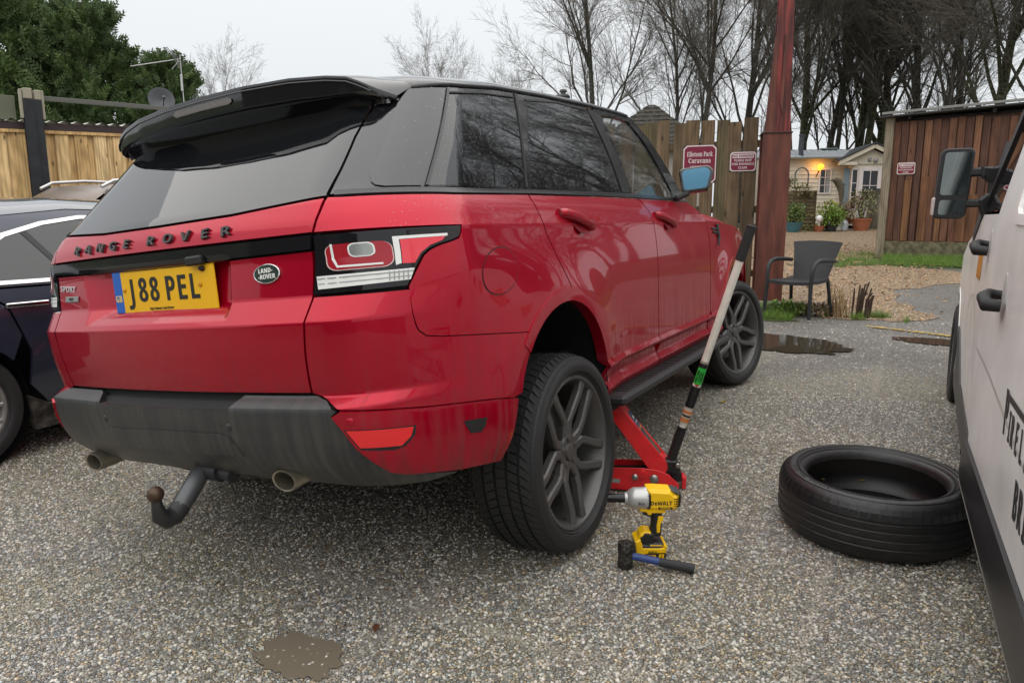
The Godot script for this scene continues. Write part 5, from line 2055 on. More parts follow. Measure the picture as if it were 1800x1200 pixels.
func build_suv() -> void:
	t_zr = table([[0.34, 0.90, 0], [0.40, 0.985, 0], [0.47, 1.045, 0], [0.56, 1.07, 0], [0.625, 1.075, 1], [0.655, 1.03, 1], [0.72, 1.045, 0], [0.80, 1.057, 0], [0.875, 1.06, 1], [0.945, 1.022, 1], [1.055, 1.01, 1], [1.125, 1.012, 1], [1.165, 1.00, 0], [1.215, 0.972, 1], [1.30, 0.888, 0], [1.40, 0.790, 0], [1.50, 0.694, 0], [1.58, 0.618, 0], [1.70, 0.51, 0]])
	t_xs = table([[0.34, 0.905, 0], [0.395, 0.938, 1], [0.43, 0.917, 1], [0.478, 0.925, 1], [0.488, 0.953, 1], [0.502, 0.955, 1], [0.52, 0.944, 1], [0.62, 0.950, 0], [0.75, 0.958, 0], [0.88, 0.965, 0], [1.0, 0.966, 0], [1.12, 0.955, 1], [1.135, 0.948, 0], [1.19, 0.922, 0], [1.245, 0.885, 1], [1.40, 0.843, 0], [1.55, 0.792, 0], [1.68, 0.738, 0], [1.76, 0.70, 0]])
	t_xb = table([[0.34, 0.90, 0], [0.40, 0.925, 0], [0.47, 0.942, 0], [0.54, 0.95, 0], [0.62, 0.953, 0], [0.75, 0.958, 0], [0.88, 0.965, 0], [1.0, 0.966, 0], [1.2, 0.93, 0]])
	t_z3 = table([[0.34, 0.55, 0], [1.1, 0.56, 0], [1.24, 0.50, 0], [1.60, 0.28, 0], [1.72, 0.20, 0]])
	var car := thing("parked_car", "red 4x4 estate car with black roof, jacked up at its right rear wheel", "car", Vector3(0, 0.0823, 0), "", Basis(Vector3.BACK, 0.09786) * Basis(Vector3.RIGHT, -0.00125))
	var red: StandardMaterial3D = mats["red_paint"]
	var blk: StandardMaterial3D = mats["gloss_upper"]
	var gloss: StandardMaterial3D = mats["gloss_black"]
	var plas: StandardMaterial3D = mats["bumper_plastic"]
	var glass: StandardMaterial3D = mats["privacy_glass"]
	var clear: StandardMaterial3D = mats["clear_glass"]
	var dark: StandardMaterial3D = mats["black"]
	# ---- tailgate
	var tg := skin_part("tailgate", [[-0.603, 1.077], [-0.592, 0.950], [-0.585, 0.884], [-0.568, 0.664], [0.568, 0.664], [0.585, 0.884], [0.592, 0.950], [0.603, 1.077], [0.0, 1.069]], red, car, 0.0, 0.0022, 0.018, 0.0125)
	skin_part("upper_panel", [[-0.618, 1.128], [0.618, 1.128], [0.676, 1.228], [0.33, 1.208], [0.0, 1.205], [-0.33, 1.208], [-0.676, 1.228]], red, tg, 0.0, 0.0022, 0.018, 0.02)
	skin_part("trim_strip", [[-0.604, 1.080], [0.0, 1.072], [0.604, 1.080], [0.616, 1.123], [-0.616, 1.123]], gloss, tg, 0.007, 0.002, 0.02, 0.02)
	skin_part("rear_window", [[-0.680, 1.233], [-0.33, 1.213], [0.0, 1.210], [0.33, 1.213], [0.680, 1.233], [0.694, 1.314], [0.705, 1.424], [0.722, 1.49], [0.735, 1.56], [-0.735, 1.56], [-0.722, 1.49], [-0.705, 1.424], [-0.694, 1.314]], glass, tg, 0.0, 0.002, 0.012, 0.03)
	# lettering across it, one letter each
	var badge := M("badge_dark", Color(0.055, 0.05, 0.05), 0.42, 0.35)
	var us := [-0.455, -0.378, -0.302, -0.224, -0.147, -0.020, 0.064, 0.146, 0.231, 0.315]
	for k in 10:
		text("letter", "RANGEROVER"[k], 0.031, 1.62, SF(us[k], 1.160, 0.004), badge, tg, "Droid Sans", true, 0.009)
	var cam_m := MB.new()
	cam_m.box(SF(ux(0.20, 1.083), 1.083, 0.008), Vector3(0.075, 0.03, 0.025), 0.006)
	cam_m.ball(SF(ux(0.215, 1.075), 1.075, 0.02), Vector3(0.012, 0.012, 0.008))
	obj("camera_housing", cam_m, dark, tg)
	# ---- number plate
	var np := part("number_plate", car, Transform3D(Basis(), Vector3(0, 1.0046, 1.000)))
	var m := MB.new()
	m.box(T(Vector3(0, 0, 0)), Vector3(0.533, 0.152, 0.006), 0.002)
	obj("plate", m, M("plate_yellow", Color(0.85, 0.47, 0.002), 0.3), np)
	m = MB.new()
	m.box(T(Vector3(-0.2425, 0, 0.0025)), Vector3(0.046, 0.150, 0.003), 0.001)
	obj("blue_band", m, M("plate_blue", Color(0.015, 0.12, 0.50), 0.3), np)
	text("letters", "GB", 0.022, 0.9, T(Vector3(-0.2425, -0.026, 0.0045)), M("plate_gold", Color(0.75, 0.55, 0.18), 0.4), np, "Droid Sans", true, 0.0012)
	var ink := M("plate_ink", Color(0.012, 0.012, 0.012), 0.35)
	var px := -0.163
	for c in ["J", "8", "8", " ", "P", "E", "L"]:
		if c != " ":
			text("character", c, 0.079, 0.90, T(Vector3(px, -0.002, 0.0038)), ink, np, "Droid Sans", true, 0.0012)
			px += 0.061
		else:
			px += 0.0215
	text("dealer_name", "Guy Salmon Land Rover", 0.0085, 0.95, T(Vector3(-0.015, -0.064, 0.0035)), ink, np, "Droid Sans", true, 0.0008)
	for sx in [-0.205, 0.195]:
		m = MB.new()
		m.ball(T(Vector3(sx, 0.004, 0.004)), Vector3(0.0085, 0.0085, 0.006), 12, 6)
		obj("screw_cap", m, M("cap_orange", Color(0.62, 0.30, 0.01), 0.4), np)
	# ---- oval badge and the model badges
	var ov := part("oval_badge", car, SF(0.445, 1.022, 0.002))
	m = MB.new()
	m.lathe(Transform3D(Basis(Vector3.RIGHT, PI / 2) * Basis.from_scale(Vector3(1, 1, 0.56)), Vector3.ZERO), [Vector2(0.0515, 0.0), Vector2(0.0515, 0.004), Vector2(0.0495, 0.006), Vector2(0.0475, 0.006), Vector2(0.0465, 0.004), Vector2(0, 0.004)], 40)
	obj("rim", m, mats["chrome"], ov)
	m = MB.new()
	m.lathe(Transform3D(Basis(Vector3.RIGHT, PI / 2) * Basis.from_scale(Vector3(1, 1, 0.56)), Vector3.ZERO), [Vector2(0.046, 0.0048), Vector2(0.0, 0.0055)], 40)
	obj("field", m, M("badge_green", Color(0.012, 0.028, 0.018), 0.3), ov)
	text("lettering", "LAND-", 0.0135, 1.0, T(Vector3(-0.002, 0.0095, 0.0062)), mats["white"], ov, "Droid Sans", true, 0.0015)
	text("lettering", "-ROVER", 0.0135, 1.0, T(Vector3(0.002, -0.0085, 0.0062)), mats["white"], ov, "Droid Sans", true, 0.0015)
	text("model_badge", "SPORT", 0.021, 1.35, SF(-0.525, 1.028, 0.003), mats["chrome"], car, "Droid Sans", true, 0.004)
	m = MB.new()
	m.box(SF(-0.498, 0.990, 0.003), Vector3(0.10, 0.021, 0.005), 0.0015)
	obj("trim_badge", m, M("badge_silver", Color(0.42, 0.42, 0.40), 0.3, 0.9), car)
	text("trim_badge_lettering", "HSE", 0.010, 1.3, SF(-0.498, 0.990, 0.0065), ink, car, "Droid Sans", true, 0.001)
	# ---- both flanks
	for mir in [false, true]:
		var st := 0.026 if not mir else 0.06
		var belt := [[0.682, 1.229], [0.72, 1.226], [1.02, 1.222], [1.497, 1.235]]
		var lampc := [[0.841, 0.952], [0.862, 0.995], [0.886, 1.037], [0.905, 1.053], [0.93, 1.064], [0.97, 1.074], [0.995, 1.082], [1.004, 1.097], [1.010, 1.122]]
		var q := [[0.622, 1.128]]
		q.append_array(belt)
		q.append_array([[1.527, 1.167], [1.542, 1.106], [1.594, 0.986], [1.651, 0.895], [1.693, 0.840]])
		var ar := arch(0.0, 0.405, -10.0, 50.0, 14)
		q.append_array(ar)
		q.append_array([[1.345, 0.742], [1.055, 0.774], [0.92, 0.794], [0.883, 0.803], [0.866, 0.822], [0.861, 0.838], [0.845, 0.925]])
		q.append_array(lampc)
		skin_part("rear_quarter_panel", q, red, car, 0.0, 0.0014, 0.018, st, mir)
		# fuel flap on the right
		if not mir:
			var ring := []
			var disc := []
			for k in 40:
				var a := TAU * k / 40.0
				var c := Vector2(cos(a), sin(a))
				var wx := 0.112 * c.x
				var wy := 0.076 * c.y + 0.012 * c.x
				ring.push_back([1.182 + wx * 1.025, 0.968 + wy * 1.03])
				disc.push_back([1.182 + wx * 0.985, 0.968 + wy * 0.98])
			var fl := skin_part("fuel_flap", disc, red, car, 0.0022, 0.0, 0.004, 0.02)
			skin_part("gap", ring, dark, fl, 0.0006, 0.0, 0.0, 0.02)
		# rear bumper, upper red part
		var bq := [[0.595, 0.945], [0.588, 0.884], [0.572, 0.665], [0.583, 0.660], [0.628, 0.646], [0.682, 0.620], [0.74, 0.613], [0.805, 0.604], [0.943, 0.581], [1.178, 0.540]]
		var ar2 := arch(0.0, 0.405, 72.0, 52.5, 6)
		bq.append_array(ar2)
		bq.append_array([[1.344, 0.7415], [1.055, 0.7735], [0.92, 0.7935], [0.8825, 0.8025], [0.8655, 0.8215], [0.8605, 0.838], [0.8445, 0.944]])
		skin_part("rear_bumper", bq, red, car, 0.0, 0.0014, 0.018, 0.018 if not mir else 0.05, mir)
		# lower red valance with fog lamp and vent
		var vq := [[0.682, 0.618], [0.660, 0.604], [0.682, 0.565], [0.706, 0.507], [0.767, 0.413], [0.80, 0.398], [0.95, 0.365], [1.121, 0.338], [1.155, 0.42], [1.181, 0.537], [0.943, 0.579], [0.805, 0.602]]
		var va := skin_part("lower_valance", vq, red, car, 0.012, 0.0, 0.03, 0.022, mir)
		var lens := M("red_lens", Color(0.80, 0.006, 0.012), 0.08)
		lens.clearcoat_enabled = true
		lens.emission_enabled = false
		skin_part("fog_lamp_surround", [[0.686, 0.566], [0.842, 0.548], [0.838, 0.520], [0.815, 0.492], [0.79, 0.486], [0.716, 0.501]], dark, va, 0.0128, 0.0, 0.0, 0.03, mir)
		skin_part("fog_lamp", [[0.691, 0.563], [0.836, 0.545], [0.828, 0.518], [0.806, 0.496], [0.716, 0.508]], lens, va, 0.0145, 0.0, 0.004, 0.02, mir)
		skin_part("vent", [[0.955, 0.523], [1.028, 0.512], [1.022, 0.488], [1.008, 0.470], [0.975, 0.478]], dark, va, 0.0135, 0.0, 0.0, 0.02, mir)
		m = MB.new()
		m.ball(SF((0.703 if not mir else -0.703), 0.587, 0.012), Vector3(0.012, 0.012, 0.004), 14, 6)
		obj("parking_sensor", m, red, va)
		# doors, front wing
		var rd := [[1.503, 1.235], [1.531, 1.167], [1.546, 1.106], [1.598, 0.986], [1.655, 0.895], [1.697, 0.840]]
		rd.append_array(arch(0.0, 0.405, -11.0, -90.0, 16))
		rd.append_array([[uz(-0.42, 0.345), 0.345], [uz(-1.19, 0.345), 0.345], [2.822, 0.43], [2.806, 0.488], [2.806, 0.792], [2.802, 1.089], [2.793, 1.181], [2.745, 1.240], [2.70, 1.250], [2.2, 1.246]])
		var d1 := skin_part("rear_door", rd, red, car, 0.0, 0.0022, 0.018, st * 1.2, mir)
		var fd := [[2.708, 1.250], [2.75, 1.240], [2.798, 1.181], [2.807, 1.089], [2.811, 0.792], [2.811, 0.488], [2.827, 0.43], [uz(-1.195, 0.345), 0.345], [uz(-2.25, 0.345), 0.345], [uz(-2.25, 0.5), 0.5], [uz(-2.25, 0.9), 0.9], [uz(-2.24, 1.12), 1.12], [uz(-2.18, 1.19), 1.19], [3.62, 1.245], [3.3, 1.249]]
		var d2 := skin_part("front_door", fd, red, car, 0.0, 0.0022, 0.018, st * 1.5, mir)
		var fw := [[uz(-2.256, 0.345), 0.345]]
		fw.append_array([[uz(-2.50, 0.345), 0.345]])
		fw.append_array(arch(-2.923, 0.405, 90.0, -90.0, 24))
		fw.append_array([[uz(-3.34, 0.345), 0.345], [uz(-3.5, 0.345), 0.345], [uz(-3.62, 0.6), 0.6], [uz(-3.6, 0.9), 0.9], [uz(-3.4, 1.04), 1.04], [uz(-3.1, 1.09), 1.09], [uz(-2.6, 1.115), 1.115], [uz(-2.246, 1.125), 1.125], [uz(-2.256, 0.9), 0.9]])
		skin_part("front_wing", fw, red, car, 0.0, 0.0022, 0.018, st * 1.5, mir)
		# rounded lips of the wheel arches
		for zc in [0.0, -2.923]:
			var outer := arch(zc, 0.455, 51.0 if zc == 0.0 else 80.0, -80.0, 26)
			var inner := arch(zc, 0.404, -80.0, 51.0 if zc == 0.0 else 80.0, 26)
			outer.append_array(inner)
			skin_part("arch_lip", outer, red, car, 0.0035, 0.0, 0.05, 0.02 if not mir else 0.05, mir)
		# bright-edged belt trim, drip rail
		skin_part("belt_trim", [[0.70, 1.231], [1.02, 1.226], [1.5, 1.239], [2.2, 1.250], [2.7, 1.254], [3.3, 1.253], [3.62, 1.249], [3.62, 1.263], [3.3, 1.270], [2.7, 1.272], [2.2, 1.268], [1.5, 1.256], [1.02, 1.243], [0.70, 1.246]], M("belt_black", Color(0.03, 0.03, 0.033), 0.25), car, 0.004, 0.0, 0.012, 0.04, mir)
		# ---- pillars and side windows: one gloss black shell, the panes set into it
		var shell := [[0.686, 1.236], [0.80, 1.244], [1.5, 1.256], [2.62, 1.27], [2.60, 1.32], [2.34, 1.70], [2.179, 1.726], [1.314, 1.664], [0.992, 1.617], [0.86, 1.597], [0.76, 1.565], [0.726, 1.49], [0.709, 1.424], [0.698, 1.314]]
		var pl := skin_part("pillar_panel", shell, blk, car, -0.001, 0.002, 0.015, 0.04, mir)
		var qp := [[0.779, 1.29], [0.788, 1.266], [0.80, 1.255], [0.825, 1.250], [0.920, 1.249], [0.992, 1.603], [0.840, 1.588], [0.820, 1.545]]
		skin_part("quarter_panel_glass", qp, glass, car, 0.003, 0.001, 0.006, 0.04, mir)
		skin_part("quarter_window", [[0.938, 1.250], [1.478, 1.262], [1.462, 1.45], [1.448, 1.634], [1.20, 1.612], [1.004, 1.580]], glass, car, 0.001, 0.001, 0.006, 0.04, mir)
		skin_part("frame_bar", [[0.930, 1.250], [0.940, 1.250], [1.006, 1.604], [0.996, 1.604]], M("frame_grey", Color(0.045, 0.045, 0.048), 0.35), pl, 0.006, 0.0, 0.006, 0.03, mir)
		skin_part("frame_bar", [[1.488, 1.262], [1.506, 1.262], [1.482, 1.45], [1.478, 1.664], [1.458, 1.664], [1.467, 1.45]], dark, pl, 0.004, 0.0, 0.006, 0.03, mir)
		skin_part("frame_bar", [[1.004, 1.590], [1.20, 1.622], [1.448, 1.646], [1.448, 1.640], [1.20, 1.616], [1.004, 1.584]], dark, pl, 0.004, 0.0, 0.006, 0.03, mir)
		var rw := skin_part("window", [[1.530, 1.262], [2.44, 1.275], [2.32, 1.48], [2.185, 1.688], [1.85, 1.676], [1.552, 1.640], [1.53, 1.45]], glass, d1, 0.001, 0.001, 0.006, 0.04, mir)
		skin_part("window_seal", [[1.552, 1.650], [1.85, 1.686], [2.190, 1.698], [2.190, 1.690], [1.85, 1.678], [1.552, 1.642]], dark, rw, 0.004, 0.0, 0.006, 0.04, mir)
		skin_part("pillar_cover", [[2.50, 1.275], [2.61, 1.276], [2.46, 1.50], [2.30, 1.705], [2.215, 1.705], [2.37, 1.48]], M("pillar_satin", Color(0.02, 0.02, 0.022), 0.22), d1, 0.004, 0.001, 0.008, 0.04, mir)
		# front door frame round its clear pane
		skin_part("window_frame", [[2.62, 1.26], [2.66, 1.262], [2.385, 1.690], [2.60, 1.712], [2.80, 1.706], [2.98, 1.60], [3.33, 1.31], [3.35, 1.262], [3.60, 1.262], [3.52, 1.31], [3.10, 1.62], [2.86, 1.745], [2.60, 1.742], [2.30, 1.725], [2.30, 1.70]], blk, d2, 0.0, 0.0, 0.02, 0.03, mir)
		skin_part("window", [[2.64, 1.258], [3.36, 1.258], [3.34, 1.31], [2.99, 1.60], [2.80, 1.712], [2.60, 1.718], [2.38, 1.696]], clear, d2, -0.006, 0.0, 0.0, 0.05, mir)
		# sill step and its bracket
		var sgn := -1.0 if mir else 1.0
		m = MB.new()
		m.beam(Vector3(sgn * 0.965, 0.335, -0.43), Vector3(sgn * 0.965, 0.335, -2.42), 0.13, 0.045, Vector3.UP, 0.014)
		var stp := obj("side_step", m, mats["dark_trim"], car)
		m = MB.new()
		for k in 36:
			var z := -0.55 - k * 0.05
			m.box(T(Vector3(sgn * 0.955, 0.3595, z)), Vector3(0.085, 0.005, 0.022), 0.001)
		obj("tread_rib", m, mats["black"], stp)
		m = MB.new()
		m.beam(Vector3(sgn * 0.88, 0.30, -0.47), Vector3(sgn * 0.88, 0.30, -2.4), 0.08, 0.09, Vector3.UP, 0.01)
		obj("sill", m, mats["underbody"], car)
		# door handles
		for h in [[1.845, 1.131, d1], [3.01, 1.129, d2]]:
			var f := SF(h[0] * sgn, h[1], 0.0)
			m = MB.new()
			var pts := PackedVector3Array()
			var rr := []
			for k in 9:
				var u := k / 8.0 * 2.0 - 1.0
				pts.push_back(f * Vector3(u * 0.135, 0.003, 0.018 - 0.018 * pow(absf(u), 4.0)))
				rr.push_back(0.0215 - 0.005 * pow(absf(u), 5.0))
			m.tube(pts, rr, 10)
			obj("handle", m, red, h[2])
			m = MB.new()
			m.ball(f * T(Vector3(0.01, -0.022, -0.001)), Vector3(0.050, 0.034, 0.0025), 18, 8)
			obj("handle_recess_patch", m, M("red_recess_shade", Color(0.20, 0.003, 0.010), 0.35, 0.3), h[2])  # raised patch in darker red: shade of the hollow put into colour
			m = MB.new()
			m.ball(f * T(Vector3(0.0, 0.026, -0.001)), Vector3(0.028, 0.022, 0.003), 14, 8)
			obj("lock_recess_shade", m, M("red_lock_shade", Color(0.06, 0.002, 0.005), 0.4), h[2])  # very dark red patch: shade of the lock hollow put into colour
		# ---- rear lamp
		var lamp := skin_part("tail_lamp", [[0.618, 1.120], [1.006, 1.120], [1.000, 1.097], [0.991, 1.084], [0.966, 1.076], [0.926, 1.066], [0.901, 1.055], [0.882, 1.039], [0.857, 0.995], [0.838, 0.954], [0.594, 0.950]], gloss, car, 0.003, 0.0015, 0.02, 0.02, mir)
		var white_l := M("lamp_clear", Color(0.80, 0.81, 0.79), 0.12)
		white_l.clearcoat_enabled = true
		var rim_l := M("lamp_rim", Color(0.70, 0.52, 0.50), 0.25)
		var redd := M("red_lens_dark", Color(0.36, 0.016, 0.028), 0.10)
		var redb := M("red_lens_bright", Color(0.78, 0.022, 0.05), 0.12)
		redb.clearcoat_enabled = true
		var box_ := func(u0: float, u1: float, y0: float, y1: float, r: float) -> Array:
			var o := []
			for c in [[u1 - r, y1 - r, 0], [u0 + r, y1 - r, 1], [u0 + r, y0 + r, 2], [u1 - r, y0 + r, 3]]:
				for k in 5:
					var a: float = PI / 2 * (c[2] + k / 4.0)
					o.push_back([c[0] + cos(a) * r, c[1] + sin(a) * r * 0.8])
			return o
		skin_part("lamp_ring", box_.call(0.642, 0.812, 1.008, 1.094, 0.028), rim_l, lamp, 0.0040, 0.0, 0.0, 0.03, mir)
		skin_part("red_lens", box_.call(0.6455, 0.8095, 1.0105, 1.094, 0.027), redd, lamp, 0.0046, 0.0, 0.0, 0.03, mir)
		skin_part("light_guide", [[0.660, 1.090], [0.667, 1.090], [0.666, 1.05], [0.674, 1.028], [0.785, 1.027], [0.785, 1.022], [0.670, 1.022], [0.659, 1.046]], white_l, lamp, 0.0056, 0.0, 0.0, 0.03, mir)
		skin_part("lamp_ring", box_.call(0.704, 0.770, 1.044, 1.092, 0.018), white_l, lamp, 0.0054, 0.0, 0.0, 0.03, mir)
		skin_part("reflector", box_.call(0.7085, 0.7655, 1.048, 1.088, 0.015), M("lamp_silver", Color(0.34, 0.36, 0.34), 0.25, 0.6), lamp, 0.0062, 0.0, 0.0, 0.03, mir)
		skin_part("light_guide", [[0.815, 1.098], [0.958, 1.098], [0.957, 1.090], [0.830, 1.089], [0.828, 1.02], [0.814, 1.016]], white_l, lamp, 0.0050, 0.0, 0.0, 0.03, mir)
		skin_part("red_lens", [[0.832, 1.088], [0.950, 1.089], [0.940, 1.078], [0.905, 1.066], [0.878, 1.046], [0.860, 1.018], [0.830, 1.019]], redb, lamp, 0.0056, 0.0, 0.0, 0.02, mir)
		var strip := skin_part("clear_lens", [[0.609, 1.002], [0.858, 1.004], [0.846, 0.972], [0.612, 0.965]], white_l, lamp, 0.0048, 0.0, 0.0, 0.03, mir)
		skin_part("rib", [[0.612, 0.996], [0.856, 0.998], [0.855, 0.994], [0.612, 0.992]], M("lamp_grey_rib", Color(0.33, 0.34, 0.34), 0.2), strip, 0.0056, 0.0, 0.0, 0.04, mir)
		skin_part("rib", [[0.614, 0.981], [0.848, 0.984], [0.847, 0.981], [0.614, 0.978]], mats["lamp_grey_rib"], strip, 0.0056, 0.0, 0.0, 0.04, mir)
		for k in 5:
			var u := 0.795 + k * 0.011
			skin_part("rib", [[u, 0.974], [u + 0.003, 0.974], [u + 0.004, 1.0], [u + 0.001, 1.0]], mats["lamp_grey_rib"], strip, 0.0058, 0.0, 0.0, 0.05, mir)
		# ---- inner shell behind the gaps, arch liner
		var inn := [[0.0, 1.23], [0.0, 0.66], [0.0, 0.36], [0.80, 0.40], [uz(0.50, 0.345), 0.345]]
		inn.append_array(arch(0.0, 0.42, 90.0, -90.0, 18))
		inn.append_array([[uz(-0.44, 0.345), 0.345], [uz(-2.48, 0.345), 0.345]])
		inn.append_array(arch(-2.923, 0.42, 90.0, -90.0, 18))
		inn.append_array([[uz(-3.4, 0.345), 0.345], [uz(-3.5, 1.0), 1.0], [uz(-2.2, 1.1), 1.1], [3.5, 1.23], [1.5, 1.22]])
		skin_part("inner_shell", inn, mats["underbody"], car, -0.024, 0.0, 0.0, 0.08, mir)
		for zc in [0.0, -2.923]:
			m = MB.new()
			var pts := []
			for j in 2:
				for k in 25:
					var a := deg_to_rad(lerpf(100, -100, k / 24.0))
					pts.push_back(Vector3(sgn * (0.955 if j == 0 else 0.55), 0.42 + 0.43 * cos(a), zc + 0.43 * sin(a)))
			m.grid(pts, 25, 2)
			for k in 24:
				m.tri(pts[25 + k], pts[26 + k], Vector3(sgn * 0.55, 0.42, zc))
			obj("arch_liner", m, mats["black"], car)
	# ---- black bumper across the tail
	var bb := [[-0.572, 0.656], [-0.40, 0.657], [-0.372, 0.655], [-0.352, 0.648], [-0.318, 0.622], [-0.300, 0.617], [0.288, 0.617], [0.305, 0.622], [0.318, 0.64], [0.330, 0.655], [0.565, 0.657], [0.581, 0.656], [0.630, 0.643], [0.672, 0.618], [0.656, 0.604], [0.678, 0.565], [0.702, 0.507], [0.763, 0.413], [0.80, 0.392], [0.95, 0.352], [0.86, 0.345], [0.60, 0.352], [0.3, 0.37], [-0.3, 0.37], [-0.60, 0.352], [-0.86, 0.345], [-0.95, 0.352], [-0.80, 0.392], [-0.763, 0.413], [-0.702, 0.507], [-0.678, 0.565], [-0.656, 0.604], [-0.672, 0.618], [-0.630, 0.643], [-0.581, 0.656]]
	var bp := skin_part("black_bumper", bb, plas, car, 0.004, 0.0, 0.03, 0.02)
	skin_part("step_pad", [[-0.36, 0.65], [-0.315, 0.612], [0.30, 0.612], [0.325, 0.65]], M("pad_black", Color(0.014, 0.014, 0.015), 0.8), bp, -0.016, 0.0, 0.0, 0.02)
	skin_part("tow_cover", [[-0.325, 0.47], [-0.345, 0.492], [-0.325, 0.525], [-0.295, 0.534], [0.0, 0.542], [0.236, 0.542], [0.28, 0.535], [0.305, 0.505], [0.318, 0.47]], plas, bp, 0.011, 0.0, 0.016, 0.02)
	for q in [[0.295, 0.565], [-0.305, 0.567]]:
		m = MB.new()
		m.ball(SF(q[0], q[1], 0.004), Vector3(0.0125, 0.0125, 0.004), 14, 6)
		obj("parking_sensor", m, mats["bumper_plastic"], bp)
	m = MB.new()
	m.box(T(Vector3(0, 0.38, 0.30)), Vector3(1.35, 0.06, 0.85), 0.01)
	m.box(T(Vector3(0, 0.30, -1.5)), Vector3(1.5, 0.10, 3.4), 0.01)
	m.tube(PackedVector3Array([Vector3(-0.75, 0.28, 0.0), Vector3(0.0, 0.30, 0.0), Vector3(0.75, 0.24, 0.0)]), [0.04, 0.09, 0.04], 10)
	m.beam(Vector3(0.3, 0.24, -0.3), Vector3(0.72, 0.18, -0.03), 0.07, 0.05)
	m.beam(Vector3(0.3, 0.28, 0.25), Vector3(0.72, 0.26, 0.08), 0.06, 0.05)
	obj("underbody", m, mats["underbody"], car)
	m = MB.new()
	m.ball(T(Vector3(0.58, 0.335, 0.42)), Vector3(0.20, 0.075, 0.27), 20, 12)
	m.ball(T(Vector3(0.0, 0.345, 0.66)), Vector3(0.62, 0.045, 0.24), 24, 10)
	var und := M("dusty_under", Color(0.15, 0.135, 0.10), 0.75)
	speckle(und, 2.0, 0.5, 0.4)
	obj("silencer", m, und, car)
	# exhaust tips
	for s in [-1.0, 1.0]:
		m = MB.new()
		var xf := Transform3D(Basis(Vector3.RIGHT, PI / 2 + 0.10) * Basis.from_scale(Vector3(1.25, 1, 0.88)), Vector3(0.452 if s > 0.0 else -0.575, 0.392 if s > 0.0 else 0.378, 0.905))
		m.lathe(xf, [Vector2(0.040, -0.25), Vector2(0.041, 0.085), Vector2(0.0395, 0.092), Vector2(0.0345, 0.090), Vector2(0.033, 0.07), Vector2(0.031, 0.0)], 28)
		var ex := obj("exhaust_tip", m, M("exhaust_steel", Color(0.36, 0.33, 0.26), 0.35, 0.9), car)
		m = MB.new()
		m.lathe(xf, [Vector2(0.032, 0.03), Vector2(0.0, 0.03)], 20)
		obj("bore", m, mats["black"], ex)
	# swan-neck tow bar
	var tb := part("tow_bar", car)
	m = MB.new()
	m.tube(PackedVector3Array([Vector3(0.03, 0.39, 0.90), Vector3(0.03, 0.365, 0.985), Vector3(0.03, 0.315, 1.035), Vector3(0.03, 0.277, 1.075)]), [0.030, 0.033, 0.032, 0.030], 8)
	obj("arm", m, M("tow_grey", Color(0.10, 0.105, 0.11), 0.4, 0.5), tb)
	m = MB.new()
	m.tube(PackedVector3Array([Vector3(0.03, 0.285, 1.065), Vector3(0.03, 0.262, 1.095), Vector3(0.03, 0.260, 1.125), Vector3(0.03, 0.278, 1.146), Vector3(0.03, 0.31, 1.150), Vector3(0.03, 0.335, 1.150)]), [0.031, 0.033, 0.032, 0.027, 0.018, 0.016], 12)
	obj("neck", m, M("tow_black", Color(0.022, 0.022, 0.023), 0.5), tb)
	m = MB.new()
	m.ball(T(Vector3(0.03, 0.352, 1.150)), Vector3(0.0265, 0.0265, 0.0265), 22, 14)
	obj("ball", m, M("tow_rust", Color(0.075, 0.045, 0.028), 0.45, 0.5), tb)
	m = MB.new()
	m.tube(PackedVector3Array([Vector3(0.03, 0.375, 0.955), Vector3(0.11, 0.372, 0.955)]), [0.034, 0.034], 12)
	m.tube(PackedVector3Array([Vector3(0.11, 0.372, 0.955), Vector3(0.17, 0.365, 0.955)]), [0.022, 0.026], 12)
	obj("socket", m, mats["dark_trim"], tb)
	build_suv_top(car)
	# ---- wheels: rear ones droop, front ones are steered
	var dg := M("wheel_grey", Color(0.105, 0.102, 0.100), 0.40, 0.5)
	wheel(car, Transform3D(Basis(), Vector3(0.8625, 0.2265, 0.0)), 0.39, 0.300, 0.1375, dg, 2)
	wheel(car, Transform3D(Basis(Vector3.UP, -0.2756), Vector3(0.8625, 0.3078, -2.923)), 0.39, 0.300, 0.1375, dg, 2)
	wheel(car, Transform3D(Basis(Vector3.UP, PI), Vector3(-0.8625, 0.385, 0.0)), 0.39, 0.300, 0.1375, dg, 1)
	wheel(car, Transform3D(Basis(Vector3.UP, PI - 0.2756), Vector3(-0.8625, 0.385, -2.923)), 0.39, 0.300, 0.1375, dg, 1)

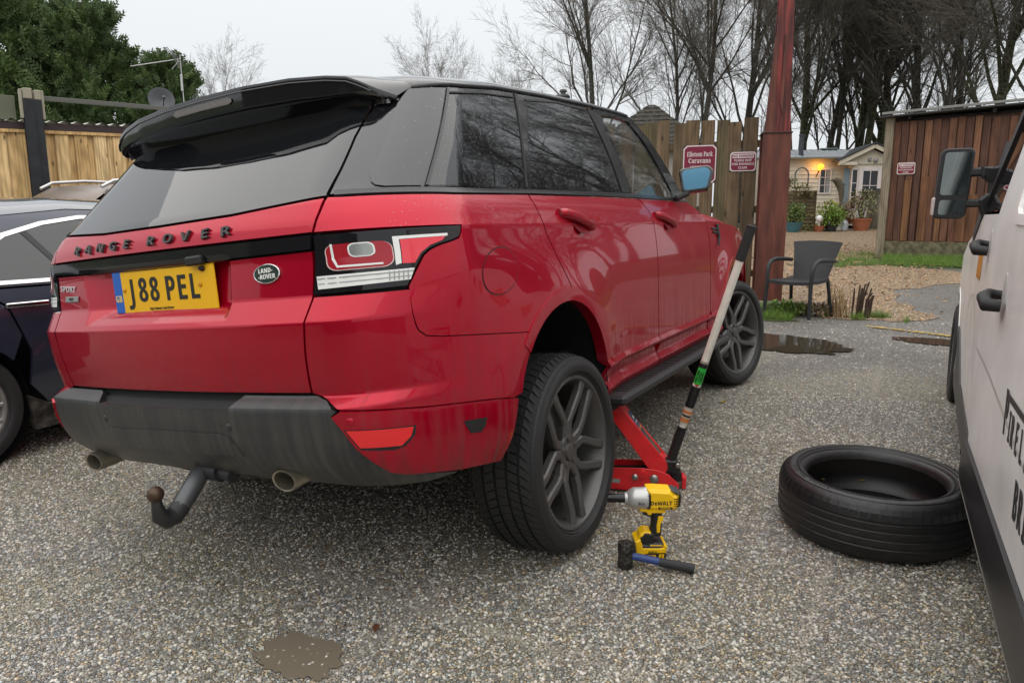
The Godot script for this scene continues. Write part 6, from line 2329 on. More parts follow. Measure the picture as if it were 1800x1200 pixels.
func build_suv_top(car: Node3D) -> void:
	var blk: StandardMaterial3D = mats["gloss_upper"]
	# roof edge on the skin, from the rear corner to the screen
	var ed := [[0.862, 1.600], [0.992, 1.621], [1.314, 1.668], [1.75, 1.702], [2.177, 1.728], [2.50, 1.742], [2.80, 1.750]]
	var edge := func(t: float) -> Vector3:
		var f := t * 6.0
		var i := mini(int(f), 5)
		return S(lerpf(ed[i][0], ed[i + 1][0], f - i), lerpf(ed[i][1], ed[i + 1][1], f - i))
	var sec := func(e: Vector3, u: float) -> Vector3:
		# u from -1 to 1 across the roof
		var a := absf(u)
		var y := e.y + 0.078 * pow(1.0 - pow(a, 3.2), 0.62) + 0.012 * (1.0 - u * u)
		return Vector3(e.x * u, y, e.z - 0.06 * (1.0 - u * u) * (1.0 if e.z < -1.0 else 0.0))
	var nu := 41
	var us := []
	for i in nu:
		var k := i / 40.0 * 2.0 - 1.0
		us.push_back(signf(k) * (1.0 - pow(1.0 - absf(k), 1.7)))
	var m := MB.new()
	var pts := []
	var nv := 25
	for j in nv:
		var e: Vector3 = edge.call(j / 24.0)
		for i in nu:
			pts.push_back(sec.call(e, us[i]))
	m.grid(pts, nu, nv)
	obj("roof", m, blk, car)
	# drip rails
	for s in [-1.0, 1.0]:
		m = MB.new()
		var p1 := PackedVector3Array()
		var r1 := []
		for k in 41:
			var e: Vector3 = edge.call(k / 40.0)
			p1.push_back(Vector3(s * (e.x + 0.004), e.y - 0.004, e.z))
			r1.push_back(0.007)
		m.tube(p1, r1, 6)
		obj("drip_rail", m, mats["black"], car)
	# spoiler: from the roof's rear end to a bowed lip, its underside back to the glass
	var tipx := [[0.0, 1.652, 0.757], [0.20, 1.651, 0.752], [0.40, 1.645, 0.727], [0.53, 1.634, 0.696], [0.60, 1.622, 0.675], [0.645, 1.600, 0.660], [0.680, 1.577, 0.632], [0.706, 1.560, 0.560]]
	var tip := func(a: float) -> Vector3:
		var xx := a * 0.706
		for i in 7:
			if xx <= tipx[i + 1][0] + 1e-6:
				var f: float = (xx - tipx[i][0]) / (tipx[i + 1][0] - tipx[i][0])
				return Vector3(xx, lerpf(tipx[i][1], tipx[i + 1][1], f), lerpf(tipx[i][2], tipx[i + 1][2], f))
		return Vector3(0.706, 1.560, 0.560)
	var e0: Vector3 = edge.call(0.0)
	var su := []
	for i in 57:
		var k := i / 56.0 * 2.0 - 1.0
		su.push_back(signf(k) * (1.0 - pow(1.0 - absf(k), 1.5)))
	var rows := [[], [], [], [], [], [], [], [], []]
	for u in su:
		var a := absf(u)
		var r: Vector3 = sec.call(e0, u)
		var t: Vector3 = tip.call(a)
		t.x *= signf(u) if u != 0.0 else 1.0
		var th := 0.060 * pow(1.0 - pow(a, 6.0), 0.7) + 0.004
		for k in 4:
			var f := k / 3.0
			rows[k].push_back(r.lerp(t, f) + Vector3(0, 0.014 * sin(PI * f) * (1.0 - a * a), 0))
		rows[4].push_back(t + Vector3(0, -0.012, 0.002))
		rows[5].push_back(t + Vector3(0, -th, -0.006))
		var g := S(signf(u) * 0.73 * a, 1.535)
		var c := t + Vector3(0, -th, -0.006)
		g = Vector3(c.x * 0.985, g.y, g.z - 0.02)
		rows[6].push_back(c + Vector3(0, -0.006, -0.012))
		rows[7].push_back(c.lerp(g, 0.5) + Vector3(0, 0.016, 0))
		rows[8].push_back(g)
	m = MB.new()
	var top := []
	for k in 4:
		top.append_array(rows[k])
	m.grid(top, 57, 4)
	var fce := []
	for k in [3, 4, 5]:
		fce.append_array(rows[k])
	m.grid(fce, 57, 3)
	var und := []
	for k in [5, 6, 7, 8]:
		und.append_array(rows[k])
	m.grid(und, 57, 4)
	var sp := obj("spoiler", m, blk, car)
	m = MB.new()
	var lp := PackedVector3Array()
	var lr := []
	for i in range(4, 53):
		lp.push_back(rows[4][i] + Vector3(0, -0.004, 0.001))
		lr.push_back(0.0022)
	m.tube(lp, lr, 5)
	obj("lip_edge", m, M("lip_grey", Color(0.10, 0.10, 0.105), 0.3), sp)
	# third brake light in the spoiler's face
	m = MB.new()
	var bl := []
	for j in 3:
		for i in 21:
			var x := lerpf(-0.155, 0.155, i / 20.0)
			var t: Vector3 = tip.call(absf(x) / 0.706)
			var hy := 0.0115 * (1.0 if i > 0 and i < 20 else 0.4)
			bl.push_back(Vector3(x, t.y - 0.036 + hy * (j - 1), t.z + 0.0035 - 0.0015 * absf(j - 1)))
	m.grid(bl, 21, 3)
	var bm := M("brake_lens", Color(0.26, 0.24, 0.225), 0.3)
	speckle(bm, 30.0, 0.3, 0.6)
	obj("brake_light", m, bm, sp)
	m = MB.new()
	var s2 := PackedVector3Array([Vector3(-0.12, 1.80, -0.35), Vector3(-0.12, 1.835, -0.22), Vector3(-0.12, 1.80, -0.10)])
	m.tube(s2, [0.02, 0.028, 0.012], 8)
	obj("roof_aerial", m, blk, car)
	# screen, bonnet and nose
	m = MB.new()
	pts = []
	for j in 9:
		for i in 17:
			var u := i / 16.0 * 2.0 - 1.0
			var v := j / 8.0
			var xt := lerpf(0.69, 0.80, v)
			pts.push_back(Vector3(u * xt, lerpf(1.81 - 0.07 * pow(absf(u), 3.0), 1.245 - 0.03 * u * u, v), lerpf(-1.60, -2.34, v) + 0.12 * u * u - 0.16 * (1.0 - v)))
	m.grid(pts, 17, 9)
	obj("windscreen", m, mats["clear_glass"], car)
	m = MB.new()
	pts = []
	for j in 15:
		for i in 25:
			var u := i / 24.0 * 2.0 - 1.0
			var v := j / 14.0
			var z := lerpf(-2.18, -3.62, v)
			var ye := 1.127 - 0.035 * v - 0.10 * v * v * v
			var e := S(uz(z, 1.12), 1.12).x - 0.004
			var hgt := lerpf(0.125, 0.105, v)
			var y := ye + hgt * pow(1.0 - pow(absf(u), 3.4), 0.55) - 0.07 * pow(v, 6.0)
			pts.push_back(Vector3(u * e, y, z))
	m.grid(pts, 25, 15)
	obj("bonnet", m, mats["red_paint"], car)
	m = MB.new()
	pts = []
	for j in 9:
		for i in 17:
			var u := i / 16.0 * 2.0 - 1.0
			var v := j / 8.0
			var y := lerpf(1.0, 0.34, v)
			pts.push_back(Vector3(u * 0.90, y, -3.58 - 0.26 * (1.0 - u * u * u * u) * (0.75 + 0.4 * sin(PI * v))))
	m.grid(pts, 17, 9)
	obj("front_bumper", m, mats["red_paint"], car)
	# wing vents, mirrors
	for s in [-1.0, 1.0]:
		var f := SF(4.02 * s, 1.06, 0.004)
		m = MB.new()
		m.box(f * T(Vector3(0.02 * s, 0.012, 0)), Vector3(0.16, 0.014, 0.012), 0.003)
		m.box(f * T(Vector3(0.03 * s, -0.012, 0)), Vector3(0.14, 0.014, 0.012), 0.003)
		m.prism(f, PackedVector2Array([Vector2(0.06 * s, 0.045), Vector2(0.105 * s, 0.045), Vector2(0.10 * s, -0.05), Vector2(0.05 * s, -0.10), Vector2(0.045 * s, -0.095), Vector2(0.075 * s, -0.045)]), 0.010, 0.002)
		obj("wing_vent", m, mats["dark_trim"], car)
		var mr := part("door_mirror", car, Transform3D(Basis(Vector3.UP, 0.30 * s) * Basis(Vector3.RIGHT, -0.16), Vector3(s * 1.000, 1.362, -1.86)))
		m = MB.new()
		var prof := PackedVector2Array()
		for c in [[0.062, 0.030, 0, 0.045], [-0.062, 0.040, 1, 0.030], [-0.060, -0.055, 2, 0.022], [0.052, -0.040, 3, 0.032]]:
			for k in 6:
				var a: float = PI / 2 * (c[2] + k / 5.0)
				prof.push_back(Vector2((c[0] + cos(a) * c[3]) * s, c[1] + sin(a) * c[3]))
		m.prism(T(Vector3(0, 0, 0.0)), prof, 0.035, 0.008)
		m.prism(T(Vector3(0, 0, 0.0)), prof, -0.050, 0.030)
		obj("housing", m, mats["gloss_upper"], mr)
		m = MB.new()
		var gp := PackedVector2Array()
		for q in prof:
			gp.push_back(q * 0.81)
		m.prism(T(Vector3(0, 0, 0.0352)), gp, 0.002)
		obj("glass", m, M("mirror_blue", Color(0.085, 0.20, 0.29), 0.08, 0.9), mr)
		m = MB.new()
		m.beam(Vector3(-0.04 * s, -0.07, 0.0), Vector3(-0.125 * s, -0.105, 0.02), 0.06, 0.035, Vector3.UP, 0.01)
		obj("arm", m, mats["dark_trim"], mr)
	# cabin
	var cab := part("interior", car)
	m = MB.new()
	m.box(T(Vector3(0, 0.98, -2.0)), Vector3(1.5, 0.25, 0.4), 0.05)
	m.box(T(Vector3(0, 0.55, -0.9)), Vector3(1.6, 0.06, 2.6))
	obj("dashboard", m, mats["black"], cab)
	for q in [[-0.38, -1.15], [0.38, -1.15], [-0.38, -0.25], [0.38, -0.25]]:
		m = MB.new()
		m.box(Transform3D(Basis(Vector3.RIGHT, 0.2), Vector3(q[0], 1.02, q[1])), Vector3(0.5, 0.7, 0.14), 0.05)
		m.box(T(Vector3(q[0], 1.48, q[1] + 0.09)), Vector3(0.27, 0.17, 0.1), 0.04)
		m.box(T(Vector3(q[0], 0.70, q[1] - 0.25)), Vector3(0.5, 0.16, 0.5), 0.05)
		obj("seat", m, M("seat_dark", Color(0.03, 0.03, 0.03), 0.7), cab)

# =====================================================================  other vehicles
var skin_id := 0
var t_hw := PackedFloat32Array()
var t_vw := PackedFloat32Array()

func K(U: float, y: float) -> Vector3:
	if skin_id == 0:
		return S(U, y)
	var s := 1.0 if U >= 0.0 else -1.0
	var z := 2.0 - absf(U)
	if skin_id == 1:
		var x := at(t_hw, y)
		x -= 0.20 * pow(maxf(z - 0.9, 0.0) / 0.9, 2.0) + 0.25 * pow(maxf(-2.3 - z, 0.0) / 1.1, 2.0)
		for zc in [0.78, -2.05]:
			var r := sqrt((z - zc) * (z - zc) + (y - 0.33) * (y - 0.33))
			x += 0.018 * exp(-pow((r - 0.37) / 0.13, 2.0)) / (1.0 + exp((y - 0.85) / 0.04))
		return Vector3(s * x, y, z)
	var w := at(t_vw, y)
	w -= 0.039 * clampf(z + 0.72, 0.0, 3.0) + 0.006 * clampf(-0.72 - z, 0.0, 3.0)
	w -= 0.30 * pow(maxf(-3.3 - z, 0.0) / 0.7, 2.0)
	return Vector3(s * w, y, z)

func SNK(U: float, y: float) -> Vector3:
	if skin_id == 0:
		return SN(U, y)
	var h := 0.003
	return (K(U + h, y) - K(U - h, y)).cross(K(U, y + h) - K(U, y - h)).normalized()

func zpoly(p: Array) -> Array:
	# polygon given as (z, y) for the skins whose U is 2 - z
	var o := []
	for q in p:
		o.push_back([2.0 - q[0], q[1]])
	return o

func zarch(zc: float, yc: float, r: float, a0: float, a1: float, n := 16) -> Array:
	var o := []
	for k in n + 1:
		var a := deg_to_rad(lerpf(a0, a1, float(k) / n))
		o.push_back([zc + r * sin(a), yc + r * cos(a)])
	return o

func build_sedan() -> void:
	skin_id = 1
	t_hw = table([[0.16, 0.83, 0], [0.30, 0.88, 0], [0.45, 0.905, 0], [0.62, 0.915, 0], [0.80, 0.922, 1], [0.86, 0.915, 0], [0.965, 0.885, 1], [1.15, 0.80, 0], [1.32, 0.71, 0], [1.40, 0.64, 0]])
	var car := thing("parked_car", "dark blue grey saloon car parked left of the red car", "car", on(-3.07, 0.0, -0.015))
	var paint := M("blue_grey_paint", Color(0.030, 0.036, 0.060), 0.32, 0.35)
	paint.clearcoat_enabled = true
	paint.clearcoat_roughness = 0.04
	var chrome: StandardMaterial3D = mats["chrome"]
	var grime := M("sill_grime", Color(0.085, 0.078, 0.066), 0.8)
	speckle(grime, 2.5, 0.5, 0.35)
	for mir in [false, true]:
		var st := 0.04 if not mir else 0.1
		var sg := -1.0 if mir else 1.0
		var q := [[1.72, 0.30], [1.80, 0.55], [1.78, 0.80], [1.62, 0.955], [0.62, 0.955], [0.50, 0.86], [0.44, 0.70]]
		q.append_array(zarch(0.78, 0.33, 0.365, -50, 88, 14))
		skin_part("rear_quarter_panel", zpoly(q), paint, car, 0.0, 0.003, 0.02, st, mir)
		q = [[0.61, 0.955], [0.49, 0.86], [0.435, 0.70], [0.40, 0.60]]
		q.append_array([[0.425, 0.42], [0.33, 0.30], [-0.55, 0.30], [-0.58, 0.955]])
		var rd := skin_part("rear_door", zpoly(q), paint, car, 0.0, 0.003, 0.02, st, mir)
		var fd := skin_part("front_door", zpoly([[-0.59, 0.955], [-0.56, 0.30], [-1.55, 0.30], [-1.62, 0.60], [-1.60, 0.955]]), paint, car, 0.0, 0.003, 0.02, st, mir)
		q = [[-1.61, 0.955], [-1.63, 0.60], [-1.56, 0.30]]
		q.append_array(zarch(-2.05, 0.33, 0.365, 95, -90, 20))
		q.append_array([[-2.6, 0.30], [-2.95, 0.5], [-2.9, 0.78], [-2.4, 0.90]])
		skin_part("front_wing", zpoly(q), paint, car, 0.0, 0.003, 0.02, st, mir)
		skin_part("sill", zpoly([[0.445, 0.36], [0.33, 0.295], [-1.56, 0.295], [-1.62, 0.16], [0.40, 0.15]]), grime, car, 0.012, 0.0, 0.03, st, mir)
		var shell := zpoly([[0.95, 0.965], [-1.6, 0.965], [-0.65, 1.375], [0.0, 1.385], [0.45, 1.34], [0.80, 1.22]])
		skin_part("cabin_side", shell, paint, car, -0.004, 0.0, 0.02, st, mir)
		skin_part("window", zpoly([[0.66, 0.985], [-0.53, 0.985], [-0.46, 1.315], [-0.05, 1.318], [0.18, 1.285], [0.40, 1.225], [0.60, 1.11]]), mats["privacy_glass"], rd, 0.002, 0.0, 0.01, st, mir)
		skin_part("window", zpoly([[-0.60, 0.985], [-1.45, 0.985], [-0.80, 1.30], [-0.55, 1.312]]), mats["privacy_glass"], fd, 0.002, 0.0, 0.01, st, mir)
		skin_part("chrome_trim", zpoly([[0.70, 0.972], [-1.55, 0.972], [-1.55, 0.992], [0.70, 0.992]]), chrome, car, 0.008, 0.0, 0.02, 0.06, mir)
		skin_part("chrome_trim", zpoly([[0.70, 0.992], [0.64, 1.11], [0.42, 1.24], [0.19, 1.303], [-0.05, 1.337], [-0.55, 1.334], [-0.80, 1.318], [-0.79, 1.300], [-0.54, 1.315], [-0.05, 1.318], [0.18, 1.284], [0.40, 1.222], [0.61, 1.10], [0.67, 0.985]]), chrome, car, 0.008, 0.0, 0.02, 0.04, mir)
		skin_part("pillar", zpoly([[0.10, 0.99], [0.135, 0.99], [0.32, 1.255], [0.285, 1.265]]), mats["gloss_black"], car, 0.005, 0.0, 0.01, 0.04, mir)
		for h in [[0.40, rd], [-0.72, fd]]:
			m_handle(h[1], h[0], sg, chrome)
	var m := MB.new()
	var pts := []
	var rz := [[0.95, 0.975], [0.80, 1.20], [0.45, 1.335], [0.0, 1.380], [-0.65, 1.372], [-1.1, 1.22], [-1.6, 0.975]]
	for j in 7:
		for i in 21:
			var u := i / 20.0 * 2.0 - 1.0
			var e := K(2.0 - rz[j][0], rz[j][1])
			pts.push_back(Vector3(u * e.x, e.y + (0.075 if j > 0 and j < 6 else 0.03) * pow(1.0 - pow(absf(u), 3.0), 0.7), e.z))
	m.grid(pts, 21, 7)
	obj("roof", m, paint, car)
	m = MB.new()
	pts = []
	for j in 9:
		for i in 15:
			var u := i / 14.0 * 2.0 - 1.0
			var z: float = [0.92, 1.2, 1.5, 1.70, 1.83, 1.88, 1.90, 1.86, 1.78][j]
			var y: float = [0.965, 0.985, 0.975, 0.96, 0.92, 0.80, 0.62, 0.42, 0.22][j]
			var e := K(2.0 - minf(z, 1.78), clampf(y, 0.2, 0.96)).x
			pts.push_back(Vector3(u * e, y, z - 0.14 * pow(absf(u), 4.0) * clampf((z - 1.4) * 3.0, 0, 1)))
	m.grid(pts, 15, 9)
	obj("boot", m, paint, car)
	m = MB.new()
	pts = []
	for j in 8:
		for i in 15:
			var u := i / 14.0 * 2.0 - 1.0
			var z: float = [-1.5, -2.0, -2.5, -2.85, -3.02, -3.08, -3.06, -3.0][j]
			var y: float = [0.97, 0.93, 0.86, 0.78, 0.68, 0.5, 0.35, 0.2][j]
			var e := K(2.0 - maxf(z, -2.9), clampf(y, 0.2, 0.95)).x
			pts.push_back(Vector3(u * e, y + 0.05 * (1.0 - u * u) * (1.0 if j < 4 else 0.0), z + 0.2 * pow(absf(u), 4.0)))
	m.grid(pts, 15, 8)
	obj("bonnet", m, paint, car)
	m = MB.new()
	m.box(T(Vector3(0, 0.26, -0.5)), Vector3(1.5, 0.14, 4.2))
	m.box(T(Vector3(0, 0.55, -0.6)), Vector3(1.45, 0.7, 1.6))
	obj("underbody", m, mats["underbody"], car)
	var sil := M("alloy_silver", Color(0.36, 0.35, 0.34), 0.4, 0.7)
	for z in [0.78, -2.05]:
		for s in [1.0, -1.0]:
			wheel(car, Transform3D(Ry(0 if s > 0 else 180), Vector3(s * 0.795, 0.33, z)), 0.335, 0.235, 0.112, sil, 1, 15)
	# black liners inside the wheel arches
	for s in [1.0, -1.0]:
		for z in [0.78, -2.05]:
			m = MB.new()
			m.lathe(Transform3D(Basis(Vector3(0, 0, 1), -PI / 2), Vector3(s * 0.66, 0.33, z)), [Vector2(0.385, -0.18), Vector2(0.385, 0.18)], 30)
			obj("arch_liner", m, mats["black"], car)
	skin_id = 0

func m_handle(parent: Node, z: float, sg: float, chrome: Material) -> void:
	var p := K((2.0 - z) * sg, 0.862)
	var m := MB.new()
	m.ball(T(p - Vector3(0.004 * sg, 0.012, 0)), Vector3(0.006, 0.036, 0.12), 16, 8)
	obj("handle_recess_patch", m, mats["gloss_black"], parent)
	m = MB.new()
	m.beam(p + Vector3(0.022 * sg, 0.004, -0.11), p + Vector3(0.022 * sg, 0.004, 0.11), 0.012, 0.026, Vector3.UP, 0.005)
	obj("handle", m, chrome, parent)

func build_far_car() -> void:
	# a brown estate by the left fence; only a corner of its roof shows
	var car := thing("parked_car", "brown car with a silver roof rail, mostly hidden behind the red car", "car", on(-6.35, -3.9, 0.0))
	var paint := M("brown_paint", Color(0.10, 0.055, 0.03), 0.3, 0.4)
	paint.clearcoat_enabled = true
	var m := MB.new()
	var pts := []
	var zs := [2.05, 1.95, 1.2, 0.0, -1.0, -1.6, -2.2, -2.6]
	for z in zs:
		for i in 13:
			var a := PI * i / 12.0
			var nose := clampf((-1.0 - z) / 1.0, 0, 1)
			var top := lerpf(1.02, 0.88, nose)
			pts.push_back(Vector3(cos(a) * 0.88 * (1.0 if absf(z) < 1.9 else 0.9), 0.3 + (top - 0.3) * pow(sin(a), 0.35) if i > 0 and i < 12 else 0.3, z))
	m.grid(pts, 13, zs.size())
	obj("body", m, paint, car)
	m = MB.new()
	pts = []
	var rs := [[2.0, 1.0], [1.80, 1.36], [1.55, 1.51], [0.8, 1.56], [0.0, 1.55], [-0.6, 1.45], [-1.3, 1.0]]
	for r in rs:
		for i in 15:
			var u := i / 14.0 * 2.0 - 1.0
			var hw: float = lerpf(0.84, 0.62, (r[1] - 1.0) / 0.56)
			pts.push_back(Vector3(u * hw, r[1] + 0.05 * pow(1.0 - pow(absf(u), 3.0), 0.7), r[0]))
	m.grid(pts, 15, rs.size())
	obj("roof", m, paint, car)
	for s in [-1.0, 1.0]:
		m = MB.new()
		m.quad(Vector3(s * 0.85, 0.98, 1.9), Vector3(s * 0.85, 0.98, -1.2), Vector3(s * 0.64, 1.50, -0.4), Vector3(s * 0.64, 1.50, 1.6))
		obj("window", m, mats["privacy_glass"], car)
		m = MB.new()
		m.tube(PackedVector3Array([Vector3(s * 0.60, 1.53, 1.62), Vector3(s * 0.60, 1.60, 1.48), Vector3(s * 0.60, 1.635, 1.1), Vector3(s * 0.60, 1.635, 0.0), Vector3(s * 0.60, 1.60, -0.3), Vector3(s * 0.60, 1.54, -0.42)]), [0.018, 0.02, 0.02, 0.02, 0.02, 0.015], 8)
		obj("roof_rail", m, M("rail_silver", Color(0.55, 0.55, 0.55), 0.35, 0.8), car)
		for z in [1.3, -1.5]:
			wheel(car, Transform3D(Ry(0 if s > 0 else 180), Vector3(s * 0.80, 0.33, z)), 0.33, 0.22, 0.11, mats["alloy_silver"], 1, 10)

func build_van() -> void:
	skin_id = 2
	t_vw = table([[0.20, 0.985, 0], [0.27, 1.012, 0], [0.45, 1.010, 0], [0.80, 1.013, 0], [1.10, 1.008, 0], [1.28, 0.992, 0], [1.60, 0.925, 0], [1.90, 0.862, 0], [1.99, 0.84, 0]])
	var base := Vector3(3.315, 0.03, 0)
	var van := thing("van", "white panel van with black lower cladding and black mirror at the right edge", "van", base)
	var wh := M("van_white", Color(0.92, 0.915, 0.90), 0.26)
	wh.clearcoat_enabled = true
	speckle(wh, 0.5, 0.0, 0.92)
	var clad := M("van_cladding", Color(0.018, 0.018, 0.020), 0.38)
	var blk: StandardMaterial3D = mats["dark_trim"]
	for mir in [true, false]:
		var st := 0.05 if mir else 0.12
		# front wing
		var q := [[-2.28, 0.42], [-2.28, 1.12], [-2.36, 1.20], [-2.9, 1.12], [-3.5, 1.0], [-3.85, 0.80], [-3.88, 0.50], [-3.72, 0.42]]
		q.append_array(zarch(-3.20, 0.36, 0.43, -82, 82, 20))
		skin_part("front_wing", zpoly(q), wh, van, 0.0, 0.0025, 0.02, st, mir)
		var lip := zarch(-3.20, 0.36, 0.462, -95, 95, 24)
		lip.append_array(zarch(-3.20, 0.36, 0.425, 95, -95, 24))
		skin_part("arch_lip", zpoly(lip), wh, van, 0.004, 0.0, 0.05, 0.03, mir)
		var d := skin_part("front_door", zpoly([[-0.755, 0.40], [-0.755, 1.26], [-0.80, 1.30], [-1.95, 1.30], [-2.22, 1.19], [-2.27, 1.10], [-2.27, 0.42]]), wh, van, 0.0, 0.0025, 0.02, st, mir)
		skin_part("window", zpoly([[-0.80, 1.31], [-0.90, 1.96], [-1.22, 1.96], [-2.10, 1.26], [-1.95, 1.31]]), mats["privacy_glass"], d, -0.004, 0.0, 0.0, st, mir)
		skin_part("window_frame", zpoly([[-0.76, 1.27], [-0.84, 2.0], [-1.26, 2.0], [-1.22, 1.95], [-0.92, 1.95], [-0.85, 1.30]]), blk, d, 0.004, 0.0, 0.012, 0.05, mir)
		skin_part("pillar_trim", zpoly([[-1.20, 1.97], [-1.30, 1.99], [-2.42, 1.20], [-2.28, 1.145], [-2.02, 1.24]]), blk, d, 0.006, 0.0, 0.02, 0.05, mir)
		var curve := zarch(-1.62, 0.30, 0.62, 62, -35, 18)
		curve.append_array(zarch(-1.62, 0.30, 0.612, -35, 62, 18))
		skin_part("pressing_shade_line", zpoly(curve), M("van_shade", Color(0.42, 0.41, 0.39), 0.5), d, 0.001, 0.0, 0.0, 0.03, mir)  # flat grey strip: shade of the crease put into the colour
		skin_part("front_cladding", zpoly([[-0.76, 0.27], [-0.76, 0.41], [-1.9, 0.41], [-2.55, 0.62], [-2.72, 0.62], [-2.66, 0.40], [-2.62, 0.27]]), clad, van, 0.008, 0.0, 0.03, st, mir)
		# sliding door a little proud of the flank
		var sd := skin_part("sliding_door", zpoly([[-0.70, 0.432], [-0.72, 0.50], [-0.72, 1.45], [-0.80, 1.99], [1.1, 1.99], [1.1, 0.432]]), wh, van, 0.014, 0.0, 0.045, st, mir)
		skin_part("door_cladding", zpoly([[-0.75, 0.27], [-0.76, 0.36], [-0.735, 0.43], [1.1, 0.43], [1.1, 0.25]]), clad, sd, 0.026, 0.0, 0.05, 0.05, mir)
		skin_part("cladding_lip", zpoly([[-0.75, 0.262], [-0.75, 0.270], [1.1, 0.250], [1.1, 0.242]]), M("clad_grey", Color(0.16, 0.15, 0.13), 0.7), sd, 0.028, 0.0, 0.05, 0.08, mir)
		var fr := [[-0.30, 1.30], [-0.27, 1.272], [-0.22, 1.262], [1.1, 1.235], [1.1, 1.268], [-0.20, 1.292], [-0.245, 1.31], [-0.255, 1.34], [-0.36, 1.99], [-0.41, 1.99]]
		skin_part("window_frame", zpoly(fr), wh, sd, 0.022, 0.0, 0.012, 0.03, mir)
		skin_part("blank_window", zpoly([[-0.255, 1.30], [1.1, 1.27], [1.1, 1.99], [-0.36, 1.99]]), M("van_panel", Color(0.50, 0.50, 0.50), 0.22), sd, 0.010, 0.0, 0.0, 0.06, mir)
		skin_part("pressing_shade_line", zpoly([[-0.71, 0.80], [-0.30, 0.775], [0.4, 0.70], [1.1, 0.62], [1.1, 0.608], [0.4, 0.688], [-0.30, 0.764], [-0.71, 0.790]]), mats["van_shade"], sd, 0.0148, 0.0, 0.0, 0.05, mir)  # crease shade painted as a flat grey strip here too
		var sg := -1.0 if mir else 1.0
		# handles
		for h in [[-0.98, 1.165, d, 0.0, 0.062], [-0.20, 1.03, sd, 0.014, 0.075]]:
			var U: float = (2.0 - h[0]) * sg
			var p := K(U, h[1])
			var n := SNK(U, h[1])
			var m := MB.new()
			m.ball(Transform3D(Basis(Vector3.BACK, 0), p + n * (h[3] - 0.002)), Vector3(0.006, h[4] * 1.15, h[4] * 0.75), 18, 10)
			obj("handle_recess_patch", m, M("van_recess_shade", Color(0.45, 0.44, 0.42), 0.4), h[2])  # grey patch on the white: shade of the hollow put into colour
			m = MB.new()
			var o: Vector3 = p + n * h[3]
			m.tube(PackedVector3Array([o + Vector3(0, 0.01, -0.055), o + n * 0.035 + Vector3(0, 0.012, -0.062), o + n * 0.052 + Vector3(0, 0.004, -0.02), o + n * 0.050 + Vector3(0, -0.012, 0.055), o + n * 0.01 + Vector3(0, -0.014, 0.06)]), [0.015, 0.018, 0.02, 0.021, 0.018], 10)
			obj("handle", m, mats["black"], h[2])
	# lettering
	var ink := M("decal_dark", Color(0.02, 0.02, 0.022), 0.45)
	var place := func(z: float, y: float, off: float) -> Transform3D:
		var U := -(2.0 - z)
		var n := SNK(U, y)
		var up := (K(U, y + 0.01) - K(U, y - 0.01)).normalized()
		return Transform3D(Basis(up.cross(n), up, n), K(U, y) + n * off)
	var x := 0.125
	for c in "PIRELLI":
		text("lettering", c, 0.085 if c != "P" else 0.13, 0.62, place.call(x, 0.725 + (0.02 if c == "P" else 0.0), 0.0155), ink, van, "Droid Sans", true, 0.0012)
		x += 0.075 if c != "I" else 0.05
	var m2 := MB.new()
	m2.box(place.call(0.36, 0.797, 0.0158), Vector3(0.46, 0.018, 0.001))
	obj("lettering_bar", m2, ink, van)
	x = 0.40
	for c in "BRIDGESTONE":
		text("lettering", c, 0.10, 0.7, place.call(x, 0.585, 0.0155), ink, van, "Droid Sans", true, 0.0012)
		x += 0.07
	var org := M("decal_orange", Color(0.55, 0.22, 0.02), 0.5)
	text("side_number", "0800", 0.13, 0.75, place.call(-1.42, 1.07, 0.002), org, van, "Droid Sans", true, 0.0012)
	# nose, roof, far side, floor
	var m := MB.new()
	var pts := []
	for j in 9:
		for i in 13:
			var u := i / 12.0 * 2.0 - 1.0
			var z: float = [-1.25, -1.7, -2.38, -2.9, -3.45, -3.85, -3.98, -4.0, -3.95][j]
			var y: float = [1.98, 1.66, 1.20, 1.13, 1.03, 0.86, 0.66, 0.5, 0.3][j]
			var e := K(2.0 - maxf(z, -3.86), clampf(y, 0.25, 1.98)).x
			pts.push_back(Vector3(u * e, y + 0.05 * (1.0 - u * u), z - 0.08 * (1.0 - u * u) * (0.0 if j < 5 else 1.0)))
	m.grid(pts.slice(0, 39), 13, 3)
	obj("windscreen", m, mats["privacy_glass"], van)
	m = MB.new()
	m.grid(pts.slice(26, 78), 13, 4)
	obj("bonnet", m, wh, van)
	m = MB.new()
	m.grid(pts.slice(65), 13, 4)
	obj("front_bumper", m, clad, van)
	m = MB.new()
	pts = []
	for j in 2:
		for i in 13:
			var u := i / 12.0 * 2.0 - 1.0
			pts.push_back(Vector3(u * 0.84, 1.98 + 0.12 * pow(1.0 - pow(absf(u), 4.0), 0.6), -1.25 if j == 0 else 1.1))
	m.grid(pts, 13, 2)
	obj("roof", m, wh, van)
	m = MB.new()
	m.box(T(Vector3(0, 0.34, -0.7)), Vector3(1.7, 0.14, 3.4))
	m.box(T(Vector3(0, 1.1, 1.08)), Vector3(1.8, 1.6, 0.04))
	m.box(T(Vector3(0, 0.85, -0.6)), Vector3(1.75, 0.9, 0.05))
	m.box(T(Vector3(0, 0.9, -2.2)), Vector3(1.8, 0.6, 0.3))
	obj("body_floor", m, mats["underbody"], van)
	# near mirror: two panes in a black shell on two arms
	var mr := part("door_mirror", van, Transform3D(Basis(Vector3.UP, 0.06), Vector3(2.185, 1.485, -1.95) - base))
